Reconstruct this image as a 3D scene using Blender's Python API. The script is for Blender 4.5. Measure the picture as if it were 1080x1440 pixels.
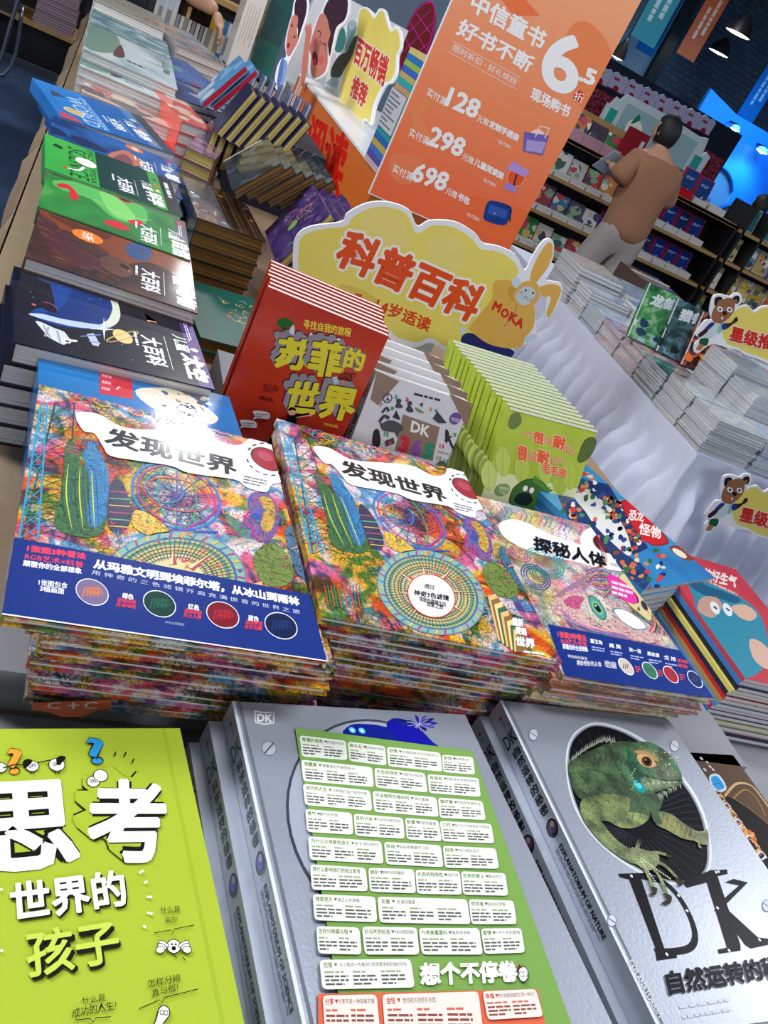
import bpy, bmesh, math, random
import numpy as np
from mathutils import Matrix, Vector
for o in list(bpy.data.objects): bpy.data.objects.remove(o)
SC = bpy.context.scene; COL = SC.collection
rnd = random.Random(7)
PI = math.pi
# ---------------- camera (solved from the vanishing points of tables, shelves and posters) ----------------
F, CX, CY = 1170.0, 540.0, 720.0
_roll = math.atan(0.54); _n = np.array([math.sin(_roll), -math.cos(_roll)])
_pit = math.atan2(float(np.array([200-CX, -170-CY]) @ _n), F)
_up = np.array([_n[0]*math.cos(_pit), _n[1]*math.cos(_pit), -math.sin(_pit)])
_Y = np.array([200-CX, -170-CY, F]); _Y /= np.linalg.norm(_Y); _Y -= _up*(_Y @ _up); _Y /= np.linalg.norm(_Y)
R = np.array([np.cross(_Y, _up), _Y, _up])
EYE = np.array([0.0, 0.0, 1.40])
def ray(px, py): return R @ np.array([(px-CX)/F, (py-CY)/F, 1.0])
def at(px, py, z=None, y=None, x=None):
    """world point seen at a photograph pixel on the plane z=, y= or x="""
    d = ray(px, py)
    t = (z-EYE[2])/d[2] if z is not None else ((y-EYE[1])/d[1] if y is not None else (x-EYE[0])/d[0])
    return Vector(EYE + d*t)
cam = bpy.data.cameras.new('camera'); camo = bpy.data.objects.new('camera', cam); COL.objects.link(camo)
cm = Matrix.Identity(4)
for i in range(3):
    cm[i][0] = R[i][0]; cm[i][1] = -R[i][1]; cm[i][2] = -R[i][2]; cm[i][3] = EYE[i]
camo.matrix_world = cm
cam.sensor_fit = 'VERTICAL'; cam.sensor_height = 36; cam.lens = F/1440*36; cam.clip_start = 0.02; cam.clip_end = 100
SC.camera = camo
# ---------------- light ----------------
w = bpy.data.worlds.new('world'); SC.world = w; w.use_nodes = True
w.node_tree.nodes['Background'].inputs[0].default_value = (0.62, 0.74, 1.0, 1)
w.node_tree.nodes['Background'].inputs[1].default_value = 0.29
def area(name, loc, sx, sy, power, col=(.97, .98, 1.), aim=None, spread=PI):
    l = bpy.data.lights.new(name, 'AREA'); l.shape = 'RECTANGLE'; l.size = sx; l.size_y = sy; l.energy = power; l.color = col; l.spread = spread
    o = bpy.data.objects.new(name, l); COL.objects.link(o); o.location = loc
    if aim: o.rotation_euler = (Vector(aim)-Vector(loc)).to_track_quat('-Z', 'Y').to_euler()
    return o
area('ceiling_and_fill_light', (1.25, 5.9, 3.7), .35, .7, 75)
area('ceiling_and_fill_light', (1.42, 9.3, 3.7), .22, .7, 24)
area('ceiling_and_fill_light', (-1.9, 2.2, 3.3), .8, 2.0, 150, aim=(.9, 2.3, .7))  # added side fill, tilted to brighten the left-facing sign and skirt
area('ceiling_and_fill_light', (.7, .75, 3.6), 1.2, .5, 58)
area('ceiling_and_fill_light', (.4, -4.0, 3.0), 2.4, .8, 95, aim=(1.2, 3.5, .6))  # added fill from behind the camera, brightens the upright signs
area('ceiling_and_fill_light', (4.6, 1.6, 3.7), 1.0, 1.0, 80)
area('ceiling_and_fill_light', (7.2, 3.4, 3.7), .6, .9, 80)
area('ceiling_and_fill_light', (5.0, 8.9, 4.1), .4, .8, 60)
for k in range(2):
    area('display_spotlight', (7.05+k*.75, 9.55, 2.5), .3, .2, 22, (.1, .55, 1), aim=(7.6+k*.8, 10.4, 1.0))
SC.view_settings.view_transform = 'Standard'; SC.view_settings.look = 'None'
SC.view_settings.gamma = 1; SC.view_settings.use_curve_mapping = False
SC.view_settings.exposure = -0.3
# ---------------- materials ----------------
def lin(h):
    if not isinstance(h, str): return tuple(h)
    h = h.lstrip('#'); c = [int(h[i:i+2], 16)/255 for i in (0, 2, 4)]
    return tuple(x/12.92 if x <= .04045 else ((x+.055)/1.055)**2.4 for x in c)
MATS = {}
class NT:
    """small helper to write node trees"""
    def __init__(s, name):
        s.m = bpy.data.materials.new(name); s.m.use_nodes = True; s.t = s.m.node_tree
        s.b = s.t.nodes['Principled BSDF']; MATS[name] = s.m
    def n(s, typ, ins=None, **kw):
        nd = s.t.nodes.new('ShaderNode'+typ)
        for k, v in kw.items(): setattr(nd, k, v)
        for k, v in (ins or {}).items():
            if isinstance(v, tuple) and len(v) == 2 and hasattr(v[0], 'outputs'): s.t.links.new(v[0].outputs[v[1]], nd.inputs[k])
            elif hasattr(v, 'outputs'): s.t.links.new(v.outputs[0], nd.inputs[k])
            else: nd.inputs[k].default_value = v
        return nd
    def set(s, **kw):
        for k, v in kw.items():
            k = k.replace('_', ' ')
            if isinstance(v, tuple) and len(v) == 2 and hasattr(v[0], 'outputs'): s.t.links.new(v[0].outputs[v[1]], s.b.inputs[k])
            elif hasattr(v, 'outputs'): s.t.links.new(v.outputs[0], s.b.inputs[k])
            else: s.b.inputs[k].default_value = v
        return s
    def math(s, op, a, b=0.0, c=None):
        ins = {0: a, 1: b}
        if c is not None: ins[2] = c
        return s.n('Math', ins, operation=op)
    def mix(s, f, a, b, mode='MIX'):
        nd = s.t.nodes.new('ShaderNodeMix'); nd.data_type = 'RGBA'; nd.blend_type = mode
        for k, v in ((0, f), (6, a), (7, b)):
            if isinstance(v, tuple) and len(v) == 2 and hasattr(v[0], 'outputs'): s.t.links.new(v[0].outputs[v[1]], nd.inputs[k])
            elif hasattr(v, 'outputs'):
                out = v.outputs[2] if v.bl_idname == 'ShaderNodeMix' else v.outputs[0]
                s.t.links.new(out, nd.inputs[k])
            else: nd.inputs[k].default_value = (v+(1,)) if isinstance(v, tuple) and len(v) == 3 else v
        return nd
    def ramp(s, fac, stops, interp='LINEAR'):
        nd = s.n('ValToRGB', {0: fac}); r = nd.color_ramp; r.interpolation = interp
        while len(r.elements) < len(stops): r.elements.new(.5)
        for e, (p, c) in zip(r.elements, stops): e.position = p; e.color = (lin(c)+(1,)) if isinstance(c, (str, tuple)) else (c, c, c, 1)
        return nd
    def bump(s, h, st=.3, d=.001):
        return s.n('Bump', {'Height': h, 'Strength': st, 'Distance': d})
def ink_mat(name, rough, coat=0., coatr=.05, metal=0., film=0., fscale=22., grain=0.):
    a = NT(name); a.set(Specular_IOR_Level=.06 if name in ('satin', 'matte') else .28); c = a.n('VertexColor', layer_name='Col')
    a.set(Base_Color=c, Roughness=rough, Metallic=metal, Coat_Weight=coat, Coat_Roughness=coatr)
    if film:
        oc = a.n('TexCoord'); nz = a.n('TexNoise', {'Vector': (oc, 'Object'), 'Scale': fscale, 'Detail': 4., 'Distortion': 1.6})
        b = a.bump(nz, film, .01); a.set(Coat_Normal=b)
    if grain:
        oc = a.n('TexCoord'); nz = a.n('TexNoise', {'Vector': (oc, 'Object'), 'Scale': 260., 'Detail': 3.})
        a.set(Normal=a.bump(nz, grain, .0006))
    return a.m
ink_mat('gloss', .36, .3, .10)
ink_mat('matte', .55)
ink_mat('satin', .45, .05, .2)
ink_mat('film', .38, 1., .06, film=.16)
ink_mat('crinkle', .4, 1., .08, film=.5, fscale=30.)
ink_mat('silver', .36, .3, .2, metal=.4, grain=.35)
ink_mat('metal', .3, metal=.9)
def emit_mat(name, col, st):
    a = NT(name); a.set(Base_Color=(0, 0, 0, 1), Emission_Color=col+(1,), Emission_Strength=st); return a.m
def pages_mat(name, c1, c2, rough=.75, metal=0., sc=900.):
    a = NT(name); oc = a.n('TexCoord'); mp = a.n('Mapping', {'Vector': (oc, 'Object'), 'Scale': (2., 2., sc)})
    nz = a.n('TexNoise', {'Vector': mp, 'Scale': 1., 'Detail': 2.})
    cr = a.ramp(nz, [(.35, c1), (.62, c2)])
    a.set(Base_Color=cr, Roughness=rough, Metallic=metal, Normal=a.bump(nz, .4, .0006)); return a.m
pages_mat('paper', '#a9a6a4', '#e9e7e3')
pages_mat('paper_grey', '#9a9ca2', '#d8dade', sc=500.)
pages_mat('gilt', '#a98a3c', '#f0dc8c', .4, .45)
pages_mat('gilt_dark', '#4a3016', '#9a7038', .42, .5)
def tinted(name, pat):
    a = NT(name); a.set(Specular_IOR_Level=.3, Roughness=.34, Coat_Weight=.6, Coat_Roughness=.1)
    oc = a.n('TexCoord'); oi = a.n('ObjectInfo')
    off = a.n('VectorMath', {0: (oi, 'Random'), 1: (7., 3., 0.)}, operation='MULTIPLY')
    co = a.n('VectorMath', {0: (oc, 'Object'), 1: off}, operation='ADD'); pat(a, co)
    return a.m
def collage(a, co, s=1., pale=0.):
    """three overprinted inks (cyan, magenta, yellow line art) as on a tri-colour filter book"""
    def ns(scale, off, det=4., dis=0.):
        v = a.n('VectorMath', {0: co, 1: off}, operation='ADD')
        return a.n('TexNoise', {'Vector': v, 'Scale': scale, 'Detail': det, 'Distortion': dis})
    def contour(src, k, w0, w1):
        m = a.math('MULTIPLY', src, k); m = a.math('SINE', m); m = a.math('ABSOLUTE', m)
        return a.ramp(m, [(w0, 1.), (w1, 0.)])
    def blob(src, lo, hi): return a.ramp(src, [(lo, 0.), (hi, 1.)])
    nm = ns(17*s, (.3, .1, 0.), 7., 1.6); nc = ns(22*s, (5., 1., 0.), 7., 2.0); ny = ns(13*s, (2., 8., 0.), 5., 1.2); nk = ns(9*s, (9., 4., 0.), 5., 1.)
    lm = contour(nm, 90., .15, .6); lc = contour(nc, 100., .15, .6)
    vor = a.n('TexVoronoi', {'Vector': co, 'Scale': 150*s}, feature='DISTANCE_TO_EDGE'); le = a.ramp(vor, [(.03, 1.), (.12, 0.)])
    bm = blob(nm, .48, .56); bc = blob(nc, .485, .58); by = blob(ny, .41, .55); bk = blob(nk, .47, .62)
    k = 1.-pale
    c = a.mix(by, lin('#fbf3ee'), lin('#fbc93a' if pale < .3 else '#f3dd8c'))
    mk = a.math('MAXIMUM', a.math('MULTIPLY', lm, .8*k), a.math('MULTIPLY', bm, .85*k))
    c = a.mix(mk, c, lin('#f01f84'), 'MULTIPLY')
    ck = a.math('MAXIMUM', a.math('MULTIPLY', lc, .8*k), a.math('MULTIPLY', bc, .9*k))
    c = a.mix(ck, c, lin('#12a0d8'), 'MULTIPLY')
    dk = a.math('MULTIPLY', le, a.math('ADD', .28*k, a.math('MULTIPLY', bk, .7*k)))
    c = a.mix(dk, c, lin('#1e4a4a'), 'MULTIPLY')
    c = a.mix(a.math('MULTIPLY', bk, .45*k), c, lin('#3f8a70'), 'MULTIPLY')
    a.set(Base_Color=(c, 2))
tinted('collage', lambda a, co: collage(a, co))
tinted('collage_pale', lambda a, co: collage(a, co, .62, .32))
def overprint():
    a = NT('overprint'); c = a.n('VertexColor', layer_name='Col'); oc = a.n('TexCoord'); cur = (c, 0)
    for sc, dis, k, colr, off in ((26., 1.6, 70., '#ee5a9a', .3), (32., 2., 80., '#4aa4cc', 4.), (22., 1., 60., '#3a6a4a', 8.)):
        v = a.n('VectorMath', {0: (oc, 'Object'), 1: (off, off, 0.)}, operation='ADD'); nz = a.n('TexNoise', {'Vector': v, 'Scale': sc, 'Detail': 6., 'Distortion': dis})
        m = a.math('ABSOLUTE', a.math('SINE', a.math('MULTIPLY', nz, k))); f = a.ramp(m, [(.1, .9), (.5, 0.)]); mx = a.mix(f, cur, lin(colr), 'MULTIPLY'); cur = (mx, 2)
    a.set(Base_Color=cur, Roughness=.36, Coat_Weight=.3, Coat_Roughness=.1)
overprint()
def mottled(name, stops, scale=14., det=4., dis=1., rough=.42, coat=.4):
    def p(a, co):
        nz = a.n('TexNoise', {'Vector': co, 'Scale': scale, 'Detail': det, 'Distortion': dis})
        a.set(Base_Color=a.ramp(nz, stops), Roughness=rough, Coat_Weight=coat)
    return tinted(name, p)
# ---------------- mesh accumulator ----------------
class Mesh:
    def __init__(s): s.v, s.f, s.c, s.m, s.uvz = [], [], [], [], 0
    def face(s, pts, col, mi=0):
        b = len(s.v); s.v += [tuple(p) for p in pts]; s.f.append(tuple(range(b, b+len(pts)))); s.c.append(col); s.m.append(mi)
    def box(s, a, b, col, mi=0, M=None, skip=()):
        x0, y0, z0 = a; x1, y1, z1 = b
        p = [(x0, y0, z0), (x1, y0, z0), (x1, y1, z0), (x0, y1, z0), (x0, y0, z1), (x1, y0, z1), (x1, y1, z1), (x0, y1, z1)]
        if M: p = [tuple(M @ Vector(q)) for q in p]
        n = len(s.v); s.v += p; col = lin(col)
        for k, q in enumerate(((0, 3, 2, 1), (4, 5, 6, 7), (0, 1, 5, 4), (1, 2, 6, 5), (2, 3, 7, 6), (3, 0, 4, 7))):
            if k in skip: continue
            s.f.append(tuple(n+i for i in q)); s.c.append(col); s.m.append(mi)
    def prism(s, out, z0, z1, col, side=None, mi=0, M=None):
        """outline (ccw or cw 2D points) to a closed slab"""
        ar = sum(out[i-1][0]*out[i][1]-out[i][0]*out[i-1][1] for i in range(len(out)))
        if ar < 0: out = out[::-1]
        tr = (lambda p: tuple(M @ Vector(p))) if M else (lambda p: p)
        n = len(s.v); k = len(out); col = lin(col); side = lin(side) if side else col
        s.v += [tr((x, y, z0)) for x, y in out]+[tr((x, y, z1)) for x, y in out]
        s.f.append(tuple(n+k-1-i for i in range(k))); s.c.append(side); s.m.append(mi)
        s.f.append(tuple(n+k+i for i in range(k))); s.c.append(col); s.m.append(mi)
        for i in range(k):
            j = (i+1) % k; s.f.append((n+i, n+j, n+k+j, n+k+i)); s.c.append(side); s.m.append(mi)
    def tube(s, path, r, col, n=8, mi=0, r1=None):
        col = lin(col); P = [Vector(p) for p in path]; rings = []
        for i, p in enumerate(P):
            d = (P[min(i+1, len(P)-1)]-P[max(i-1, 0)]).normalized()
            u = d.orthogonal().normalized() if i == 0 else (u-d*u.dot(d)).normalized()
            w_ = d.cross(u); rr = r if r1 is None else r+(r1-r)*i/(len(P)-1)
            b = len(s.v); s.v += [tuple(p+(u*math.cos(2*PI*k/n)+w_*math.sin(2*PI*k/n))*rr) for k in range(n)]; rings.append(b)
        for a, b in zip(rings, rings[1:]):
            for k in range(n): s.f.append((a+k, a+(k+1) % n, b+(k+1) % n, b+k)); s.c.append(col); s.m.append(mi)
        for b, rv in ((rings[0], 1), (rings[-1], 0)):
            q = [b+k for k in range(n)]; s.f.append(tuple(q[::-1] if rv else q)); s.c.append(col); s.m.append(mi)
    def lathe(s, prof, c, col, n=20, mi=0):
        col = lin(col); rings = []
        for r, z in prof:
            b = len(s.v); s.v += [(c[0]+r*math.cos(2*PI*k/n), c[1]+r*math.sin(2*PI*k/n), c[2]+z) for k in range(n)]; rings.append(b)
        for a, b in zip(rings, rings[1:]):
            for k in range(n): s.f.append((a+k, a+(k+1) % n, b+(k+1) % n, b+k)); s.c.append(col); s.m.append(mi)
    def build(s, name, mats, parent=None, smooth=False, M=None):
        me = bpy.data.meshes.new(name); me.from_pydata(s.v, [], s.f)
        if isinstance(mats, str): mats = [mats]
        for m in mats: me.materials.append(MATS[m])
        me.polygons.foreach_set('material_index', s.m)
        at_ = me.color_attributes.new('Col', 'FLOAT_COLOR', 'CORNER')
        buf = []
        for f, c in zip(s.f, s.c): buf += list((c[0], c[1], c[2], 1.0)*len(f))
        at_.data.foreach_set('color', buf)
        if smooth: me.polygons.foreach_set('use_smooth', [True]*len(s.f))
        me.update()
        o = bpy.data.objects.new(name, me); COL.objects.link(o)
        if parent: o.parent = parent
        if M is not None: o.matrix_world = M
        return o
def tag(o, label, cat, group=None, kind=None):
    if label: o['label'] = label
    if cat: o['category'] = cat
    if group: o['group'] = group
    if kind: o['kind'] = kind
    return o
def thing(name, label, cat, M=None, group=None):
    o = bpy.data.objects.new(name, None); COL.objects.link(o); o.empty_display_size = .05
    if M is not None: o.matrix_world = M
    return tag(o, label, cat, group)
def struct(o, label=None):
    o['kind'] = 'structure'
    if label: o['label'] = label
    return o
def dup(root, M, label=None, group=None, skip=()):
    r = root.copy(); COL.objects.link(r); r.matrix_world = M
    if label: r['label'] = label
    if group: r['group'] = group
    for ch in root.children:
        if ch.name.split('.')[0] in skip: continue
        c = ch.copy(); COL.objects.link(c); c.parent = r
        for g in ch.children:
            d = g.copy(); COL.objects.link(d); d.parent = c
    return r
def frame(O, X, Y):
    X = Vector(X).normalized(); Y = Vector(Y); Y = (Y-X*Y.dot(X)).normalized(); Z = X.cross(Y)
    M = Matrix.Identity(4)
    for i in range(3): M[i][0], M[i][1], M[i][2], M[i][3] = X[i], Y[i], Z[i], O[i]
    return M
# ---------------- text ----------------
_TX = {}
def _raw(s, res):
    k = (s, res)
    if k in _TX: return _TX[k]
    out = []
    for mode in ('FRONT', 'NONE'):
        cu = bpy.data.curves.new('t', 'FONT'); cu.body = s; cu.resolution_u = res; cu.fill_mode = mode; cu.size = 1
        ob = bpy.data.objects.new('t', cu); COL.objects.link(ob); me = bpy.data.meshes.new_from_object(ob)
        out.append(([(p.co.x, p.co.y) for p in me.vertices], [tuple(p.vertices) for p in me.polygons] if mode == 'FRONT' else [tuple(e.vertices) for e in me.edges]))
        bpy.data.objects.remove(ob); bpy.data.curves.remove(cu); bpy.data.meshes.remove(me)
    _TX[k] = out; return out
def glyphs(s, bold=0., res=2):
    """filled letter shapes; weight is added by thickening their outline"""
    (v, f), (ev, ee) = _raw(s, res)
    if bold <= 0: return v, f
    v = list(v); f = list(f)
    for a, b in ee:
        p, q = Vector(ev[a]), Vector(ev[b]); d = q-p
        if d.length < 1e-6: continue
        d = d.normalized()*bold*.5; n = Vector((-d.y, d.x))*2.; p = p-d; q = q+d; i = len(v)
        v += [tuple(p-n), tuple(q-n), tuple(q+n), tuple(p+n)]; f.append((i, i+1, i+2, i+3))
    return v, f
# ---------------- flat print laid on a real plane ----------------
def catmull(P, n=5, closed=True):
    out = []; k = len(P); rng = range(k) if closed else range(k-1)
    g = lambda i: P[i % k] if closed else P[max(0, min(k-1, i))]
    for i in rng:
        p0, p1, p2, p3 = g(i-1), g(i), g(i+1), g(i+2)
        for j in range(n):
            t = j/n
            out.append(tuple(.5*(2*b+(c-a)*t+(2*a-5*b+4*c-d)*t*t+(-a+3*b-3*c+d)*t**3) for a, b, c, d in zip(p0, p1, p2, p3)))
    if not closed: out.append(tuple(P[-1]))
    return out
class Ink(Mesh):
    """flat print on the plane z=zp of the local frame M; points come as photograph pixels (or local metres with mm=True)"""
    def __init__(s, M, zp=0., mm=False, step=.000004, clip=None):
        super().__init__(); s.M = M; s.inv = M.inverted(); s.z = zp+.00012; s.zp = zp; s.mm = mm; s.step = step; s.clip = clip
        s.hold = None; s.n = (M.to_3x3() @ Vector((0, 0, 1))); s.p0 = M @ Vector((0, 0, zp))
    def L(s, p):
        if s.mm: q = (p[0], p[1])
        else:
            d = Vector(ray(*p)); e = Vector(EYE); t = (s.p0-e).dot(s.n)/d.dot(s.n); q = s.inv @ (e+d*t); q = (q.x, q.y)
        if s.clip: q = (min(max(q[0], s.clip[0]), s.clip[2]), min(max(q[1], s.clip[1]), s.clip[3]))
        return q
    def up(s):
        if s.hold is None: s.z += s.step
        else: s.hc = (s.hc+1) % 12; s.z = s.hold+s.hc*s.step
    def keep(s, on=True):
        """many small strokes share a few layers"""
        if on: s.hold = s.z; s.hc = 0
        else: s.z = s.hold+13*s.step; s.hold = None
    def loc(s, pts, col, mi=0):
        ar = sum(pts[i-1][0]*pts[i][1]-pts[i][0]*pts[i-1][1] for i in range(len(pts)))
        if ar < 0: pts = pts[::-1]
        s.face([(x, y, s.z) for x, y in pts], lin(col), mi)
    def poly(s, pts, col, sm=0, mi=0, edge=None, ew=.001):
        s.up(); q = [s.L(p) for p in pts]
        if sm: q = catmull(q, sm)
        s.loc(q, col, mi)
        if edge: s.stroke(q, ew, edge, closed=True, raw=True)
    def stroke(s, pts, w_, col, closed=False, raw=False, sm=0, mi=0, taper=False):
        s.up(); q = list(pts) if raw else [s.L(p) for p in pts]
        if sm: q = catmull(q, sm, closed)
        k = len(q); V = [Vector(p) for p in q]; Lf, Rt = [], []
        for i in range(k):
            a = V[i-1] if (closed or i) else V[i]; b = V[(i+1) % k] if (closed or i < k-1) else V[i]
            d = (b-a); d = d.normalized() if d.length > 1e-9 else Vector((1, 0)); nrm = Vector((-d.y, d.x))*w_*.5
            if taper: nrm *= max(.15, math.sin(PI*(i+.5)/k))
            Lf.append(V[i]+nrm); Rt.append(V[i]-nrm)
        c = lin(col)
        for i in range(k if closed else k-1):
            j = (i+1) % k
            s.face([(*Rt[i], s.z), (*Rt[j], s.z), (*Lf[j], s.z), (*Lf[i], s.z)], c, mi)
    def ell(s, C, U, V, col, n=28, mi=0, edge=None, ew=.001, a0=0, a1=2*PI):
        s.up(); c, u, v = Vector(s.L(C)), Vector(s.L(U)), Vector(s.L(V)); u -= c; v -= c
        q = [tuple(c+u*math.cos(a0+(a1-a0)*i/n)+v*math.sin(a0+(a1-a0)*i/n)) for i in range(n)]
        if col: s.loc(q, col, mi)
        if edge: s.stroke(q, ew, edge, closed=True, raw=True)
    def disc(s, C, r, col, n=16, mi=0, edge=None, ew=.001, sy=1.):
        s.up(); c = s.L(C); q = [(c[0]+r*math.cos(2*PI*i/n), c[1]+r*sy*math.sin(2*PI*i/n)) for i in range(n)]
        if col: s.loc(q, col, mi)
        if edge: s.stroke(q, ew, edge, closed=True, raw=True)
    def text(s, t, A, B, C, col, bold=0., res=2, out=None, ow=.04, mi=0, shadow=None):
        """affine fit of the ink box: A bottom left, B bottom right, C top left"""
        v, f = glyphs(t, bold, res)
        if not v: return
        x0 = min(p[0] for p in v); x1 = max(p[0] for p in v); y0 = min(p[1] for p in v); y1 = max(p[1] for p in v)
        a = Vector(s.L(A)); u = Vector(s.L(B))-a; w_ = Vector(s.L(C))-a
        ts = s.step*.7; n0 = len(_raw(t, res)[0][0])
        def put(v, f, col, dx=0, dy=0):
            bold_n = n0 if len(v) > n0 else 0
            s.up(); b = len(s.v)
            for x, y in v:
                p = a+u*((x-x0)/(x1-x0))+w_*((y-y0)/(y1-y0)); s.v.append((p.x+dx, p.y+dy, s.z))
            c = lin(col)
            for q in f: s.f.append(tuple(b+i for i in q)); s.c.append(c); s.m.append(mi)
            if bold_n:
                for e in range((len(v)-bold_n)//4):
                    zz = s.z+((e % 7)+1)*ts
                    for i in range(b+bold_n+4*e, b+bold_n+4*e+4): s.v[i] = (s.v[i][0], s.v[i][1], zz)
                s.z += 8*ts
        if out:
            v2, f2 = glyphs(t, bold+ow, res); put(v2, f2, out)
        if shadow: put(v, f, shadow[0], shadow[1], shadow[2])
        put(v, f, col)
    def vtext(s, t, A, B, C, col, bold=0., res=1):
        """column of characters: A top left, B bottom left, C top right"""
        a, b, c = Vector(s.L(A)), Vector(s.L(B)), Vector(s.L(C)); n = len(t); mm, s.mm = s.mm, True
        for i, ch in enumerate(t):
            if ch == ' ': continue
            p0 = a+(b-a)*((i+.93)/n); p1 = a+(b-a)*((i+.05)/n)
            s.text(ch, p0, p0+(c-a), p1, col, bold, res)
        s.mm = mm
    def bars(s, A, B, C, rows, col, fill=.5, seed=0, words=4):
        """lines of print too small to read"""
        a, u, w_ = Vector(s.L(A)), Vector(s.L(B)), Vector(s.L(C)); u -= a; w_ -= a; r = random.Random(seed); s.up()
        for i in range(rows):
            y0 = 1-(i+1)/rows+.5*(1-fill)/rows; y1 = y0+fill/rows; x = 0; end = 1 if i < rows-1 else r.uniform(.45, .95)
            while x < end-.02:
                l = r.uniform(.5, 1.3)/words; x1 = min(end, x+l)
                s.loc([tuple(a+u*p+w_*q) for p, q in ((x, y0), (x1, y0), (x1, y1), (x, y1))], col); x = x1+.15/words
# ---------------- books ----------------
def case_mesh(w, h, t, hard, cover, spine, mi=0):
    m = Mesh(); b = .0022 if hard else .0005
    m.box((0, 0, t-b), (w, h, t), cover); m.box((0, 0, 0), (w, h, b), cover)
    m.box((0, 0, b), (b, h, t-b), spine or cover)
    return m
def book(label, w, h, t, M, cover='#777777', spine=None, mat='gloss', pages='paper', hard=True, art=None, group=None, name='book', side=None, inset=None):
    """a bound book: case, page block, printed cover; local x from the spine, y up the cover, z out of the front cover"""
    o = thing(name, label, 'book', M, group)
    case_mesh(w, h, t, hard, cover, spine).build('cover', mat, o)
    i = inset if inset is not None else (.0035 if hard else .0006); p = Mesh(); b = .0022 if hard else .0005
    p.box((b, i, b), (w-i, h-i, t-b), '#dddddd', skip=()); p.build('page_block', pages, o)
    if art:
        k = Ink(M, t); art(k); k.build('cover_print', 'satin' if mat == 'silver' else mat, o)
    if side:
        S = M @ Matrix(((0, 0, -1, 0), (-1, 0, 0, h), (0, 1, 0, 0), (0, 0, 0, 1)))   # spine plane: x down the spine, y out of the cover
        S = M @ Matrix(((0, 0, -1, 0), (-1, 0, 0, h), (0, 1, 0, 0), (0, 0, 0, 1))); k = Ink(S, 0., mm=True); side(k)
        e = k.build('spine_print', mat, o); e.matrix_parent_inverse = Matrix.Identity(4); e.matrix_local = M.inverted() @ S
    return o
def flat(BL, BR, z): 
    a, b = at(*BL, z=z), at(*BR, z=z); X = (b-a).normalized(); return a, X, Vector((-X.y, X.x, 0)), (b-a).length
def lay(BL, BR, z, t, w=None):
    a, X, Y, l = flat(BL, BR, z); return frame(a-Vector((0, 0, t)), X, Y), l
def lay_top(TL, TR, z, t, h):
    a, X, Y, l = flat(TL, TR, z); return frame(a-Y*h-Vector((0, 0, t)), X, Y), l
def stand(TL, TR, z, h, t, lean):
    a, X, Yh, l = flat(TL, TR, z); U = Vector((0, 0, 1))*math.cos(lean)+Yh*math.sin(lean); N = X.cross(U)
    return frame(a-U*h-N*t, X, U), l
ORD = ['top', 'second', 'third', 'fourth', 'fifth', 'sixth', 'seventh', 'eighth', 'ninth', 'tenth', 'eleventh', 'twelfth', 'thirteenth', 'fourteenth', 'fifteenth', 'sixteenth', 'seventeenth', 'eighteenth', 'nineteenth', 'twentieth']+['twenty-'+w for w in ('first', 'second', 'third', 'fourth', 'fifth', 'sixth', 'seventh', 'eighth', 'ninth')]+['thirtieth']
def under(proto, n, t, what, group, jx=.004, jr=.012, dx=0., dy=0., skip=('cover_print',), first=1, seed=1, flip=False):
    """the books below the top one of a stack, each an object of its own"""
    r = random.Random(seed); M = proto.matrix_world.copy(); proto['group'] = group
    for i in range(first, first+n):
        T = Matrix.Translation(Vector((dx*min(i, 4)/4+r.uniform(-jx, jx), dy*min(i, 4)/4+r.uniform(-jx, jx), -t*i)))
        m = M @ Matrix.Rotation(r.uniform(-jr, jr), 4, 'Z'); m.translation = (T @ M).translation
        dup(proto, m, '%s book from the top in the %s' % (ORD[i] if i < 20 else 'lowest', what), group, skip)
def row(proto, n, t, what, group, seed=2, js=.002, back=True, lift=0.):
    """upright copies behind a front book"""
    r = random.Random(seed); M = proto.matrix_world.copy(); proto['group'] = group; N = M.to_3x3() @ Vector((0, 0, 1)); N.z = 0; N.normalize(); X = M.to_3x3() @ Vector((1, 0, 0))
    for i in range(1, n+1):
        m = M.copy(); m.translation = M.translation-N*t*i+X*r.uniform(-js, js)
        dup(proto, m, '%s book from the front in the %s' % (ORD[i], what), group)
# ================= room =================
def carpet():
    a = NT('carpet'); oc = a.n('TexCoord'); n1 = a.n('TexNoise', {'Vector': (oc, 'Object'), 'Scale': 2.2, 'Detail': 5.}); n2 = a.n('TexNoise', {'Vector': (oc, 'Object'), 'Scale': 160., 'Detail': 2.})
    c = a.mix(n2, lin('#14233c'), lin('#27436a')); c2 = a.mix(a.ramp(n1, [(.4, 0.), (.65, .5)]), (c, 2), lin('#3a5a80'))
    a.set(Base_Color=(c2, 2), Roughness=.95, Normal=a.bump(n2, .8, .004))
carpet()
def brickm():
    a = NT('painted_brick'); oc = a.n('TexCoord'); mp = a.n('Mapping', {'Vector': (oc, 'Object'), 'Rotation': (PI/2, 0., 0.)})
    b = a.n('TexBrick', {'Vector': mp, 'Scale': 3.2, 'Mortar Size': .018, 'Color1': lin('#4b5f72')+(1,), 'Color2': lin('#3b4d60')+(1,), 'Mortar': lin('#26323f')+(1,)})
    a.set(Base_Color=(b, 'Color'), Roughness=.8, Normal=a.bump((b, 'Fac'), .4, .01))
brickm()
def plain(name, c, rough=.7, var=.12, sc=8., metal=0., **kw):
    a = NT(name); oc = a.n('TexCoord'); n1 = a.n('TexNoise', {'Vector': (oc, 'Object'), 'Scale': sc, 'Detail': 4.})
    c = lin(c); m = a.mix(n1, tuple(x*(1-var) for x in c), tuple(min(1, x*(1+var)) for x in c))
    a.set(Base_Color=(m, 2), Roughness=rough, Metallic=metal, Normal=a.bump(n1, .15, .003), **kw)
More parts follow.
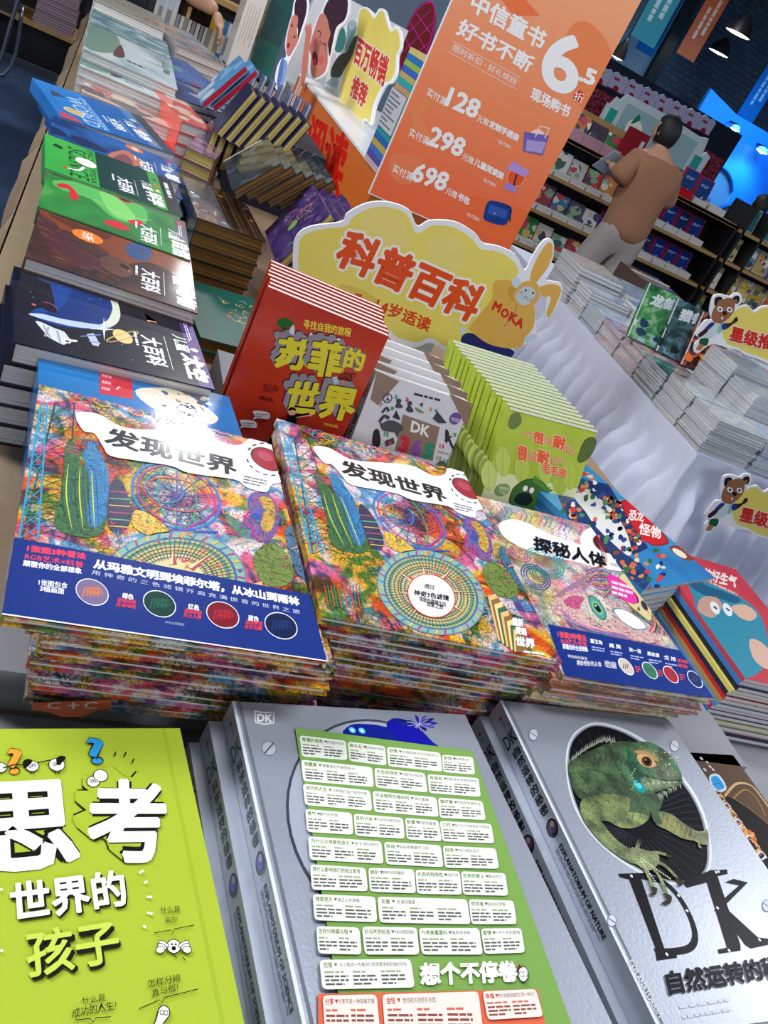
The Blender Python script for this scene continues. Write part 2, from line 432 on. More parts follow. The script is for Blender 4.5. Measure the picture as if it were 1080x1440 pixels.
plain('wall_paint', '#8fa3b6'); plain('ceiling_paint', '#2b4256'); plain('display_blue', '#1273d8', .55)
plain('cloth_white', '#cfd4e8', .85, .06, 30.); plain('cloth_tan', '#8d7860', .8, .16, 9.); plain('cloth_grey', '#8e9098', .8, .08, 12.)
plain('wood', '#a58352', .55, .2, 14.); plain('black_metal', '#15161a', .45, .1); plain('steel', '#9aa1ab', .3, .1, metal=.9)
plain('white_board', '#dfe2e6', .35, .03); plain('orange_board', '#c9641c', .5, .05); plain('dark_steel', '#3c4450', .5, .1)
m = Mesh(); m.box((-4, -1.5, -.05), (11, 15, 0), '#223355'); struct(m.build('floor', 'carpet'))
m = Mesh(); m.box((-4, 12.6, 0), (7.32, 12.8, 4.4), '#fff'*1 if False else '#ffffff'); struct(m.build('wall_back', 'wall_paint'))
m = Mesh(); m.box((7.32, 13.0, 0), (13, 13.2, 4.4), '#ffffff'); struct(m.build('wall_right', 'painted_brick'))
m = Mesh(); m.box((-4, -1.5, 4.4), (13, 13.2, 4.5), '#ffffff'); struct(m.build('ceiling', 'ceiling_paint'))
for k in range(7):
    m = Mesh(); m.box((-4, 2.0+k*1.6, 4.2), (13, 2.16+k*1.6, 4.4), '#ffffff'); struct(m.build('trim_%d' % (k+1), 'ceiling_paint'))
m = Mesh(); m.box((7.22, 12.5, 0), (7.40, 12.62, 4.4), '#0b1a2a'); m.build('trim_8', 'black_metal'); bpy.data.objects['trim_8']['kind'] = 'structure'
# ================= left table =================
def cloth_table(name, label, x0, y0, x1, y1, z, mat, pleat=.02, n=60, M=None, per=.12, thick=.02, phase=0., band=0.):
    """table under a gathered skirt: flat top plus pleated sides down to the floor"""
    o = thing(name, label, 'table', M or Matrix.Translation((0, 0, 0)))
    t = Mesh(); t.box((x0, y0, z-thick), (x1, y1, z), '#ffffff'); t.build('table_cloth_top', mat, o)
    s = Mesh(); P = []
    def edge(a, b, nx, ny):
        L = math.hypot(b[0]-a[0], b[1]-a[1]); k = max(6, int(L/per*14))
        for i in range(k): u = i/k; P.append((a[0]+(b[0]-a[0])*u, a[1]+(b[1]-a[1])*u, nx, ny, L*u))
    edge((x0, y0), (x1, y0), 0, -1); edge((x1, y0), (x1, y1), 1, 0); edge((x1, y1), (x0, y1), 0, 1); edge((x0, y1), (x0, y0), -1, 0)
    rows = 15; idx = []
    for r in range(rows):
        v = r/(rows-1); rw = []; vv = max(0, v-band)/(1-band)
        for (x, y, nx, ny, l) in P:
            ph = l/per*2*PI+.9*math.sin(l*3.1+phase); a = (.0 if v <= band+.001 else .012+pleat*min(1, vv*2.2+.3))*(.75+.35*math.sin(l*7+phase))
            w_ = ph*.5+.35*math.sin(v*3+l*2)+.5*math.sin(l*1.7); d = .004+a*2*(1-abs(math.sin(w_))**.7)+.03*vv
            s.v.append((x+nx*d, y+ny*d, z-.004-v*(z-.01))); rw.append(len(s.v)-1)
        idx.append(rw)
    k = len(P)
    for r in range(rows-1):
        for i in range(k):
            j = (i+1) % k; s.f.append((idx[r+1][i], idx[r+1][j], idx[r][j], idx[r][i])); s.c.append((1, 1, 1)); s.m.append(0)
    s.build('table_skirt', mat, o, smooth=True); return o
cloth_table('display_table', 'long book table under a tan brown cloth, seen along its left edge', -.078, -.4, 1.30, 5.5, .75, 'cloth_tan', .012, per=.3)
# creased tan cloth along the near left
m = Mesh()
for (x, y0, y1, r) in ((-.048, .45, 1.25, .007), (-.022, .40, .98, .006), (.004, .42, .80, .005)):
    m.tube([(x+.008*math.sin(k*1.3), y0+(y1-y0)*k/9, .7505) for k in range(10)], r, '#8d7860', 10)
o = m.build('cloth_fold', 'cloth_tan', bpy.data.objects['display_table'], smooth=True)
m = Mesh(); m.box((.0, -.35, .7502), (1.29, .560, .753), '#ffffff'); m.box((1.003, .560, .7502), (1.29, .98, .753), '#ffffff')
tag(m.build('grey_cloth', 'cloth_grey'), 'grey cloth spread over the near end of the book table', 'cloth')
for x0_, y0_, x1_, y1_, l_ in ((.035, .568, 1.0, .868, 'low grey display riser under the large picture book stacks'), (.305, .87, .99, 1.40, 'low grey display riser under the upright book rows')):
    m = Mesh(); m.box((x0_, y0_, .7503), (x1_, y1_, .80), '#ffffff'); tag(m.build('display_riser', 'cloth_grey'), l_, 'riser')
# ================= front row: silver and green books =================
Z1 = .86
def dk_side(k, title, en, seal='#5a3c6a', silver=True):
    c = '#15161a'
    k.text('DK', (.053, .005), (.053, .024), (.036, .005) if False else (.033, .005), c) if False else None
    k.mm = True
    k.text('DK', (.052, .004), (.052, .025), (.036, .004), c, .01)
    k.vtext(title, (.056, .009), (.138, .009), (.056, .022), c, .035)
    k.disc((.152, .0155), .0095, '#1a1420', 24, edge='#c8ccd4', ew=.0006); k.disc((.151, .0165), .006, seal, 16); k.disc((.149, .0175), .003, '#b49c86', 10)
    k.text(en, (.170, .0125), (.262, .0125), (.170, .0185), c, .03)
    k.bars((.170, .006), (.262, .006), (.170, .0105), 2, '#5b6068', .45, 3, 12)
    k.disc((.017, .0155), .0022, '#c23038'); k.bars((.022, .014), (.034, .014), (.022, .017), 1, '#5b6068', .6, 4, 5)
# --- right: nature book with the iguana ---
M_dkr, W_dkr = lay_top((703, 985), (939, 1011), Z1, .0262, .345)
SV = '#a3aab8'
def art_dkr(k):
    h0 = lambda p: (p[0]+1.0, p[1])
    # hinge groove shade and rolled edge highlight, both painted as flat strips
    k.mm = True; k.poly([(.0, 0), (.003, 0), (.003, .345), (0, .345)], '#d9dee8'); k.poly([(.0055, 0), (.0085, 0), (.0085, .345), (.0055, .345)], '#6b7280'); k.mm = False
    q = lambda x, y: (640+x/2.4545, 960+y/2.4545)
    k.poly([q(*p) for p in ((470, 139), (420, 165), (392, 205), (382, 260), (385, 330), (400, 400), (430, 470), (480, 540), (560, 610), (650, 665), (720, 692), (780, 700), (840, 690), (875, 655), (886, 600), (880, 530), (860, 450), (820, 370), (760, 295), (690, 225), (610, 172), (530, 143))], '#d4d9e2', 4)
    k.poly([q(*p) for p in ((472, 146), (425, 171), (398, 210), (388, 262), (391, 330), (406, 398), (436, 466), (486, 534), (566, 603), (655, 658), (722, 684), (778, 691), (832, 682), (866, 650), (877, 600), (871, 532), (851, 453), (811, 374), (752, 301), (684, 232), (606, 180), (530, 151))], '#8b919c', 4)
    oval = [q(*p) for p in ((474, 151), (429, 176), (402, 213), (393, 264), (396, 330), (411, 396), (440, 463), (490, 530), (570, 598), (658, 653), (723, 678), (776, 685), (828, 676), (860, 646), (870, 600), (864, 534), (845, 456), (806, 378), (747, 306), (680, 238), (603, 185), (530, 156))]
    k.poly(oval, '#0c0e14', 4)
    c0 = q(600, 470)
    for i in range(56):
        a = 2*PI*i/56; d = (math.cos(a), math.sin(a)); L1 = 1e9
        for j in range(len(oval)):
            (x1, y1), (x2, y2) = oval[j-1], oval[j]; ex, ey = x2-x1, y2-y1; den = d[0]*ey-d[1]*ex
            if abs(den) < 1e-9: continue
            t = ((x1-c0[0])*ey-(y1-c0[1])*ex)/den; u = ((x1-c0[0])*d[1]-(y1-c0[1])*d[0])/den
            if t > 0 and 0 <= u <= 1: L1 = min(L1, t)
        if L1 < 1e8: k.stroke([(c0[0]+d[0]*L1*.35, c0[1]+d[1]*L1*.35), (c0[0]+d[0]*L1*.97, c0[1]+d[1]*L1*.97)], .00045, '#3f444e')
    # DK wordmark
    bl = '#14161c'
    def P(pts, col=bl, sm=0, **kw): k.poly([q(*p) for p in pts], col, sm, **kw)
    P([(562, 660), (660, 657), (668, 672), (640, 676), (722, 925), (700, 940), (600, 680), (568, 672)])
    k.stroke([q(*p) for p in ((640, 668), (720, 690), (775, 745), (815, 820), (828, 880), (810, 915), (760, 928), (690, 930))], .0062, bl, sm=6)
    P([(690, 925), (760, 918), (765, 950), (695, 960)])
    P([(700, 925), (722, 920), (640, 672), (612, 676)])
    P([(780, 690), (880, 648), (938, 645), (940, 660), (905, 668), (984, 905), (985, 925), (910, 936), (905, 922), (938, 915), (868, 690), (800, 708)], bl)
    P([(905, 775), (925, 770), (1045, 880), (1080, 884), (1080, 905), (1020, 918), (1000, 905)])
    P([(893, 790), (905, 765), (980, 700), (930, 690), (960, 678), (1010, 690), (920, 780)])
    for p in ((608, 668), (730, 938), (800, 788), (905, 778), (900, 655), (945, 925), (1050, 888), (770, 735), (908, 652)): k.disc(q(*p), .0016, '#e8ecf2', 8)
    k.text('自然运转的秘密', q(735, 1085), q(1190, 1010), q(715, 1000), '#6d7480', .055)
    k.text('自然运转的秘密', q(738, 1082), q(1193, 1007), q(718, 997), bl, .045)
    k.text('EXPLANATORIUM', q(700, 1165), q(610, 955), q(722, 1158), '#d8dce4', .02) if False else None
    k.text('EXPLANATORIUM', q(592, 968), q(700, 1160), q(610, 955), '#cfd4dd', .02)
    k.text('OF NATURE', q(585, 985), q(640, 1082), q(600, 975), '#cfd4dd', .02) if False else None
    k.bars(q(775, 1130), q(1075, 1085), q(770, 1112), 1, '#c8ccd6', .6, 3, 10); k.bars(q(785, 1165), q(1075, 1118), q(780, 1147), 1, '#c8ccd6', .6, 4, 12)
    # slotted screws
    for p in ((270, 180), (757, 218), (540, 822), (1075, 770)):
        c = q(*p); r = 8.0; k.ell(c, (c[0]+6.3, c[1]+3), (c[0]+2.2, c[1]-8.2), '#7c838f'); k.ell(c, (c[0]+5.3, c[1]+2.6), (c[0]+2, c[1]-7.2), '#c9ced8'); k.stroke([(c[0]-5, c[1]-3.2), (c[0]+5, c[1]+3.4)], .0012, '#555b66')
def iguana(k):
    q = lambda x, y: (640+x/2.4545, 960+y/2.4545)
    def P(pts, col, sm=4, mi=0, **kw): k.poly([q(*p) for p in pts], col, sm, mi, **kw)
    g0, g1, g2, g3 = '#4d7048', '#7c9a5a', '#2c4a34', '#a3b86e'
    # dorsal spines
    sp = [(392, 275), (405, 262), (420, 250), (436, 238), (452, 227), (470, 218), (488, 208), (505, 202), (522, 203), (538, 208)]
    for i, (x, y) in enumerate(sp): [k.poly([q(x-5+j*6, y+8-j*3), q(x-4+j*6, y-8-i*.9-j*3), q(x+1+j*6, y+5-j*3)], '#8f9684') for j in (0, 1, 2)]
    # far arm
    P([(695, 450), (740, 455), (790, 490), (835, 515), (868, 512), (872, 535), (868, 560), (845, 560), (820, 548), (780, 540), (730, 512), (690, 490)], '#8c9a58', mi=1)
    for p in (((840, 520), (868, 508), (872, 520)), ((845, 548), (874, 552), (870, 566)), ((835, 552), (850, 575), (838, 572))): P(p, '#8d8f70', 0)
    for i in range(7): k.stroke([q(725+i*16, 462+i*9), q(715+i*16, 500+i*8)], .0007, '#c08a4a')
    # body and neck
    P([(388, 285), (430, 255), (480, 232), (530, 212), (590, 205), (650, 215), (690, 240), (700, 300), (690, 370), (672, 430), (668, 470), (640, 492), (600, 505), (560, 500), (520, 470), (480, 430), (440, 410), (415, 390), (398, 350)], g0, mi=1)
    P([(395, 290), (450, 260), (500, 245), (540, 260), (520, 320), (480, 370), (430, 390), (405, 350)], '#5c7d50', mi=1)
    P([(520, 470), (580, 450), (640, 455), (665, 470), (640, 495), (600, 506), (556, 498)], g3, mi=1)
    for i in range(5): k.stroke([q(530+i*26, 480-i*2), q(560+i*22, 420), q(610+i*14, 372+i*4)], .0006, '#33502f', sm=4)
    for (a, b, c) in (((540, 250), (560, 300), (600, 360)), ((500, 300), (540, 350), (590, 400)), ((560, 230), (600, 270), (620, 330)), ((450, 300), (500, 310), (540, 330))): k.stroke([q(*a), q(*b), q(*c)], .0016, g2, sm=5, taper=True)
    # dewlap with its spines
    P([(655, 380), (690, 385), (720, 375), (712, 420), (700, 455), (714, 487), (685, 485), (672, 450), (660, 415)], '#46653f', mi=1)
    for i in range(11): x, y = 700+i*8, 395-i*5+(i % 2)*6; k.poly([q(x-4, y-6), q(x+6, y+16-(i % 3)*4), q(x+5, y-9)], '#87937a')
    # head
    P([(580, 225), (610, 210), (660, 207), (700, 222), (735, 250), (762, 285), (778, 318), (780, 345), (765, 360), (735, 365), (700, 378), (665, 385), (635, 384), (600, 360), (580, 320), (572, 270)], '#4f8a5c', mi=1)
    P([(585, 240), (640, 222), (690, 236), (725, 262), (750, 295), (735, 312), (690, 300), (640, 290), (600, 285)], '#6f8f5e', mi=1)
    P([(588, 235), (600, 232), (640, 300), (650, 330), (632, 345), (600, 310)], '#1f7a52', mi=1)
    P([(690, 292), (730, 288), (760, 312), (770, 335), (745, 345), (705, 335), (680, 318)], '#7a8a6d', mi=1)
    P([(640, 330), (700, 338), (768, 346), (770, 356), (735, 362), (690, 372), (650, 372)], '#90ab7c', mi=1)
    rg = random.Random(11)
    k.keep()
    for i in range(70):
        x, y = rg.uniform(655, 775), rg.uniform(225, 375)
        if y < 225+(x-700)*.9: continue
        k.disc(q(x, y), rg.uniform(.0006, .0014), rg.choice(('#c9cdb4', '#8aa07a', '#2c4434', '#a8b48e', '#5a6a4a')), 6, mi=1)
    for i in range(60):
        x, y = rg.uniform(400, 600), rg.uniform(250, 400); k.disc(q(x, y), rg.uniform(.0005, .001), rg.choice(('#9ab07a', '#25402c', '#6a8a50')), 6, mi=1)
    for i in range(9): k.stroke([q(470+i*22, 232-i*2), q(478+i*20, 262), q(470+i*18, 300)], .0009, '#2a4430', sm=4, taper=True, mi=1)
    k.keep(False)
    k.stroke([q(640, 318), q(690, 334), q(740, 342), q(776, 340)], .0010, '#1e3322', sm=4)
    for i in range(13): k.disc(q(655+i*9, 352-(i*.6)), .0013, '#c7cfae' if i % 2 else '#7f9a70', 8)
    for i in range(16):
        a = i*1.7; k.disc(q(700+40*math.cos(a)+i*2, 265+22*math.sin(a)), .0012, ('#c9c49a', '#9c6a48', '#dfe4cf')[i % 3], 7)
    P([(615, 240), (650, 238), (690, 258), (700, 275), (672, 268), (640, 256)], '#a8875a', 4)
    P([(625, 255), (655, 252), (682, 272), (690, 290), (662, 296), (636, 282)], '#c2a272', 4)
    k.ell(q(659, 275), q(677, 282), q(662, 259), '#5c3320'); k.ell(q(660, 275), q(669, 279), q(662, 264), '#0d0808'); k.disc(q(656, 270), .0008, '#ffffff', 8)
    k.disc(q(632, 362), .0078, '#168f97', 22, sy=1.05); k.disc(q(629, 357), .0046, '#5cc8c8', 16); k.stroke([q(618, 350), q(640, 345)], .001, '#0f4f55')
    for i in range(10): k.disc(q(612+6*math.cos(i), 300+i*8), .0011, '#9fb98a', 6)
    # shoulder and near arm
    P([(432, 412), (470, 395), (530, 388), (590, 398), (600, 430), (585, 470), (560, 490), (520, 482), (480, 478), (450, 468), (430, 445)], '#87995a', mi=1)
    P([(430, 440), (470, 452), (500, 480), (530, 520), (565, 555), (600, 575), (640, 578), (672, 600), (690, 630), (660, 640), (625, 632), (590, 620), (545, 590), (505, 558), (470, 520), (442, 480)], '#96a768', mi=1)
    P([(600, 575), (650, 580), (700, 600), (690, 640), (660, 650), (622, 628)], '#a5b478', mi=1)
    # long fingers and claws
    for pts, w_ in ((((630, 600), (625, 575), (632, 552)), .0042), (((660, 595), (695, 590), (730, 600)), .0036), (((670, 615), (720, 635), (765, 680)), .0044), (((660, 625), (700, 670), (728, 738)), .0044), (((640, 628), (662, 668), (682, 715)), .0042)):
        k.stroke([q(*p) for p in pts], w_, '#97a96b', sm=5, mi=1)
    for pts in (((755, 672), (782, 690), (776, 706), (760, 690)), ((718, 730), (744, 742), (736, 768), (708, 764), (728, 752)), ((672, 708), (694, 714), (686, 738), (664, 732), (680, 728)), ((725, 592), (746, 604), (728, 606)), ((626, 556), (634, 540), (640, 556))): P(pts, '#39352c', 3)
    for i in range(14): k.disc(q(640+i*7.5, 612+i*5.2), .0009, '#d9dfb4', 6); k.disc(q(640+i*5.6, 622+i*8.2), .0009, '#d9dfb4', 6)
def scales():
    a = NT('reptile_print'); c = a.n('VertexColor', layer_name='Col'); oc = a.n('TexCoord')
    v = a.n('TexVoronoi', {'Vector': (oc, 'Object'), 'Scale': 620.}, feature='DISTANCE_TO_EDGE'); r = a.ramp(v, [(.02, .30), (.16, 1.)])
    n = a.n('TexNoise', {'Vector': (oc, 'Object'), 'Scale': 60., 'Detail': 5.}); r2 = a.ramp(n, [(.35, .32), (.62, 1.15)])
    v2 = a.n('TexVoronoi', {'Vector': (oc, 'Object'), 'Scale': 620.}); r3 = a.ramp(v2, [(.0, 1.6), (.35, .85)])
    m1 = a.mix(1., c, r, 'MULTIPLY'); m2 = a.mix(1., (m1, 2), r2, 'MULTIPLY'); m3 = a.mix(1., (m2, 2), r3, 'MULTIPLY'); a.set(Base_Color=(m3, 2), Roughness=.35, Coat_Weight=.5)
scales()
o = book('silver hardcover with a green iguana in a black oval, lying face up at front right', W_dkr, .345, .0262, M_dkr, SV, SV, 'silver', 'paper', True, art_dkr,
         side=lambda k: dk_side(k, '自然运转的秘密', 'EXPLANATORIUM OF NATURE'))
k = Ink(M_dkr, .0262); k.z += .0012; iguana(k)
k.build('iguana_picture', ['matte', 'reptile_print'], o)
under(o, 3, .0266, 'silver iguana book stack', 'silver nature hardcovers in a stack', dx=-.045, jx=.001, jr=.006, dy=-.006, skip=('cover_print', 'iguana_picture'))
# --- middle: science book ---
M_dkm, W_dkm = lay_top((326, 986), (654, 1005), Z1, .0262, .345)
def art_dkm(k):
    q = lambda x, y: (270+x/2.5116, 960+y/2.5116)
    k.mm = True; k.poly([(.0, 0), (.003, 0), (.003, .345), (0, .345)], '#d9dee8'); k.poly([(.0055, 0), (.0085, 0), (.0085, .345), (.0055, .345)], '#6b7280'); k.mm = False  # groove shade and edge highlight painted as strips here too
    k.poly([q(220, 98), q(256, 104), q(291, 102), q(290, 144), q(256, 150), q(222, 142)], '#e8ebf0'); k.poly([q(224, 103), q(256, 109), q(287, 106), q(286, 140), q(256, 145), q(226, 138)], '#8e95a2')
    k.text('DK', q(229, 138), q(283, 140), q(230, 110), '#ffffff', .03)
    for p in ((272, 232),):
        k.ell(q(*p), q(p[0]+27, p[1]+2), q(p[0], p[1]-26), '#767d8a'); k.ell(q(*p), q(p[0]+24, p[1]+2), q(p[0], p[1]-23), '#b5bbc6'); k.stroke([q(p[0]-16, p[1]+18), q(p[0]+16, p[1]-18)], .0012, '#3e4450')
    k.ell(q(700, 470), q(1030, 500), q(660, 132), '#3c4250', 48); k.ell(q(700, 470), q(1022, 500), q(660, 140), SV, 48)
    k.poly([q(*p) for p in ((560, 150), (640, 148), (692, 156), (700, 130), (740, 128), (790, 150), (850, 210), (900, 260), (560, 200))], '#10208a', 4)
    for p in ((600, 170), (566, 168)): k.disc(q(*p), .0035, '#5ad0f0'); k.disc(q(*p), .0015, '#ffffff')
    for i in range(11):
        a = i*.57; x, y = 800+30*math.cos(a), 144+12*math.sin(a)
        k.poly([q(800, 148), q(x+8*math.cos(a+1), y+8*math.sin(a+1)), q(x+38*math.cos(a), y+18*math.sin(a)), q(x+8*math.cos(a-1), y-8)], ('#2a2f9c', '#5a5ab4', '#1b1f78', '#7a78c0')[i % 4], 3)
    for i in range(9): a = i*.7; k.stroke([q(800, 148), q(800+44*math.cos(a), 146+24*math.sin(a))], .0008, '#b8b4e0')
    k.poly([q(*p) for p in ((690, 160), (700, 132), (740, 150), (790, 160), (830, 200), (850, 222), (760, 215))], '#1414a0', 4)
o = book('silver science hardcover half hidden under the green printed sheet', W_dkm, .345, .0262, M_dkm, SV, SV, 'silver', 'paper', True, art_dkm,
         side=lambda k: dk_side(k, '科学运转的秘密', 'EXPLANATORIUM OF SCIENCE', '#3a3cc0'))
under(o, 3, .0266, 'silver science book stack', 'silver science hardcovers in a stack', dx=-.045, jx=.001, jr=.006, dy=-.012)
# --- printed green sheet ---
Mf, Wf = lay_top((415, 1023), (664, 1056), Z1+.0022, .0008, .34)
fl = thing('printed_sheet', 'green question sheet with rows of white boxes on the silver book', 'sheet', Mf)
m = Mesh(); NS = 12
for i in range(NS):
    y0, y1 = .34*i/NS, .34*(i+1)/NS; m.box((0, y0, 0), (Wf, y1, .0008), '#7ba452')
m.build('sheet_paper', 'satin', fl)
k = Ink(Mf, .0008); q = lambda x, y: (400+x/2.842, 1020+y/2.842)
qq = lambda x, y: (400+x/2.842, 1220+y/2.842)
k.poly([qq(133, 505), qq(1012, 487), qq(1100, 900), qq(140, 900)], '#e06a4c')
TX = ['看懂的意愿 使列强看中的书吗', '真与丑 要没有统一标准', '恐惧 恐惧既是动力也能动力', '爱惜 勇敢表达', '做蠢事 随着我们不断的长大', '人生的悲伤 人类是不自己所能控制', '有朋友 你知道世界是怎样的', '成功的人生 只有我们自己能够判断', '可以做两份差别吗 欢乐重要', '做坏事 不和坏东西交往', '勇气 勇气与恐惧', '言听计从 听话的同时也要学会思考', '智慧 智慧很重要', '工作 每个人工作都有自己的理由', '为什么父母要有孩子 每个孩子都是父母的珍宝', '自由 自由是需要学习的', '自信 他们相信自己', '是什么影响我们的独立思考', '嫉妒 嫉妒如同毒药', '人类的特殊性 人类有别于动物', '生命的意义 面对死亡', '想要更多 真正让人幸福', '友善 友善很重要', '领导者 选择好领导', '怎样分辨真与假', '好与坏的标准 人和人想要和谐相处', '外表美重要吗 美有很多种', '爱情 一千个人的爱情', '犯错 为了做成一件事我们经常要承担犯错的风险']
cells = [(q, 60, 40, 245, 62, 252, 140, 70, 125), (q, 252, 65, 402, 84, 408, 162, 260, 143), (q, 408, 86, 622, 110, 632, 186, 415, 164), (q, 628, 118, 752, 128, 762, 198, 635, 188),
 (q, 65, 138, 350, 168, 357, 248, 75, 224), (q, 358, 170, 560, 192, 572, 270, 365, 250), (q, 570, 196, 775, 212, 784, 288, 578, 272), (q, 72, 234, 342, 262, 350, 344, 82, 320),
 (q, 350, 263, 606, 290, 616, 368, 358, 348), (q, 612, 290, 790, 304, 804, 380, 620, 372), (q, 82, 336, 268, 352, 274, 440, 90, 428), (q, 274, 355, 472, 372, 480, 456, 282, 444), (q, 480, 372, 614, 382, 628, 466, 488, 458), (q, 618, 384, 824, 396, 838, 474, 630, 466),
 (q, 92, 446, 385, 466, 395, 556, 100, 540), (q, 395, 468, 622, 482, 634, 570, 405, 558), (q, 630, 484, 842, 494, 856, 576, 640, 572),
 (qq, 100, -10, 322, 4, 332, 98, 108, 92), (qq, 332, 4, 515, 10, 524, 106, 340, 100), (qq, 520, 12, 698, 18, 708, 112, 528, 108), (qq, 702, 18, 880, 26, 892, 116, 712, 112),
 (qq, 110, 110, 360, 120, 368, 222, 118, 214), (qq, 368, 120, 726, 130, 742, 230, 378, 224), (qq, 732, 130, 912, 136, 926, 230, 744, 230), (qq, 124, 238, 296, 244, 306, 352, 132, 348), (qq, 306, 240, 526, 244, 536, 352, 318, 352), (qq, 532, 246, 774, 246, 790, 352, 546, 352), (qq, 780, 248, 942, 246, 958, 344, 796, 350),
 (qq, 136, 374, 500, 370, 518, 484, 148, 492), (qq, 148, 516, 364, 512, 378, 660, 158, 660), (qq, 386, 512, 770, 500, 790, 660, 398, 660), (qq, 786, 500, 1000, 490, 1030, 600, 808, 614)]
def rbox(k, c, col, r=.12):
    P4 = [Vector(k.L(p)) for p in c]; out = []
    for i in range(4):
        a, b, d = P4[i-1], P4[i], P4[(i+1) % 4]; rr = .0032
        p = b+(a-b).normalized()*rr; n = b+(d-b).normalized()*rr
        out += [tuple(p), tuple(p*.25+b*.5+n*.25), tuple(n)]
    k.up(); k.loc(out, col)
for i, c in enumerate(cells):
    g = c[0]; TL, TR, BR, BL = [g(c[j], c[j+1]) for j in (1, 3, 5, 7)]
    red = i >= 29; rbox(k, (TL, TR, BR, BL), '#e9ece2' if not red else '#f2dfd6')
    I = lambda u, v: tuple((TL[j]*(1-u)+TR[j]*u)*(1-v)+(BL[j]*(1-u)+BR[j]*u)*v for j in (0, 1))
    s = TX[i] if i < 29 else ('分享 分享不是一种容易的事', '金钱 金钱能买到很多东西', '幸福 或许幸福就是最终生活的一种方式')[i-29]
    hd, _, tl = s.partition(' '); wpx = math.hypot(TR[0]-TL[0], TR[1]-TL[1]); e = 6.0/wpx
    u1 = .04+e*len(hd)
    k.text(hd, I(.04, .27), I(min(u1, .9), .27), I(.04, .08), '#6a8a44' if not red else '#c03428', .02, 1)
    if u1+.1 < .9:
        k.poly([I(u1+.02, .12), I(u1+.02+e*.8, .12), I(u1+.02+e*.4, .24)], '#5d6a50' if not red else '#b83428')
        if tl: u2 = min(.95, u1+.08+e*len(tl)*.85); k.text(tl, I(u1+.08, .25), I(u2, .25), I(u1+.08, .10), '#4c5046', .0, 1)
    nc = 2 if wpx < 90 else 3
    for j in range(nc):
        a = .04+j*.92/nc; b = a+.92/nc-.05
        k.bars(I(a, .46), I(b, .46), I(a, .38), 1, '#93a878' if not red else '#cf6a58', .8, i*3+j, 3); k.bars(I(a, .9), I(b, .9), I(a, .5), 3, '#5a5e58' if not red else '#8a4c44', .5, i*5+j, 3)
k.text('想个不停卷', qq(538, 478), qq(932, 462), qq(535, 385), '#f4f6ee', .05)
k.poly([qq(936, 405), qq(955, 402), qq(968, 420), qq(968, 445), qq(955, 462), qq(938, 455), qq(930, 430)], '#f4f6ee', 4, edge='#222222', ew=.0008)
k.disc(qq(943, 432), .002, '#ffffff', 10, edge='#222222', ew=.0005); k.disc(qq(957, 430), .002, '#ffffff', 10, edge='#222222', ew=.0005); k.stroke([qq(926, 412), qq(936, 395), qq(944, 408)], .0016, '#7a2a30')
k.build('sheet_print', 'matte', fl)
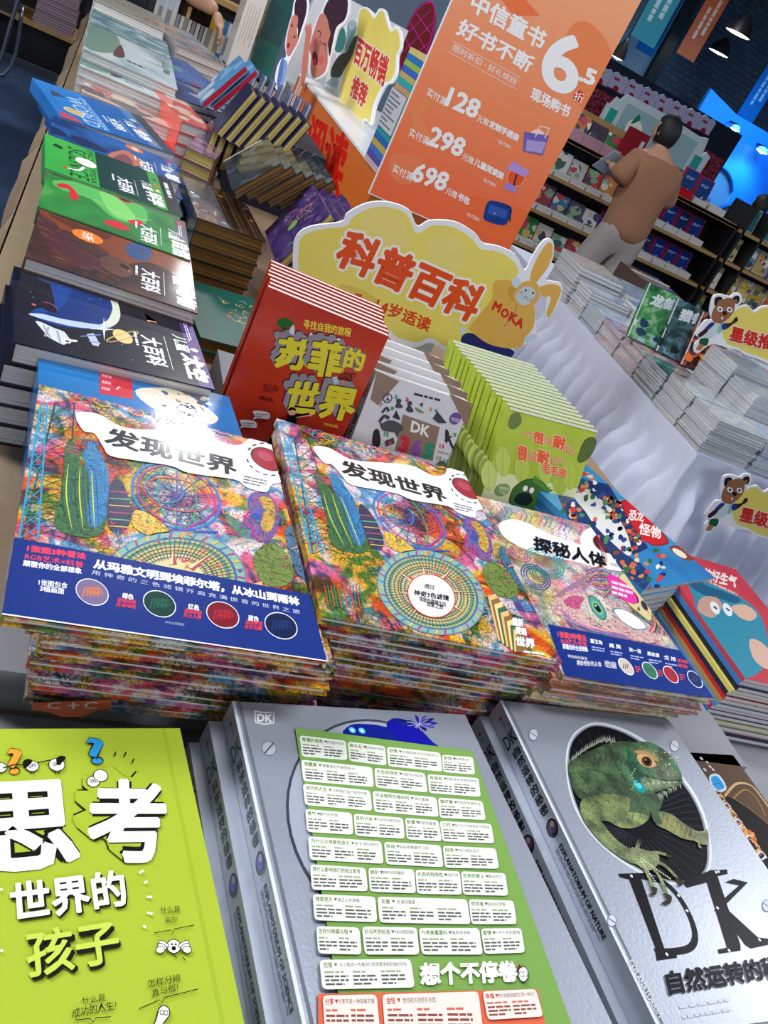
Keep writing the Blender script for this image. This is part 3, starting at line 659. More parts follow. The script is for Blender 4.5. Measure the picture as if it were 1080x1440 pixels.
# --- left: green thinking book ---
a, X, Y, l = flat((0, 1025), (253, 1024), .845)
TRg = at(253, 1024, z=.845); X = (TRg-at(0, 1025, z=.845)).normalized(); Y = Vector((-X.y, X.x, 0)); Wg = .215
M_g = frame(TRg-X*Wg-Y*.33-Vector((0, 0, .018)), X, Y)
def art_green(k):
    q = lambda x, y: (x/2.88, 940+y/2.88)
    bk, wh, gr = '#15170f', '#f2f3ec', '#adc138'
    k.mm = True; k.poly([(Wg-.016, 0), (Wg-.013, 0), (Wg-.013, .33), (Wg-.016, .33)], '#a3b733'); k.mm = False
    def T(t, A, B, C, **kw): k.text(t, q(*A), q(*B), q(*C), **kw)
    # extruded block letters
    for (dx, dy) in ((-46, -46),):
        for s in range(9):
            f = s/8; T('思', (-95+dx*(1-f)*0+(1-f)*-40*0+(1-f)*0, 0), (1, 0), (0, -1), col=bk) if False else None
    def block(ch, A, B, C, dx, dy, b=.03):
        n = 14
        for col, bb in ((bk, b+.034), ('#abc038', b+.006)):
            for j in range(n):
                f = 1-j/n; k.text(ch, *[q(p[0]+dx*f, p[1]+dy*f) for p in (A, B, C)], col=col, bold=bb)
        k.text(ch, *[q(*p) for p in (A, B, C)], col=bk, bold=b+.030); k.text(ch, *[q(*p) for p in (A, B, C)], col=wh, bold=b)
    block('思', (-150, 850), (330, 800), (-150, 470), -55, -60)
    block('考', (350, 800), (690, 790), (350, 450), 90*-1+30, -50)
    k.text('世界的', q(50, 1045), q(525, 975), q(40, 880), bk, .045); k.text('世界的', q(44, 1038), q(519, 968), q(34, 873), wh, .03)
    k.text('孩子', q(120, 1275), q(500, 1205), q(105, 1085), bk, .05); k.text('孩子', q(112, 1262), q(492, 1192), q(97, 1072), '#c8db55', .02)
    # question marks and small round heads
    k.text('?', q(32, 440), q(98, 432), q(22, 330), bk, .05); k.text('?', q(34, 438), q(96, 430), q(24, 333), '#eda23a', .02)
    k.text('?', q(365, 395), q(440, 392), q(340, 285), bk, .05); k.text('?', q(367, 393), q(438, 390), q(343, 288), '#2c98d6', .02)
    for (x, y, r) in ((0, 408, 20), (128, 402, 22), (228, 396, 27), (375, 465, 22), (405, 440, 25)):
        k.disc(q(x, y), r/2.88*.00062*1.02, wh, 16, edge=bk, ew=.0007)
    for (x, y) in ((120, 402), (136, 398), (220, 394), (236, 392), (368, 462), (384, 462)): k.disc(q(x, y), .0014, wh, 10, edge=bk, ew=.0005); k.disc(q(x, y), .0006, bk, 6)
    for (x, y) in ((105, 385), (240, 372)): k.poly([q(x-15, y), q(x+5, y-12), q(x+25, y-4), q(x+10, y+14), q(x-8, y+26)], bk, 3)
    k.stroke([q(10, 410), q(60, 395), q(105, 400)], .001, bk); k.stroke([q(150, 388), q(200, 378)], .001, bk)
    for x in (124, 136, 224, 238): k.stroke([q(x, 424), q(x-2, 436)], .0006, bk)
    for (x, y) in ((465, 352), (508, 354), (540, 380)): k.stroke([q(x, y-8), q(x-3 if x < 500 else x-8, y+8)], .0012, bk)
    for p in (((560, 836), (578, 824)), ((580, 876), (594, 868)), ((590, 932), (612, 932)), ((592, 996), (614, 1000)), ((576, 1048), (588, 1056)), ((-4, 905), (8, 900)), ((0, 1155), (8, 1145))): k.stroke([q(*p[0]), q(*p[1])], .0016, wh)
    # hand written notes
    k.text('什么是', q(648, 1000), q(728, 995), q(646, 972), bk, .0, 1); k.text('自由?', q(668, 1036), q(716, 1032), q(667, 1012), bk, 0., 1)
    k.stroke([q(620, 1078), q(690, 1066), q(695, 1084), q(702, 1062), q(782, 1046)], .0006, bk)
    k.disc(q(700, 1132), .0048, wh, 16, edge=bk, ew=.0006); k.disc(q(693, 1124), .0008, bk, 6); k.disc(q(708, 1124), .0008, bk, 6); k.disc(q(700, 1140), .0016, '#15170f', 8)
    for s in (-1, 1):
        for j in range(3): k.ell(q(700+s*(40+j*7), 1122+j*12), q(700+s*(62+j*2), 1112+j*12), q(700+s*40, 1112+j*12), wh, 12, edge=bk, ew=.0005)
    k.stroke([q(700, 1165), q(712, 1180)], .0006, bk); k.stroke([q(735, 1175), q(748, 1190)], .0006, bk)
    k.text('怎样分辨', q(596, 1302), q(728, 1275), q(594, 1268), bk, 0., 1); k.text('真与假?', q(612, 1340), q(720, 1312), q(610, 1308), bk, 0., 1)
    k.stroke([q(560, 1385), q(640, 1350), q(655, 1362), q(660, 1340), q(798, 1305)], .0006, bk)
    k.text('什么是', q(330, 1368), q(425, 1352), q(328, 1338), bk, 0., 1); k.text('成功的人生?', q(290, 1425), q(470, 1388), q(288, 1385), bk, 0., 1)
    k.stroke([q(300, 1432), q(360, 1425), q(375, 1440), q(385, 1422), q(445, 1418)], .0006, bk)
    k.poly([q(640, 1385), q(660, 1372), q(680, 1385), q(682, 1410), q(660, 1440), q(640, 1470), q(610, 1470), q(628, 1430)], wh, 4, edge=bk, ew=.0007); k.disc(q(652, 1400), .0014, wh, 8, edge=bk, ew=.0005); k.disc(q(668, 1402), .0014, wh, 8, edge=bk, ew=.0005)
    k.stroke([q(-40, 455), q(300, 420)], .0008, bk) if False else None
o = book('lime green hardcover with big white outlined block lettering at the front left corner', Wg, .33, .018, M_g, '#adc138', '#adc138', 'satin', 'paper', True, art_green)
under(o, 4, .0183, 'lime green book stack', 'lime green hardcovers in a stack', dx=.012, jx=.001, jr=.004, dy=-.018)
for n_ in ('book',): pass
# --- brown jewellery picture book at the right ---
Mj, Wj = lay_top((968, 1058), (1031, 1062), .80, .04, .29)
a, X, Y, l = flat((968, 1058), (1031, 1062), .80); TRj = at(1031, 1062, z=.80); Mj = frame(TRj-X*.215-Y*.33-Vector((0, 0, .043)), X, Y)
def art_j(k):
    q = lambda x, y: (640+x/2.4545, 960+y/2.4545)
    k.mm = True; k.ell((.105, .14), (.205, .14), (.105, .275), '#120d0c', 48, edge='#8a6b48', ew=.0016); k.mm = False
    for (x, y, r, c) in ((850, 262, 5, '#c9ccd8'), (880, 290, 5, '#b9bcd0'), (862, 300, 5, '#c9ccd8'), (848, 285, 4, '#4a50a8'), (870, 275, 4, '#c9ccd8'), (890, 300, 4, '#e2e4ee')): k.disc(q(x, y), r*.0006, c, 10, edge='#5a4a40', ew=.0006)
    k.poly([q(*p) for p in ((878, 322), (905, 315), (930, 345), (935, 370), (905, 378), (882, 352))], '#d8dce8', 4); k.poly([q(*p) for p in ((884, 328), (903, 322), (924, 347), (928, 364), (906, 370), (888, 350))], '#2f9fe0', 4)
    k.stroke([q(895, 330), q(925, 362)], .0008, '#0d5a98'); k.stroke([q(886, 352), q(922, 345)], .0008, '#0d5a98')
    for i in range(16):
        t = i/15; x, y = 905+t*150, 385+t*210; k.stroke([q(x-14, y), q(x, y-12), q(x+16, y+4), q(x+4, y+16)], .0022, ('#c08a4a', '#e2c08a', '#8a5a2c', '#d8dae6')[i % 4], sm=4)
        k.disc(q(x+18, y+8), .0016, ('#e8eaf4', '#d9a860', '#b03a30')[i % 3], 8)
    k.stroke([q(930, 392), q(970, 350), q(1020, 355), q(1060, 400), q(1080, 430)], .0034, '#c9a878', sm=5); k.stroke([q(960, 400), q(1000, 370), q(1040, 400), q(1070, 460)], .0022, '#a9783c', sm=5)
    for i in range(14): a_ = i*.45; k.ell(q(1010+26*math.cos(a_), 560+44*math.sin(a_)), q(1018+26*math.cos(a_), 562+44*math.sin(a_)), q(1010+26*math.cos(a_), 550+44*math.sin(a_)), '#c4682c' if i % 2 else '#e29a58', 8)
    k.disc(q(1022, 560), .007, '#2a1510', 16)
o = book('brown hardcover with jewelled pendants on black, right of the iguana book', .215, .33, .043, Mj, '#5a4636', '#5a4636', 'satin', 'paper', True, art_j)
# ================= big picture book stacks =================
HB = .35
M_b1, W_b = lay((2, 866), (459, 932), .93, .0098); M_b1 = M_b1.copy()
def ptop(M, w, h): return None
tl = at(73, 545, z=.93); H_b = (M_b1.inverted() @ tl).y
BLU = '#15307e'
def world_art(k, band, k1, km):
    """k1, km: local metres of a pixel on the left and on the middle copy"""
    g = lambda x, y: k1((x/2.25, 540+y/2.25)); gm = lambda x, y: km((400+x/2.7, 580+y/2.7))
    k.mm = True
    # lattice tower
    for (xs, col) in (((175, 235, 70, 210), '#2b4a38'), ((130, 150, 60, 120), '#2a9cc8')):
        a0, a1, b0, b1 = xs
        L0 = [(a0+(b0-a0)*t, 60+430*t) for t in np.linspace(0, 1, 12)]; L1 = [(a1+(b1-a1)*t, 60+430*t) for t in np.linspace(0, 1, 12)]
        k.stroke([g(*p) for p in L0], .0016, col); k.stroke([g(*p) for p in L1], .0016, col)
        for i in range(11): k.stroke([g(*L0[i]), g(*L1[i+1])], .0009, col); k.stroke([g(*L1[i]), g(*L0[i+1])], .0009, col); k.stroke([g(*L0[i]), g(*L1[i])], .0009, '#8a2a7a' if i % 3 == 1 else col)
    # robed statue with a spiked crown
    k.poly([g(*p) for p in ((205, 200), (235, 185), (250, 230), (265, 260), (330, 250), (345, 330), (325, 470), (230, 480), (170, 440), (200, 320))], '#3f7a46', 4, 1)
    k.poly([g(*p) for p in ((262, 225), (280, 205), (312, 208), (326, 240), (345, 300), (335, 420), (290, 455), (275, 400), (285, 320))], '#2f8cc4', 4, 1)
    k.ell(g(290, 215), g(308, 219), g(292, 192), '#3f98c4', mi=1)
    for a in range(-3, 4): k.poly([g(284+a*5, 196), g(290+a*15, 168+abs(a)*6), g(292+a*5, 197)], '#2f7fb8')
    for i in range(9): k.stroke([g(205+i*12, 250+i*3), g(195+i*14, 350), g(215+i*12, 460)], .0012, ('#1f4d34', '#c8d24a', '#1d5a86')[i % 3], sm=4, taper=True)
    for i in range(3): k.stroke([g(212, 195+i*10), g(250, 205+i*10)], .0018, '#c2477a')
    # carved head on the right
    k.poly([g(*p) for p in ((800, 345), (850, 350), (880, 400), (880, 450), (850, 500), (810, 495), (790, 460), (760, 450), (790, 410), (785, 370))], '#8a6aa8', 4, 1)
    k.poly([g(*p) for p in ((820, 360), (858, 365), (872, 420), (850, 470), (825, 450), (835, 400))], '#e2b850', 4, 1); k.ell(g(812, 420), g(828, 424), g(813, 408), '#3a50a8')
    k.stroke([g(790, 400), g(770, 440), g(800, 450), g(795, 480), g(820, 492)], .0022, '#b8328c', sm=4); k.stroke([g(800, 350), g(785, 380), g(800, 402), g(840, 398)], .0022, '#2f62b8', sm=4)
    k.poly([g(*p) for p in ((800, 560), (820, 520), (860, 500), (900, 530), (930, 600), (900, 640), (830, 630))], '#7f9a4a', 4, 1); k.poly([g(*p) for p in ((900, 470), (940, 450), (975, 500), (985, 600), (940, 600))], '#4f82a0', 4, 1)
    # cartouche, dark figures
    k.poly([g(*p) for p in ((340, 425), (345, 330), (370, 300), (400, 340), (415, 420), (390, 470), (350, 465))], '#3a3a60', 4, 1)
    for i in range(6): k.stroke([g(345, 340+i*22), g(410, 345+i*22)], .0014, ('#c84a6a', '#6ab87a', '#e0c050')[i % 3])
    # armillary globe
    for (rx, ry, col, w_) in ((135, 98, '#2a78c8', .0026), (120, 88, '#b83a98', .0018), (60, 94, '#3a9a78', .0016), (100, 50, '#d84a5a', .0016)):
        k.ell(g(560, 350), g(560+rx, 350+rx*.16), g(560-6, 350-ry), None, 40, edge=col, ew=w_)
    k.ell(g(520, 330), g(578, 338), g(518, 285), None, 30, edge='#2a8cb8', ew=.0016)
    for a in np.linspace(0, PI, 9): k.stroke([g(560-128*math.cos(a), 350-90*math.sin(a)), g(560+128*math.cos(a), 350+90*math.sin(a)+10)], .0008, '#5a3a98')
    k.stroke([g(440, 455), g(560, 465), g(690, 470)], .003, '#3458b0', sm=3); k.stroke([g(450, 440), g(520, 470), g(600, 455), g(700, 400)], .002, '#8a3aa8', sm=4)
    # wings of yellow
    k.poly([g(*p) for p in ((430, 400), (500, 430), (540, 480), (470, 480), (420, 450))], '#f2c94e', 4, 1)
    # radial compass
    C = (555, 685); 
    def e(r, a): return gm(C[0]+r*(math.cos(a)*1.0+math.sin(a)*.05), C[1]+r*.78*math.sin(a)+r*.14*math.cos(a))
    for (r, col) in ((205, '#6f8a9c'), (200, '#8ab0a0'), (180, '#4a6a9c'), (172, '#a8b878'), (158, '#5a9a8a'), (150, '#cdbf7a'), (118, '#4a7a6a'), (112, '#d8cf98')):
        k.loc([e(r, 2*PI*i/44) for i in range(44)], col); k.up()
    for i in range(72):
        a = 2*PI*i/72; k.stroke([e(90, a), e(170, a)], .0008, ('#2a5a4a', '#6a4a8a', '#8a3a5a')[i % 3])
        if i % 2: k.stroke([e(180, a), e(200, a+.04)], .002, ('#b83a8a', '#3a8ab8', '#e0c050')[i % 3])
    for r in (100, 125, 140, 160): k.stroke([e(r, 2*PI*i/44) for i in range(44)], .0008, '#2f5a5a', closed=True)
    for i in range(8):
        a = 2*PI*i/8-.2; R_ = 150 if i % 2 else 130
        k.loc([e(70, a-.16), e(R_, a), e(70, a+.16)], '#b8405a'); k.up(); k.loc([e(70, a-.16), e(R_, a), e(70, a)], '#e8d8a0'); k.up()
    # tower of temples, lower left and right
    for i in range(12): k.stroke([gm(150+i*12, 660), gm(165+i*12, 740)], .001, ('#d04a3a', '#2f8a6a')[i % 2]); 
    for i in range(10): k.poly([gm(770+i*12, 700+i*16), gm(800+i*12, 690+i*16), gm(850+i*8, 860+i*6), gm(810+i*8, 870+i*6)], ('#e8b878', '#8a6a3a', '#f0d090', '#3f6a4a')[i % 4])
    # clouds / dragons along the top
    k.keep()
    rr = random.Random(3)
    for i in range(26):
        x = 240+i*27; y = 40+i*5.6+rr.uniform(-12, 14); k.ell(g(x, y), g(x+24, y+5), g(x-4, y-13), None, 12, edge=('#3a7a4a', '#d84a8a', '#2f6ab8', '#e0a83a')[i % 4], ew=.0016)
        k.stroke([g(x-14, y+8), g(x, y-4), g(x+16, y+8)], .0016, ('#7a3a98', '#2a9ab8', '#e8505a')[i % 3], sm=3)
    for i in range(60):
        x, y = rr.uniform(350, 980), rr.uniform(310, 620); a = rr.uniform(0, 6.3); l = rr.uniform(10, 26)
        if (x-560)**2/150**2+(y-350)**2/110**2 < 1: continue
        k.stroke([g(x, y), g(x+l*math.cos(a), y+l*.7*math.sin(a)), g(x+l*math.cos(a+1), y+l*.7*math.sin(a+1))], rr.uniform(.0008, .002), rr.choice(('#e83a8a', '#f08a3a', '#2a8ac8', '#3a9a5a', '#f2d04a', '#7a3aa8')), sm=3, taper=True)
    k.keep(False)
    # white title plate, window, title
    k.poly([g(*p) for p in ((240, 96), (310, 98), (390, 140), (520, 150), (640, 160), (720, 195), (770, 190), (800, 165), (880, 172), (935, 215), (945, 270), (905, 310), (860, 320), (840, 345), (780, 330), (740, 305), (600, 285), (540, 262), (430, 245), (348, 230), (325, 200), (298, 160), (262, 150))], '#edecef', 4)
    k.text('发现世界', g(326, 193), g(750, 297), g(336, 136), '#111318', .035)
    k.ell(g(845, 240), g(902, 252), g(835, 200), '#d9d9de', 30); k.ell(g(845, 240), g(897, 251), g(836, 204), '#6d1426', 30); k.ell(g(845, 241), g(890, 250), g(837, 209), '#9c1f35', 28)
    k.ell(g(838, 232), g(862, 238), g(834, 218), '#b04458', 20)
    for i in range(16):
        a = 2*PI*i/16
        if i not in (0, 8): k.stroke([g(845+66*math.cos(a), 241+50*math.sin(a)+10*math.cos(a)), g(845+66*math.cos(a+.22), 241+50*math.sin(a+.22)+10*math.cos(a+.22))], .0024, '#3a3c44')
    k.bars(g(768, 318), g(842, 334), g(770, 290), 3, '#6a6c74', .45, 2, 4)
    if band:
        k.poly([(0, 0), (W_b, 0), g(990, 672), g(30, 486)], BLU); k.poly([(0, 0), (W_b, 0), (W_b, .0016), (0, .0016)], '#e8e6ee')
        def T(t, A, B, C, col='#f2f4fa', b=.02): k.text(t, g(*A), g(*B), g(*C), col, b)
        T('1张图3种看法', (83, 534), (270, 560), (86, 512), '#e8425c', .045); T('RGB艺术×科普', (76, 558), (262, 586), (79, 538), '#e8425c', .015); T('颠覆你的全部想象', (70, 580), (257, 606), (73, 560), b=.03)
        T('从玛雅文明到埃菲尔塔，从冰山到雨林', (292, 588), (948, 708), (297, 556), b=.05)
        T('用 神 奇 的 三 色 滤 镜 开 启 充 满 惊 喜 的 世 界 之 旅', (288, 606), (948, 732), (290, 592), '#cfd6ee', 0.)
        T('1张图包含', (120, 641), (212, 652), (122, 622)); T('3幅画面', (124, 660), (201, 670), (126, 641))
        T('绿色', (384, 682), (420, 687), (386, 664), b=.04); T('滤镜揭秘', (368, 694), (428, 702), (370, 680), '#e8425c'); T('区域地图', (366, 708), (426, 716), (368, 695), '#e8425c')
        T('红色', (592, 716), (628, 722), (594, 698), b=.04); T('滤镜观察', (580, 728), (636, 736), (582, 714), '#e8425c'); T('风土人情', (578, 742), (634, 750), (580, 728), '#e8425c')
        T('蓝色', (782, 752), (816, 757), (784, 735), b=.04); T('滤镜解锁', (774, 764), (828, 771), (776, 750), '#e8425c'); T('自然宝藏', (772, 778), (826, 785), (774, 764), '#e8425c')
        T('中信出版集团', (520, 763), (580, 771), (521, 754), '#aab4dc', 0.)
        for (x, y, c, c2) in ((290, 663, '#7a6a90', '#c8785a'), (503, 700, '#0e3a34', '#1a5a4a'), (703, 735, '#7a1428', '#a82438'), (887, 769, '#0c1c48', '#16306a')):
            k.ell(g(x, y), g(x+52, y+8), g(x-4, y-42), '#dfe3f0', 26); k.ell(g(x, y), g(x+49, y+7), g(x-4, y-39), c, 26)
            for j in range(5): k.stroke([g(x-30+j*12, y+14), g(x-20+j*10, y-16), g(x-6+j*10, y+8)], .0016, c2, sm=3)
    else:
        c = (556, 700); ee = lambda r, a: gm(c[0]+r*math.cos(a), c[1]+r*.90*math.sin(a)+r*.16*math.cos(a))
        k.loc([ee(92, 2*PI*i/36) for i in range(36)], '#c8402a'); k.up(); k.loc([ee(88, 2*PI*i/36) for i in range(36)], '#eceaec'); k.up()
        def T(t, A, B, C, col='#15161a', b=.02): k.text(t, gm(*A), gm(*B), gm(*C), col, b)
        T('透过', (527, 670), (568, 678), (529, 652)); T('神奇3色滤镜', (488, 698), (622, 720), (490, 676), b=.035); T('体验妙趣横生的', (508, 720), (610, 745), (510, 700)); T('探索之旅', (537, 740), (600, 753), (539, 720))
        for (t, a, b, c_) in (('重新', (862, 812), (905, 820), (862, 780)), ('发现', (872, 845), (918, 853), (872, 815)), ('世界', (875, 890), (950, 902), (875, 852))): T(t, a, b, c_, '#f4f4f6', .06)
        k.bars(gm(905, 930), gm(985, 940), gm(905, 905), 2, '#f4f4f6', .6, 5, 3)
k1 = Ink(M_b1, .0098).L
M_bm, W_m = lay((452, 866), (791, 931), .935, .0098)
km0 = Ink(M_bm, .0098).L; km = lambda p: (lambda q: (q[0]*W_b/W_m, q[1]))(km0(p))
def cut(k, w, h):
    """keep the print inside the cover"""
    for i, v in enumerate(k.v): k.v[i] = (min(max(v[0], 0), w), min(max(v[1], 0), h), v[2])
def mk_world(label, M, W, H, band):
    def art(k): world_art(k, band, k1, km); cut(k, W_b, H)
    o = book(label, W, H, .0098, M, '#ffffff', None, 'collage', 'paper', True, None, name='picture_book')
    k = Ink(M, .0098, mm=True); art(k)
    if abs(W-W_b) > 1e-4:
        for i, v in enumerate(k.v): k.v[i] = (v[0]*W/W_b, v[1], v[2])
    k.build('cover_print', ['gloss', 'overprint'], o); return o
o1 = mk_world('colourful overprinted picture book with a dark blue band, on the big left stack', M_b1, W_b, H_b, True)
tag(o1, None, None)
under(o1, 12, .01, 'big left picture book stack', 'colourful overprinted picture books in the left stack', dx=.034, dy=.035, jx=.004, jr=.02, seed=5)
o2 = mk_world('colourful overprinted picture book with white compass disc, top of the middle stack', M_bm, W_m, .37, False)
under(o2, 12, .0101, 'middle picture book stack', 'colourful overprinted picture books in the middle stack', dx=.02, dy=.02, jx=.005, jr=.02, seed=6)
yb_ = M_b1.translation.y+.028
S_ = frame(at(45, 1000, y=yb_), (1, 0, 0), (0, 0, 1)); st = thing('price_sticker', 'orange price sticker stuck low on the front of the left picture book stack', 'sticker', S_)
m = Mesh(); k = Ink(S_, 0.); m.prism([k.L(p) for p in ((44, 988), (156, 984), (155, 995), (135, 999), (115, 1007), (85, 1007), (68, 1000), (45, 998))], 0, .0008, '#d8602a'); m.build('sticker_disc', 'gloss', st)
k = Ink(S_, .0008)
for t_, x in (('C', 66), ('+', 95), ('C', 118)): k.text(t_, (x, 997), (x+(20 if t_ != '+' else 16), 996.3), (x, 987.5), '#ece4e0', .01)
k.build('sticker_print', 'matte', st)
# --- right stack: human body ---
M_br, W_r = lay((794, 951), (1004, 983), .915, .0098)
def art_body(k):
    q = lambda x, y: (660+x/2.571, 640+y/2.571); k.zz = 0
    for i in range(22): x = 60+i*18; k.stroke([q(x, 165+i*4), q(x+22, 190+i*4), q(x+10, 215+i*4)], .0016, ('#5a9a8a', '#d8a04a', '#c8508a', '#4a6ab8')[i % 4], sm=4)
    k.poly([q(*p) for p in ((110, 245), (180, 235), (300, 290), (420, 330), (520, 370), (560, 400), (560, 420), (480, 410), (380, 385), (260, 360), (180, 330), (120, 290))], '#f0eff2', 4)
    k.poly([q(*p) for p in ((400, 310), (420, 270), (470, 262), (520, 290), (545, 340), (560, 400), (500, 395), (430, 360))], '#f0eff2', 4)
    k.ell(q(486, 322), q(528, 334), q(480, 288), '#cfcfd6', 28); k.ell(q(486, 322), q(524, 333), q(481, 292), '#5a1520', 28); k.ell(q(484, 320), q(508, 328), q(480, 300), '#7a2030', 20)
    k.bars(q(510, 400), q(560, 410), q(510, 388), 2, '#6a6c74', .45, 1, 4)
    for (x, y, rx, ry, c) in ((270, 390, 70, 50, '#3a9a8a'), (240, 440, 52, 42, '#3a4a9a'), (250, 430, 30, 26, '#2a7a6a'), (180, 360, 40, 22, '#c8508a'), (300, 350, 40, 30, '#4a8ab8')):
        for j in range(3): k.ell(q(x, y), q(x+rx-j*9, y+(rx-j*9)*.3), q(x-4, y-ry+j*7), None, 26, edge=c, ew=.0018)
    # hand of muscle strands
    for i in range(12): k.stroke([q(300+i*8, 520-i*4), q(370+i*9, 470-i*5), q(430+i*6, 440-i*6), q(500-i*3, 430-i*10)], .0026, ('#3a5aa8', '#c8508a', '#2a8ab0', '#d8a050')[i % 4], sm=4, taper=True)
    for i in range(10): k.stroke([q(420+i*4, 420+i*8), q(470+i*2, 405+i*12), q(510, 420+i*8)], .0018, ('#b03a6a', '#4a6ab8', '#c89a4a')[i % 3], sm=4)
    # face: eye, cheek, nose
    k.poly([q(*p) for p in ((310, 525), (370, 500), (440, 500), (520, 530), (600, 580), (680, 640), (660, 680), (560, 660), (460, 640), (360, 600), (300, 560))], '#f0c8c0', 4, 1)
    k.poly([q(*p) for p in ((340, 530), (370, 510), (410, 515), (420, 545), (380, 558))], '#e06a98', 4, 1)
    k.poly([q(*p) for p in ((400, 548), (430, 515), (470, 508), (505, 540), (515, 590), (480, 604), (440, 590))], '#f2ead8', 4, 1)
    k.ell(q(462, 552), q(494, 572), q(452, 512), '#4a7a3a', 28); k.ell(q(462, 552), q(490, 570), q(453, 517), '#4a9aa8', 28); k.ell(q(462, 553), q(482, 565), q(456, 529), '#7ab87a', 24); k.ell(q(462, 553), q(475, 561), q(458, 538), '#141a20', 20); k.disc(q(456, 545), .0016, '#ffffff', 8)
    for i in range(9): k.stroke([q(330+i*4, 560+i*8), q(420, 620+i*5), q(560+i*8, 650+i*5)], .0016, ('#c8508a', '#3a6ab8', '#8a4aa8', '#4a9a8a')[i % 4], sm=4)
    k.poly([q(*p) for p in ((520, 560), (560, 560), (610, 590), (640, 625), (600, 630), (550, 600))], '#f4f0ea', 4, edge='#2a8aa0', ew=.002)
    # skull in the oval at right
    k.poly([q(*p) for p in ((540, 440), (580, 430), (630, 480), (660, 550), (655, 600), (610, 570), (560, 520))], '#d8c890', 4, edge='#4a8a6a', ew=.0016); k.ell(q(598, 515), q(612, 524), q(594, 496), '#3a2a4a'); k.ell(q(632, 545), q(644, 552), q(628, 528), '#3a2a4a'); k.poly([q(612, 545), q(618, 565), q(605, 560)], '#6a3a3a')
    for i in range(10): k.stroke([q(640+i*8, 560+i*10), q(665+i*6, 600+i*6), q(650+i*9, 640+i*2)], .0018, ('#c83a5a', '#e88a9a', '#5a2a4a', '#3a9a7a')[i % 4], sm=3)
    k.ell(q(552, 486), q(602, 510), q(530, 440), '#e0389c', 30); k.bars(q(515, 505), q(592, 528), q(513, 450), 3, '#f6d8ee', .55, 2, 4)
    k.poly([(0, 0), (W_r, 0), q(852, 724), q(310, 616)] if False else [q(345, 800), q(888, 884), q(840, 722), q(283, 612)], BLU)
    def T(t, A, B, C, col='#eef0fa', b=.02): k.text(t, q(*A), q(*B), q(*C), col, b)
    T('1张图3种看法', (320, 660), (425, 676), (316, 636), '#e8505a', .04); T('RGB艺术×科普', (332, 682), (426, 696), (328, 662), '#e8505a', .02); T('颠覆你的全部想象', (338, 702), (430, 714), (334, 682), b=.03)
    for (t, x, y) in (('董玉海', 437, 668), ('高 英', 505, 684), ('张一诺', 577, 700), ('高启源', 643, 714), ('戈 旭', 703, 728)):
        T(t, (x, y+12), (x+44, y+20), (x-2, y-4), b=.03); k.bars(q(x+6, y+40), q(x+54, y+48), q(x+3, y+22), 2, '#aab4e0', .5, x, 3)
    T('带你奇巡解读', (356, 734), (426, 744), (354, 722), b=.0); T('美妙奇妙的人体', (388, 762), (478, 768), (385, 742), b=.01); T('1张图包含3幅画面', (490, 768), (532, 776), (486, 742), b=.01)
    for (x, y, c) in ((565, 766, '#cfc0b4'), (651, 780, '#2f7a5a'), (727, 795, '#b02438'), (814, 812, '#16306a')):
        k.ell(q(x, y), q(x+27, y+9), q(x-10, y-30), '#e4e6f2', 24); k.ell(q(x, y), q(x+24, y+8), q(x-9, y-27), c, 24)
        for j in range(3): k.stroke([q(x-10+j*7, y+8), q(x-8+j*8, y-10)], .001, '#5a4a50', sm=0)
    for (x, y) in ((602, 768), (682, 782), (762, 797)): k.bars(q(x, y+20), q(x+18, y+23), q(x-5, y-6), 3, '#e8505a', .5, x, 2)
    k.bars(q(755, 770), q(795, 778), q(750, 735), 2, '#c8405a', .7, 1, 2)
    k.text('探秘人体', q(232, 345), q(500, 412), q(228, 292), '#111318', .035)
    for i, v in enumerate(k.v): k.v[i] = (min(max(v[0], 0), W_r), min(max(v[1], 0), HR), v[2])
HR = (M_br.inverted() @ at(681, 700, z=.915)).y
o3 = book('pastel overprinted human body picture book with blue band, top of the right stack', W_r, HR, .0098, M_br, '#ffffff', None, 'collage_pale', 'paper', True, None, name='picture_book')
k = Ink(M_br, .0098); art_body(k); k.build('cover_print', ['gloss', 'overprint'], o3)
under(o3, 10, .0101, 'body picture book stack', 'pastel body picture books in the right stack', dx=-.012, dy=.012, jx=.005, jr=.02, seed=8)
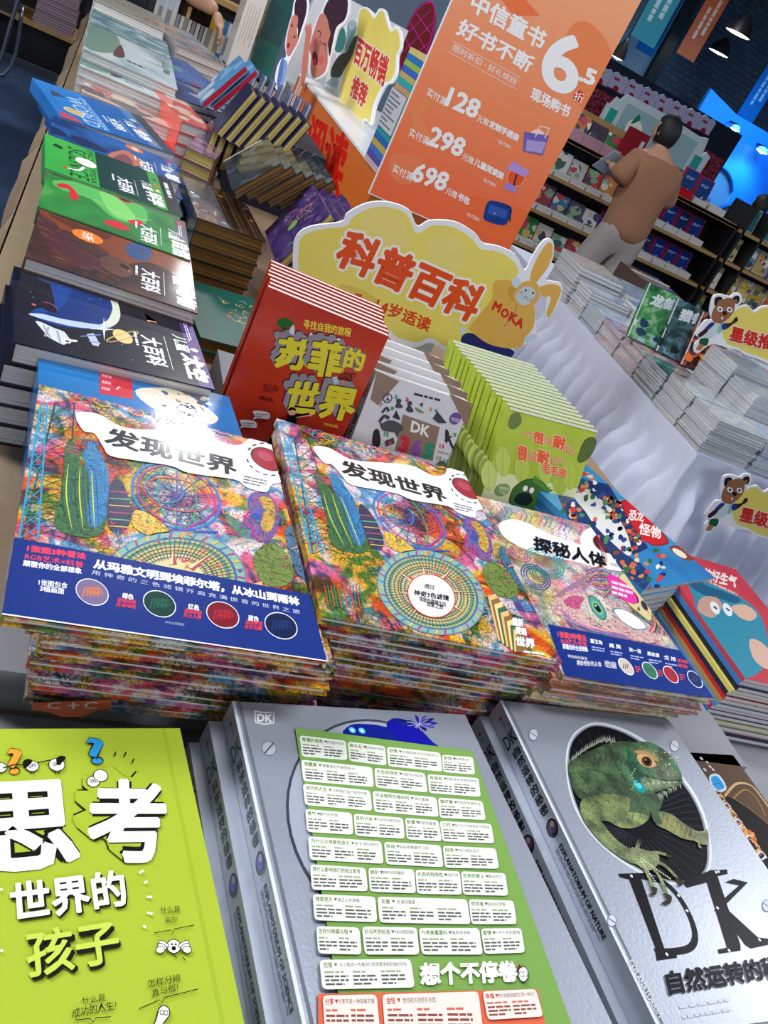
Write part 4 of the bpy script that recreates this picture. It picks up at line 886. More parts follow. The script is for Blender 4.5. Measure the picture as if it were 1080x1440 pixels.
# ================= upright rows behind the stacks =================
def sophie(k):
    q = lambda x, y: (260+x/3, 320+y/3)
    def T(t, A, B, C, col, b=.03, **kw): k.text(t, q(*A), q(*B), q(*C), col, b, **kw)
    T('寻找自我的旅程', (498, 424), (698, 462), (503, 386), '#f4e04a', .02)
    for (t, A, B, C) in (('苏', (372, 590), (525, 612), (400, 455)), ('菲', (510, 620), (660, 642), (540, 468)), ('的', (662, 590), (748, 610), (682, 500)), ('世', (410, 775), (550, 790), (448, 640)), ('界', (548, 800), (702, 822), (590, 660))):
        for s in (8, 7, 6, 5, 4, 3, 2, 1, 0):
            o_ = (-s*2.6, -s*4.6) if t != '的' else (-s*1.6, -s*1.2)
            T(t, (A[0]+o_[0], A[1]+o_[1]), (B[0]+o_[0], B[1]+o_[1]), (C[0]+o_[0], C[1]+o_[1]), '#e9d93c' if s == 0 else ('#2a1a20' if s in (8, 1) else '#9a8f9c'), .06 if s else .045)
    T("SOPHIE'S", (655, 622), (718, 632), (658, 605), '#241a1a', .01); T('WORLD', (650, 640), (705, 650), (652, 622), '#241a1a', .01)
    T('(漫画版)', (310, 725), (372, 740), (312, 705), '#1e1414', .01); T('·完结篇·', (582, 832), (648, 846), (584, 820), '#f4e04a', .0)
    k.bars(q(330, 690), q(392, 702), q(332, 655), 4, '#4a1812', .4, 3, 3)
    for (x, y) in ((325, 790), (270, 828)):
        k.poly([q(x-36, y-18), q(x+20, y-14), q(x+34, y), q(x+28, y+16), q(x-20, y+12), q(x-38, y+20), q(x-30, y+4)], '#ececec', 3); k.bars(q(x-28, y+8), q(x+22, y+12), q(x-26, y-10), 2, '#55525a', .4, x, 5)
    # girl in black pointing at the title
    k.poly([q(*p) for p in ((432, 790), (455, 782), (478, 790), (470, 825), (428, 830), (405, 818), (372, 836), (370, 826), (405, 800))], '#a81c1c', 0); k.poly([q(460, 788), q(525, 780), q(527, 790), q(470, 806)], '#15110f')
    k.poly([q(*p) for p in ((430, 790), (470, 792), (470, 830), (425, 832))], '#17131a'); k.poly([q(425, 830), q(470, 830), q(440, 870), q(405, 930), q(385, 925), q(395, 870)], '#121014'); k.poly([q(420, 832), q(380, 850), q(350, 905), q(365, 912), q(400, 870)], '#121014')
    k.disc(q(452, 775), .0058, '#e8b89a', 16); k.poly([q(436, 772), q(442, 758), q(462, 758), q(470, 772), q(455, 768)], '#14100f', 3); k.disc(q(530, 790), .0018, '#e8b89a', 8); k.stroke([q(405, 818), q(372, 830)], .0016, '#e8b89a'); k.stroke([q(470, 800), q(528, 790)], .0016, '#e8b89a')
    # plant and paper doll
    for (x, y) in ((405, 400), (425, 395), (440, 405), (415, 412)): k.disc(q(x, y), .0052, '#1f6a2a', 10)
    k.stroke([q(424, 415), q(424, 435)], .002, '#5a3a20'); k.poly([q(*p) for p in ((440, 440), (450, 415), (462, 412), (460, 450))], '#d8dce4', 3); k.disc(q(532, 448), .002, '#e8e8e8'); k.disc(q(648, 470), .002, '#e8e8e8')
    k.poly([q(620, 630), q(640, 626), q(650, 655), q(630, 662)], '#c8ccd4'); k.poly([q(660, 645), q(672, 640), q(672, 662), q(662, 660)], '#f08a3a')
M_s, W_s = stand((377, 403), (547, 473), 1.045, .245, .0135, math.radians(5))
mottled('red_brushed', [(.3, '#b4260f'), (.7, '#cf3a18')], 6., 6., .3, .36, .5)
os_ = book('red comic novel with yellow block title, front of its upright row', W_s, .245, .0135, M_s, '#b8290f', '#a01f12', 'red_brushed', 'paper', False, None, name='comic_novel',
    side=lambda k: (setattr(k, 'mm', True), k.vtext('寻找自我的旅程', (.02, .002), (.10, .002), (.02, .011), '#f0d83c', .01), k.vtext('苏菲的世界', (.11, .003), (.20, .003), (.11, .012), '#f0d83c', .05), k.poly([(.21, .003), (.225, .003), (.225, .011), (.21, .011)], '#2a1a1a')))
k = Ink(M_s, .0135); sophie(k); k.build('cover_print', 'satin', os_)
row(os_, 7, .0165, 'upright row of red comic novels', 'red comic novels standing in a row')
# --- white 365 books ---
def art365(k):
    q = lambda x, y: (500+x/3, 340+y/3)
    def T(t, A, B, C, col, b=.03): k.text(t, q(*A), q(*B), q(*C), col, b)
    k.poly([q(90, 545), q(185, 588), q(95, 690), q(62, 665)], '#8d7360'); k.poly([q(490, 682), q(395, 640), q(462, 775), q(470, 790)], '#8d7360')
    k.bars(q(245, 648), q(365, 678), q(247, 634), 1, '#33343a', .7, 2, 4)
    k.poly([q(200, 728), q(355, 782), q(325, 925), q(165, 880)], '#8d7360'); T('DK', (230, 800), (308, 826), (238, 752), '#f2f0ec', .035)
    T('3', (175, 885), (218, 898), (192, 812), '#c8243c', .08); T('6', (226, 900), (272, 912), (242, 828), '#8a4aa0', .08); T('5', (280, 912), (322, 924), (294, 842), '#1f8a6a', .08)
    k.disc(q(135, 660), .0068, None, 20, edge='#17181c', ew=.0014)
    for d in ((0, -1), (0, 1), (.7, .7), (-.7, .7)): k.stroke([q(135, 660), q(135+17*d[0], 660+19*d[1])], .0013, '#17181c')
    for (n_, x, y, c) in (('2', 162, 660, '#1f8a8a'), ('3', 208, 672, '#c8243c'), ('4', 268, 692, '#17181c'), ('5', 308, 712, '#e88a4a'), ('6', 332, 718, '#2fa05a'), ('7', 98, 694, '#8a8c94'), ('8', 146, 708, '#4aa04a'), ('9', 410, 820, '#3fa060'), ('12', 118, 818, '#2f8a6a'), ('13', 352, 868, '#d84a6a'), ('15', 340, 918, '#8aa04a'), ('16', 370, 930, '#3f9a9a'), ('11', 78, 808, '#6fae3f')): T(n_, (x, y), (x+15*(1 if len(n_) < 2 else 1.4), y+5), (x+3, y-17), c, .05)
    dk = '#3c3e46'
    k.disc(q(182, 672), .0042, dk, 12); k.poly([q(168, 690), q(182, 678), q(200, 698), q(172, 700)], dk, 3); k.disc(q(228, 682), .004, dk, 12); k.poly([q(212, 706), q(228, 690), q(245, 715), q(225, 718)], dk, 3)
    k.stroke([q(250, 700), q(268, 712), q(288, 722)], .004, '#6f8a3a', sm=3, taper=True); k.poly([q(325, 745), q(345, 715), q(385, 765), q(350, 765)], dk, 0)
    k.disc(q(420, 745), .0095, '#6a4a90', 20); k.bars(q(402, 755), q(440, 765), q(405, 738), 2, '#d8cce8', .5, 1, 2)
    k.poly([q(155, 740), q(172, 710), q(190, 752)], '#2f3138'); k.stroke([q(100, 760), q(120, 735), q(142, 745)], .005, dk, sm=4); k.stroke([q(112, 720), q(130, 700), q(140, 715)], .004, dk, sm=4)
    k.poly([q(*p) for p in ((105, 775), (130, 755), (165, 755), (195, 775), (200, 795), (185, 800), (175, 825), (165, 805), (135, 800), (115, 795))], '#4a4c54', 3); k.poly([q(105, 775), q(100, 760), q(118, 768)], '#4a4c54')
    k.poly([q(*p) for p in ((72, 860), (75, 800), (95, 790), (105, 830), (100, 862))], '#25262c', 3); k.poly([q(122, 840), q(160, 825), q(165, 850), q(128, 862)], '#4a4448'); k.poly([q(136, 845), q(150, 840), q(152, 852), q(140, 856)], '#c84a30')
    k.poly([q(*p) for p in ((380, 790), (392, 800), (398, 830), (415, 870), (405, 870), (392, 840), (382, 850), (378, 820))], '#25262c', 3); k.stroke([q(376, 838), q(405, 820)], .003, '#25262c'); k.bars(q(345, 888), q(415, 905), q(347, 878), 1, '#9a9ca4', .6, 2, 3)
    k.poly([q(342, 935), q(365, 922), q(390, 948), q(350, 952)], '#5a5c44', 3)
M_3, W_3 = stand((530, 522), (663, 567), .985, .19, .028, math.radians(14))
o365 = book('white illustrated 365 day book with brown corners, front of its upright row', W_3, .19, .028, M_3, '#d8d6da', '#c8c4cc', 'film', 'paper', False, art365,
    side=lambda k: (setattr(k, 'mm', True), k.text('365', (.045, .006), (.045, .022), (.02, .006), '#c8243c', .05), k.vtext('一天一页', (.07, .006), (.15, .006), (.07, .02), '#4a4c54', .03)))
row(o365, 4, .036, 'upright row of white 365 day books', 'white 365 day books standing in a row', js=.006)
# --- green caterpillar books ---
def artcat(k):
    q = lambda x, y: (500+x/3, 340+y/3)
    k.poly([q(655, 705), q(1018, 805), q(955, 1000), q(875, 1170), q(512, 1050)], '#b3c43c') if False else None
    k.mm = True; k.poly([(0, 0), (W_c, 0), (W_c, .10), (0, .10)], '#dde0a8'); k.mm = False
    for (x, y, a, c) in ((620, 930, .3, '#c3d264'), (560, 990, .5, '#c9d878'), (860, 1010, -.1, '#b0c448'), (800, 960, .1, '#c3d05c'), (700, 960, .2, '#bccb52'), (900, 985, .0, '#bccc50')):
        k.poly([q(x, y-70), q(x+34, y-20), q(x+24, y+40), q(x+2, y+60), q(x-24, y+30), q(x-30, y-25)], c, 4, edge='#95ac3c', ew=.0008); k.stroke([q(x, y-60), q(x, y+55)], .0007, '#95ac3c')
    k.poly([q(*p) for p in ((940, 900), (965, 840), (1000, 825), (1015, 850), (990, 905), (955, 930), (938, 925))], '#5d6f3a', 4, edge='#3c4a28', ew=.001); k.poly([q(*p) for p in ((655, 730), (690, 722), (700, 760), (670, 790), (645, 780))], '#6d8044', 4)
    def T(t, A, B, C, col='#f0603a', b=.04, **kw): k.text(t, q(*A), q(*B), q(*C), col, b, out='#f6e6b0', ow=.04)
    T('一只', (692, 818), (745, 832), (695, 792), b=.01); T('很', (745, 848), (792, 860), (752, 795), b=.05); T('没', (792, 850), (828, 860), (798, 818), b=.02); T('耐', (828, 868), (880, 880), (838, 812), b=.05); T('心', (872, 884), (918, 898), (880, 848), b=.02)
    T('很', (678, 918), (722, 932), (684, 852), b=.05); T('没', (726, 920), (764, 930), (732, 878), b=.02); T('耐', (762, 930), (812, 944), (770, 872), b=.05); T('心', (812, 932), (848, 942), (816, 902), b=.02); T('的', (846, 932), (872, 938), (850, 908), b=0.)
    T('毛毛虫', (782, 972), (886, 998), (790, 932), b=.04)
    # plain leafy green bug shape
    k.poly([q(*p) for p in ((650, 1080), (665, 1040), (700, 1012), (740, 1000), (790, 1015), (812, 1060), (805, 1120), (780, 1145), (700, 1125), (655, 1105))], '#3c6a24', 4, edge='#1c3314', ew=.0014)
    k.poly([q(*p) for p in ((668, 1085), (690, 1060), (730, 1060), (745, 1090), (720, 1112), (680, 1105))], '#14200f', 4)
    for (x, y) in ((715, 1040), (742, 1048)): k.disc(q(x, y), .0058, '#e8ecdc', 14, edge='#1c3314', ew=.001)
    for i in range(7): a = i*.5-1.6; k.poly([q(745+i*9, 1010+i*6), q(760+i*12, 985+i*10), q(765+i*8, 1016+i*7)], '#4f8a30', 3)
    k.poly([q(585, 1050), q(600, 1025), q(640, 1022), q(650, 1045), q(635, 1065), q(600, 1070)], '#7c9a58', 4); k.text('你咋回', q(605, 1045), q(645, 1052), q(607, 1030), '#e8f0d8', .0, 1); k.text('了呢?', q(602, 1062), q(636, 1070), q(604, 1048), '#e8f0d8', 0., 1)
    k.stroke([q(815, 1120), q(850, 1110)], .0016, '#2c5a1c'); k.stroke([q(820, 1105), q(835, 1135)], .0016, '#2c5a1c')
    k.mm = True
    for (a, b, c) in ((0, .0, '#eef0e4'),): k.poly([(0, HC-.004), (W_c, HC-.004), (W_c, HC), (0, HC)], '#e8ecd8')
HC = .205
M_c, W_c = stand((717, 572), (840, 605), .995, HC, .0115, math.radians(20))
mottled('leaf_green', [(.3, '#a8bb34'), (.55, '#b9cb48'), (.75, '#8aa03a')], 9., 3., .6, .36, .5)
oc_ = book('lime green picture book with orange title and green bug, front of its upright row', W_c, HC, .0115, M_c, '#b3c43c', '#7c9244', 'leaf_green', 'paper', True, None, name='picture_book')
k = Ink(M_c, .0115); artcat(k); k.build('cover_print', 'gloss', oc_)
row(oc_, 15, .0152, 'upright row of lime green picture books', 'lime green picture books standing in a row', js=.003)
# ================= left column of encyclopedias =================
def blobs(k, w, h, pal, seed, n=14, r=.3):
    """loose picture patches for small covers"""
    q = random.Random(seed); mm, k.mm = k.mm, True
    for i in range(n):
        cx, cy, a = q.uniform(0, w), q.uniform(0, h), q.uniform(.08, r)*min(w, h); k.poly([(min(max(cx+a*q.uniform(.6, 1.3)*math.cos(t), 0), w), min(max(cy+a*q.uniform(.5, 1.)*math.sin(t), 0), h)) for t in np.linspace(0, 2*PI, 8)[:-1]], q.choice(pal))
    k.mm = mm
def far(BL, BR, z, TL):
    M, W = lay(BL, BR, z, 0.); return (M.inverted() @ at(*TL, z=z)).y-.002
def lbook(label, BL, BR, z, dep, t, cover, art=None, n=0, what=None, group=None, mat='gloss', pages='paper', dx=0., dy=0., hard=True, w=None, skip=('cover_print',), jr=.01, name='book', sq=None):
    M, W = lay(BL, BR, z, t)
    if sq: M = frame(at(*BL, z=z)-Vector((0, 0, t)), (1, sq, 0), (-sq, 1, 0)); W = w or .255
    if isinstance(dep, tuple): dep = (M.inverted() @ at(*dep, z=z)).y-.003
    o = book(label, w or W, dep, t, M, cover, cover, mat, pages, hard, None, name=name)
    if art:
        k = Ink(M, t, mm=True); art(k, w or W, dep); cutk(k, w or W, dep); k.build('cover_print', mat if mat in ('film', 'gloss', 'satin', 'matte', 'crinkle') else 'gloss', o)
    if n: under(o, n, t+.0004, what, group, dx=dx, dy=dy, jx=.002, jr=jr, skip=skip, seed=len(what))
    return o
def cutk(k, w, h):
    for i, v in enumerate(k.v): k.v[i] = (min(max(v[0], 0), w), min(max(v[1], 0), h), v[2])
def P5(k, pts, col, sc, off, sm=4, **kw):
    mm, k.mm = k.mm, False; k.poly([(off[0]+x/sc, off[1]+y/sc) for x, y in pts], col, sm, **kw); k.mm = mm
def T5(k, t, A, B, C, col, sc, off, b=.03, res=1):
    mm, k.mm = k.mm, False; k.text(t, *[(off[0]+p[0]/sc, off[1]+p[1]/sc) for p in (A, B, C)], col, b, res); k.mm = mm
O5 = (0, 260)
def hanging(k, w, h, l1, l2, seal, strip, white='#f2f4f6'):
    """title block reading across the short side at the right end of the cover"""
    pass
def sticker(k, px, r, sc=1.):
    """round orange price sticker; written sideways on the cover like the books"""
    c = k.L(px); mm, k.mm = k.mm, True
    k.disc(c, r, '#e0782a', 24); a, b = c
    k.text('5折', (a-.38*r, b+.70*r), (a-.38*r, b-.70*r), (a+.42*r, b+.70*r), '#f6f4ee', .012); k.mm = mm
def side_title(k, x, w, h, big, small='大百科', kid='儿童', yb=.06, s=.05, col='#f4f6f8'):
    """chinese title turned a quarter, read from the right end"""
    def T(t, x0, y0, l, hh, b=.04): k.text(t, (x0, y0), (x0, y0-l), (x0+hh, y0), col, b)
    T(kid, x+.026, h*.62, .05, .022, .02); T(big, x+.030, h*.62-.055, .075, .034, .05); T(small, x-.024, h*.62-.03, .085, .03, .03)
    k.stroke([(x+.012, h*.55), (x+.012, h*.12)], .0008, col); k.bars((x-.034, h*.5), (x-.034, h*.2), (x-.028, h*.5), 1, col, .6, 3, 4)
def ed(k, w, h, strip, seal='#c23040'):
    k.poly([(w-.022, 0), (w, 0), (w, h), (w-.022, h)], strip); k.poly([(w-.017, h-.03), (w-.005, h-.03), (w-.005, h-.014), (w-.017, h-.014)], seal)
    k.bars((w-.009, h-.035), (w-.009, h-.10), (w-.016, h-.035), 2, '#e4e6ee', .5, 4, 5)
    r = random.Random(int(w*1e5)); 
    for i in range(5): k.disc((w-.011, .02+.022*i), .006, r.choice(('#8a6a9a', '#c8a070', '#5a7a9a', '#d8d0c0')), 10)
def a_space(k, w, h):
    k.mm = False; g = lambda x, y: (x/3, 260+y/3)
    r = random.Random(4)
    k.poly([g(*p) for p in ((215, 400), (300, 385), (400, 420), (480, 470), (506, 530), (500, 575), (460, 602), (380, 608), (280, 600), (200, 580), (130, 545), (160, 520), (230, 510))], '#12408a', 4)
    k.poly([g(*p) for p in ((300, 385), (400, 420), (480, 470), (506, 530), (500, 575), (460, 602), (380, 608), (440, 580), (465, 530), (430, 460), (370, 420))], '#cfd6c4', 4)
    k.poly([g(*p) for p in ((350, 405), (430, 440), (470, 500), (470, 540), (440, 580), (350, 590), (240, 560), (180, 540), (260, 520), (300, 450))], '#0f2f72', 4)
    k.poly([g(*p) for p in ((120, 545), (200, 572), (320, 600), (420, 606), (470, 598), (380, 585), (260, 565), (180, 545))], '#b7c8e6', 4)
    k.disc(g(440, 608), .004, '#e8f0ff', 12); k.poly([g(438, 560), g(444, 605), g(490, 612), g(444, 612), g(440, 660), g(434, 612), g(390, 608), g(434, 602)], '#dfeaff', 0)
    k.ell(g(212, 515), g(245, 528), g(208, 498), '#8a4060', 16); k.ell(g(208, 518), g(242, 530), g(204, 500), '#1a0e20', 16); k.ell(g(188, 400), g(222, 412), g(186, 388), '#22406a', 16); k.disc(g(142, 505), .003, '#c8645a', 10)
    # astronaut, satellite, ringed planet, comet
    k.poly([g(*p) for p in ((150, 575), (175, 580), (230, 605), (270, 620), (295, 650), (325, 655), (322, 664), (290, 662), (270, 675), (235, 660), (200, 640), (185, 620), (160, 590))], '#cfd4dc', 3); k.disc(g(282, 660), .0052, '#f0f2f6', 14); k.disc(g(284, 660), .003, '#3a3f4c', 10)
    for a_ in ((180, 590, 215, 650), (205, 600, 190, 640), (240, 615, 255, 668)): k.stroke([g(a_[0], a_[1]), g(a_[2], a_[3])], .003, '#9aa2b0')
    k.poly([g(365, 630), g(395, 626), g(420, 670), g(415, 682), g(390, 676)], '#b8c4d8'); k.stroke([g(340, 640), g(425, 632)], .003, '#5a78b0'); k.stroke([g(375, 660), g(425, 668)], .003, '#8a94a8')
    k.ell(g(518, 640), g(560, 652), g(512, 612), '#e2c886', 20); k.ell(g(518, 640), g(582, 622), g(522, 652), None, 30, edge='#c8a868', ew=.002)
    k.poly([g(610, 540), g(620, 570), g(665, 580), g(622, 576)], '#e8b890'); k.disc(g(655, 579), .0018, '#ffb070', 8)
    for i in range(45):
        x, y = r.uniform(100, 760), r.uniform(385, 780); k.disc(g(x, y), r.uniform(.0004, .001), '#c8d4f4', 5)
    T5(k, '儿童', (712, 640), (712, 700), (765, 655) if False else (760, 650), '#f4f6f8', 3, O5) if False else None
    k.mm = True; ed(k, w, h, '#4a2478')
    side_title(k, w-.066, w, h, '太空')
def a_monkey(k, w, h):
    k.mm = False; g = lambda x, y: (x/3, 260+y/3); r = random.Random(9)
    k.poly([g(*p) for p in ((170, 90), (300, 100), (420, 130), (560, 190), (700, 250), (790, 310), (800, 400), (640, 330), (520, 330), (420, 260), (300, 200), (200, 170))], '#7a3c22', 4)
    k.poly([g(*p) for p in ((200, 120), (330, 130), (430, 170), (470, 220), (400, 230), (300, 180))], '#5a2c22', 4); k.poly([g(*p) for p in ((150, 130), (220, 150), (300, 240), (400, 300), (430, 360), (300, 340), (200, 260))], '#4a2a30', 4)
    k.poly([g(*p) for p in ((540, 250), (600, 240), (640, 280), (620, 320), (560, 310), (530, 280))], '#2a4a7a', 4); k.poly([g(*p) for p in ((420, 310), (480, 300), (540, 330), (560, 370), (520, 390), (450, 360))], '#5c3a34', 4); k.ell(g(525, 345), g(548, 355), g(522, 335), '#1a1010', 12); k.disc(g(545, 362), .002, '#d88a5a', 8)
    k.keep()
    for i in range(150):
        x, y = r.uniform(120, 800), r.uniform(100, 480); y = 100+(x-120)*.33+r.uniform(0, 190); l = r.uniform(25, 60); k.stroke([g(x, y), g(x+l, y+l*r.uniform(.2, .7))], .0007, r.choice(('#a85a30', '#8a4426', '#4a2418', '#2a1a2a', '#b8703c')), taper=False)
    k.keep(False); sticker(k, g(370, 218), .024); k.mm = True; ed(k, w, h, '#5a3a30', '#c23040'); side_title(k, w-.062, w, h, '动物')
def a_frog(k, w, h):
    k.mm = False; g = lambda x, y: (x/3, 260+y/3)
    k.poly([g(*p) for p in ((230, -20), (420, 0), (560, 50), (620, 120), (600, 170), (480, 140), (380, 60), (260, 20))], '#58b058', 4); k.poly([g(*p) for p in ((420, 30), (500, 60), (570, 130), (540, 150), (470, 120))], '#7cc86a', 4)
    for pts in (((240, -5), (290, 0), (330, 45), (325, 62), (295, 55), (290, 20), (250, 10)), ((440, 150), (500, 155), (550, 190), (500, 185), (450, 165)), ((485, 40), (540, 55), (560, 75), (520, 72)), ((540, 150), (590, 150), (605, 168), (560, 168))): k.poly([g(*p) for p in pts], '#c82838', 4)
    k.ell(g(525, 60), g(548, 68), g(522, 50), '#20140f', 10); k.stroke([g(400, 60), g(520, 130), g(640, 150)], .002, '#a8d890', sm=3)
    k.mm = True; ed(k, w, h, '#4a5058'); side_title(k, w-.062, w, h, '自然')
def a_sci(k, w, h):
    k.poly([(w*.38, 0), (w-.05, 0), (w-.05, h), (w*.38, h)], '#0f3a36'); k.poly([(w-.05, 0), (w-.028, 0), (w-.028, h), (w-.05, h)], '#3f9a3c'); k.poly([(w-.028, 0), (w, 0), (w, h), (w-.028, h)], '#15161c')
    for i in range(5): k.poly([(w-.046, .03+i*.035), (w-.032, .03+i*.035), (w-.036, .05+i*.035)], ('#c8703a', '#2a5a8a', '#e0c8a0')[i % 3])
    k.text('SCIENCE', (w*.17, h-.03), (w*.17, .01), (w*.31, h-.03), '#12401c', .0); k.text('ENCYCLOPEDIA', (w*.32, h-.01), (w*.32, .01), (w*.365, h-.01), '#12401c', 0.)
    k.stroke([(.035, h*.2), (.06, h*.26), (.07, h*.4)], .006, '#eef2ea', sm=3); k.disc((.036, h*.21), .005, '#d83a3a', 10); k.ell((.075, h*.55), (.095, h*.55), (.075, h*.66), '#e8ece8', 14); k.poly([(.02, h*.8), (.034, h*.76), (.03, h*.68), (.014, h*.72)], '#12401c')
    k.bars((w-.02, h-.04), (w-.02, .02), (w-.008, h-.04), 1, '#d8dae2', .7, 3, 4); side_title(k, w-.095, w, h, '科学')
def a_volc(k, w, h):
    blobs(k, w*.6, h, ('#15356a', '#1c4a8c', '#122a54'), 4, 8); k.poly([(w*.42, 0), (w*.62, 0), (w*.72, h*.3), (w*.6, h*.62), (w*.5, h*.4)], '#b8705a', 3); k.poly([(w*.46, 0), (w*.6, 0), (w*.62, h*.2), (w*.56, h*.4)], '#7c4a50', 3)
    k.mm = True; ed(k, w, h, '#1c5a9a'); side_title(k, w-.062, w, h, '地理'); sticker(k, (198, 212), .021) if False else None; c = (w*.66, h*.86); k.disc(c, .020, '#e0782a', 22); k.text('5折', (c[0]-.006, c[1]+.013), (c[0]-.006, c[1]-.013), (c[0]+.009, c[1]+.013), '#f6f4ee', .03)
def a_world(k, w, h):
    k.text('WORLD', (w*.22, h-.06), (w*.22, .01), (w*.36, h-.06), '#b8d4f0', .0); k.text('ENCYCLOPEDIA', (w*.37, h-.04), (w*.37, .01), (w*.42, h-.04), '#b8d4f0', 0.)
    k.poly([(w*.43, 0), (w-.06, 0), (w-.06, h), (w*.43, h)], '#1a5fa8'); k.poly([(w-.06, 0), (w-.03, 0), (w-.03, h), (w-.06, h)], '#4a7ab0'); k.poly([(w-.03, 0), (w, 0), (w, h), (w-.03, h)], '#3a4048')
    for i in range(6): k.disc((w-.045, .03+i*.032), .009, ('#c8885a', '#2a4a8a', '#d8d0c0')[i % 3], 8)
    k.disc((.05, h*.3), .022, '#c8a870', 14, edge='#e8d8b0', ew=.003); k.poly([(.0, .0), (.05, 0), (.04, .03), (.01, .05)], '#b84a5a'); k.poly([(.02, h*.6), (.06, h*.7), (.03, h*.8)], '#3a4a6a'); side_title(k, w-.105, w, h, '世界')
mottled('deep_space', [(.3, '#05060e'), (.6, '#0c0f26'), (.75, '#16123a')], 9.); mottled('ape_brown', [(.3, '#1c1624'), (.5, '#3c2220'), (.72, '#5c3424')], 10., 6.); mottled('frog_green', [(.3, '#1f5a2c'), (.6, '#2f8a3c'), (.8, '#78b45a')], 8.)
mottled('volcano_blue', [(.3, '#0f2c5c'), (.6, '#1c58a0'), (.8, '#2a6ab4')], 10.); mottled('leaf_bright', [(.3, '#2f9a3c'), (.7, '#43b04a')], 6.); mottled('sky_blue', [(.3, '#1f66b0'), (.7, '#2f80cc')], 6.)
G = 'hardcover encyclopedias along the left table edge'
lbook('black space encyclopedia with planet and astronaut, nearest of the encyclopedias on the left edge', (20, 481), (302, 548), .90, .232, .0297, '#0a0a14', a_space, 4, 'black space encyclopedia stack', G, mat='deep_space', dx=-.03, dy=-.004, name='encyclopedia')
lbook('brown orangutan encyclopedia with round orange sticker, behind the black space one', (35, 361), (278, 441), .922, (52, 289), .0211, '#3a2226', a_monkey, 7, 'orangutan encyclopedia stack', G, mat='ape_brown', name='encyclopedia')
lbook('green tree frog encyclopedia partly under the bright green science one', (53, 290), (268, 366), .925, (63, 238), .0297, '#2a6a34', a_frog, 4, 'tree frog encyclopedia stack', G, dx=.03, mat='frog_green', name='encyclopedia')
lbook('bright green science encyclopedia with dark green title panel', (63, 236), (257, 304), .93, (72, 190), .0297, '#3aa846', a_sci, 5, 'bright green science stack', G, dx=.03, mat='leaf_bright', name='encyclopedia')
lbook('dark blue volcano encyclopedia with orange sticker, behind the green science one', (72, 190), (254, 258), .925, (84, 165), .0297, '#1a3f78', a_volc, 4, 'volcano encyclopedia stack', G, dx=.05, mat='volcano_blue', name='encyclopedia')
lbook('light blue world encyclopedia with globe lettering, behind the volcano one', (85, 164), (247, 217), .93, (92, 125), .0297, '#2a74c0', a_world, 5, 'light blue world stack', G, dx=.085, mat='sky_blue', name='encyclopedia')
def a_redc(k, w, h):
    k.poly([(w*.45, 0), (w, 0), (w, h), (w*.45, h)], '#c8202c'); blobs(k, w*.5, h, ('#4a8ac0', '#c8c0b0', '#8a3a3a', '#e0e0d8'), 8, 16); k.text('哇!', (w*.78, h*.5), (w*.98, h*.5), (w*.78, h*.95), '#f4f0ea', .06); k.text('动物', (w*.5, h*.45), (w*.74, h*.45), (w*.5, h*.85), '#e8d850', .05)
def a_manga(k, w, h):
    blobs(k, w*.9, h*.8, ('#4a4450', '#8a6a60', '#2a2630', '#c8a890', '#c23a3a'), 5, 14, .25); k.disc((w*.62, h*.22), .02, '#d8a890', 12); k.text('少女', (w*.1, h*.2), (w*.3, h*.2), (w*.1, h*.5), '#c84a4a', .03)
mottled('wash_pale', [(.3, '#7d9a98'), (.5, '#b8c6c8'), (.75, '#d8dcdc')], 6., 3., .8, .45, .6); mottled('wash_sea', [(.3, '#46607c'), (.5, '#7a9a9c'), (.65, '#b8c4c8'), (.8, '#e0e0dc')], 9., 5., 1.5)
def a_wash(k, w, h):
    k.poly([(0, h*.1), (w*.25, h*.2), (w*.36, h*.6), (w*.3, h), (0, h)], '#6d8a7c', 3); k.poly([(w*.30, h*.2), (w*.42, h*.3), (w*.38, h*.7), (w*.33, h*.5)], '#5a3a3c', 3); k.bars((w*.45, h*.2), (w*.8, h*.2), (w*.45, h*.26), 1, '#3a4a4c', .7, 3, 6); k.text('山海', (w*.86, h*.75), (w*.86, h*.35), (w*.95, h*.75), '#4a5a5c', .02)
o = lbook('red comic hardcover with big white characters behind the blue encyclopedias', (104, 158), (247, 205), .885, (116, 127), .034, '#c8202c', a_redc, 3, 'red comic hardcover stack', 'red comic hardcovers', sq=.01, name='encyclopedia')
o = lbook('pale manga cover with dark haired figure above the red comic', (115, 128), (246, 163), .92, (116, 96), .034, '#d8c4b0', a_manga, 4, 'pale manga stack', 'pale manga covers', mat='film', sq=.01)
o = lbook('misty green landscape book wrapped in film, nearer of the two alike', (113, 92), (243, 150), .955, (117, 70), .022, '#a8b4b4', a_wash, 8, 'nearer misty landscape stack', 'film wrapped misty landscape books', mat='wash_pale', sq=.01)
o = lbook('misty green landscape book wrapped in film, farther of the two alike', (117, 68), (242, 122), .985, (126, 32), .022, '#a8b4b4', a_wash, 9, 'farther misty landscape stack', 'film wrapped misty landscape books', mat='wash_pale', sq=.01)
o = lbook('blue grey sea landscape book wrapped in film beyond the misty ones', (126, 30), (232, 68), .985, .32, .03, '#5a7288', None, 5, 'sea landscape book stack', 'sea landscape books', mat='wash_sea', sq=.01)
def a_cream(k, w, h):
    k.disc((w*.80, h*.28), .030, '#e0782a', 22); k.text('5折', (w*.80-.009, h*.28+.02), (w*.80-.009, h*.28-.02), (w*.80+.013, h*.28+.02), '#f6f4ee', .03); k.bars((w*.2, h*.5), (w*.6, h*.5), (w*.2, h*.6), 2, '#a8a498', .5, 2, 5)
o = lbook('cream cover with round orange price sticker at the far end of the left column', (132, -2), (230, 27), 1.0, .4, .03, '#c8c2b4', a_cream, 5, 'cream book stack', 'cream books at the far end', mat='film', sq=.01)
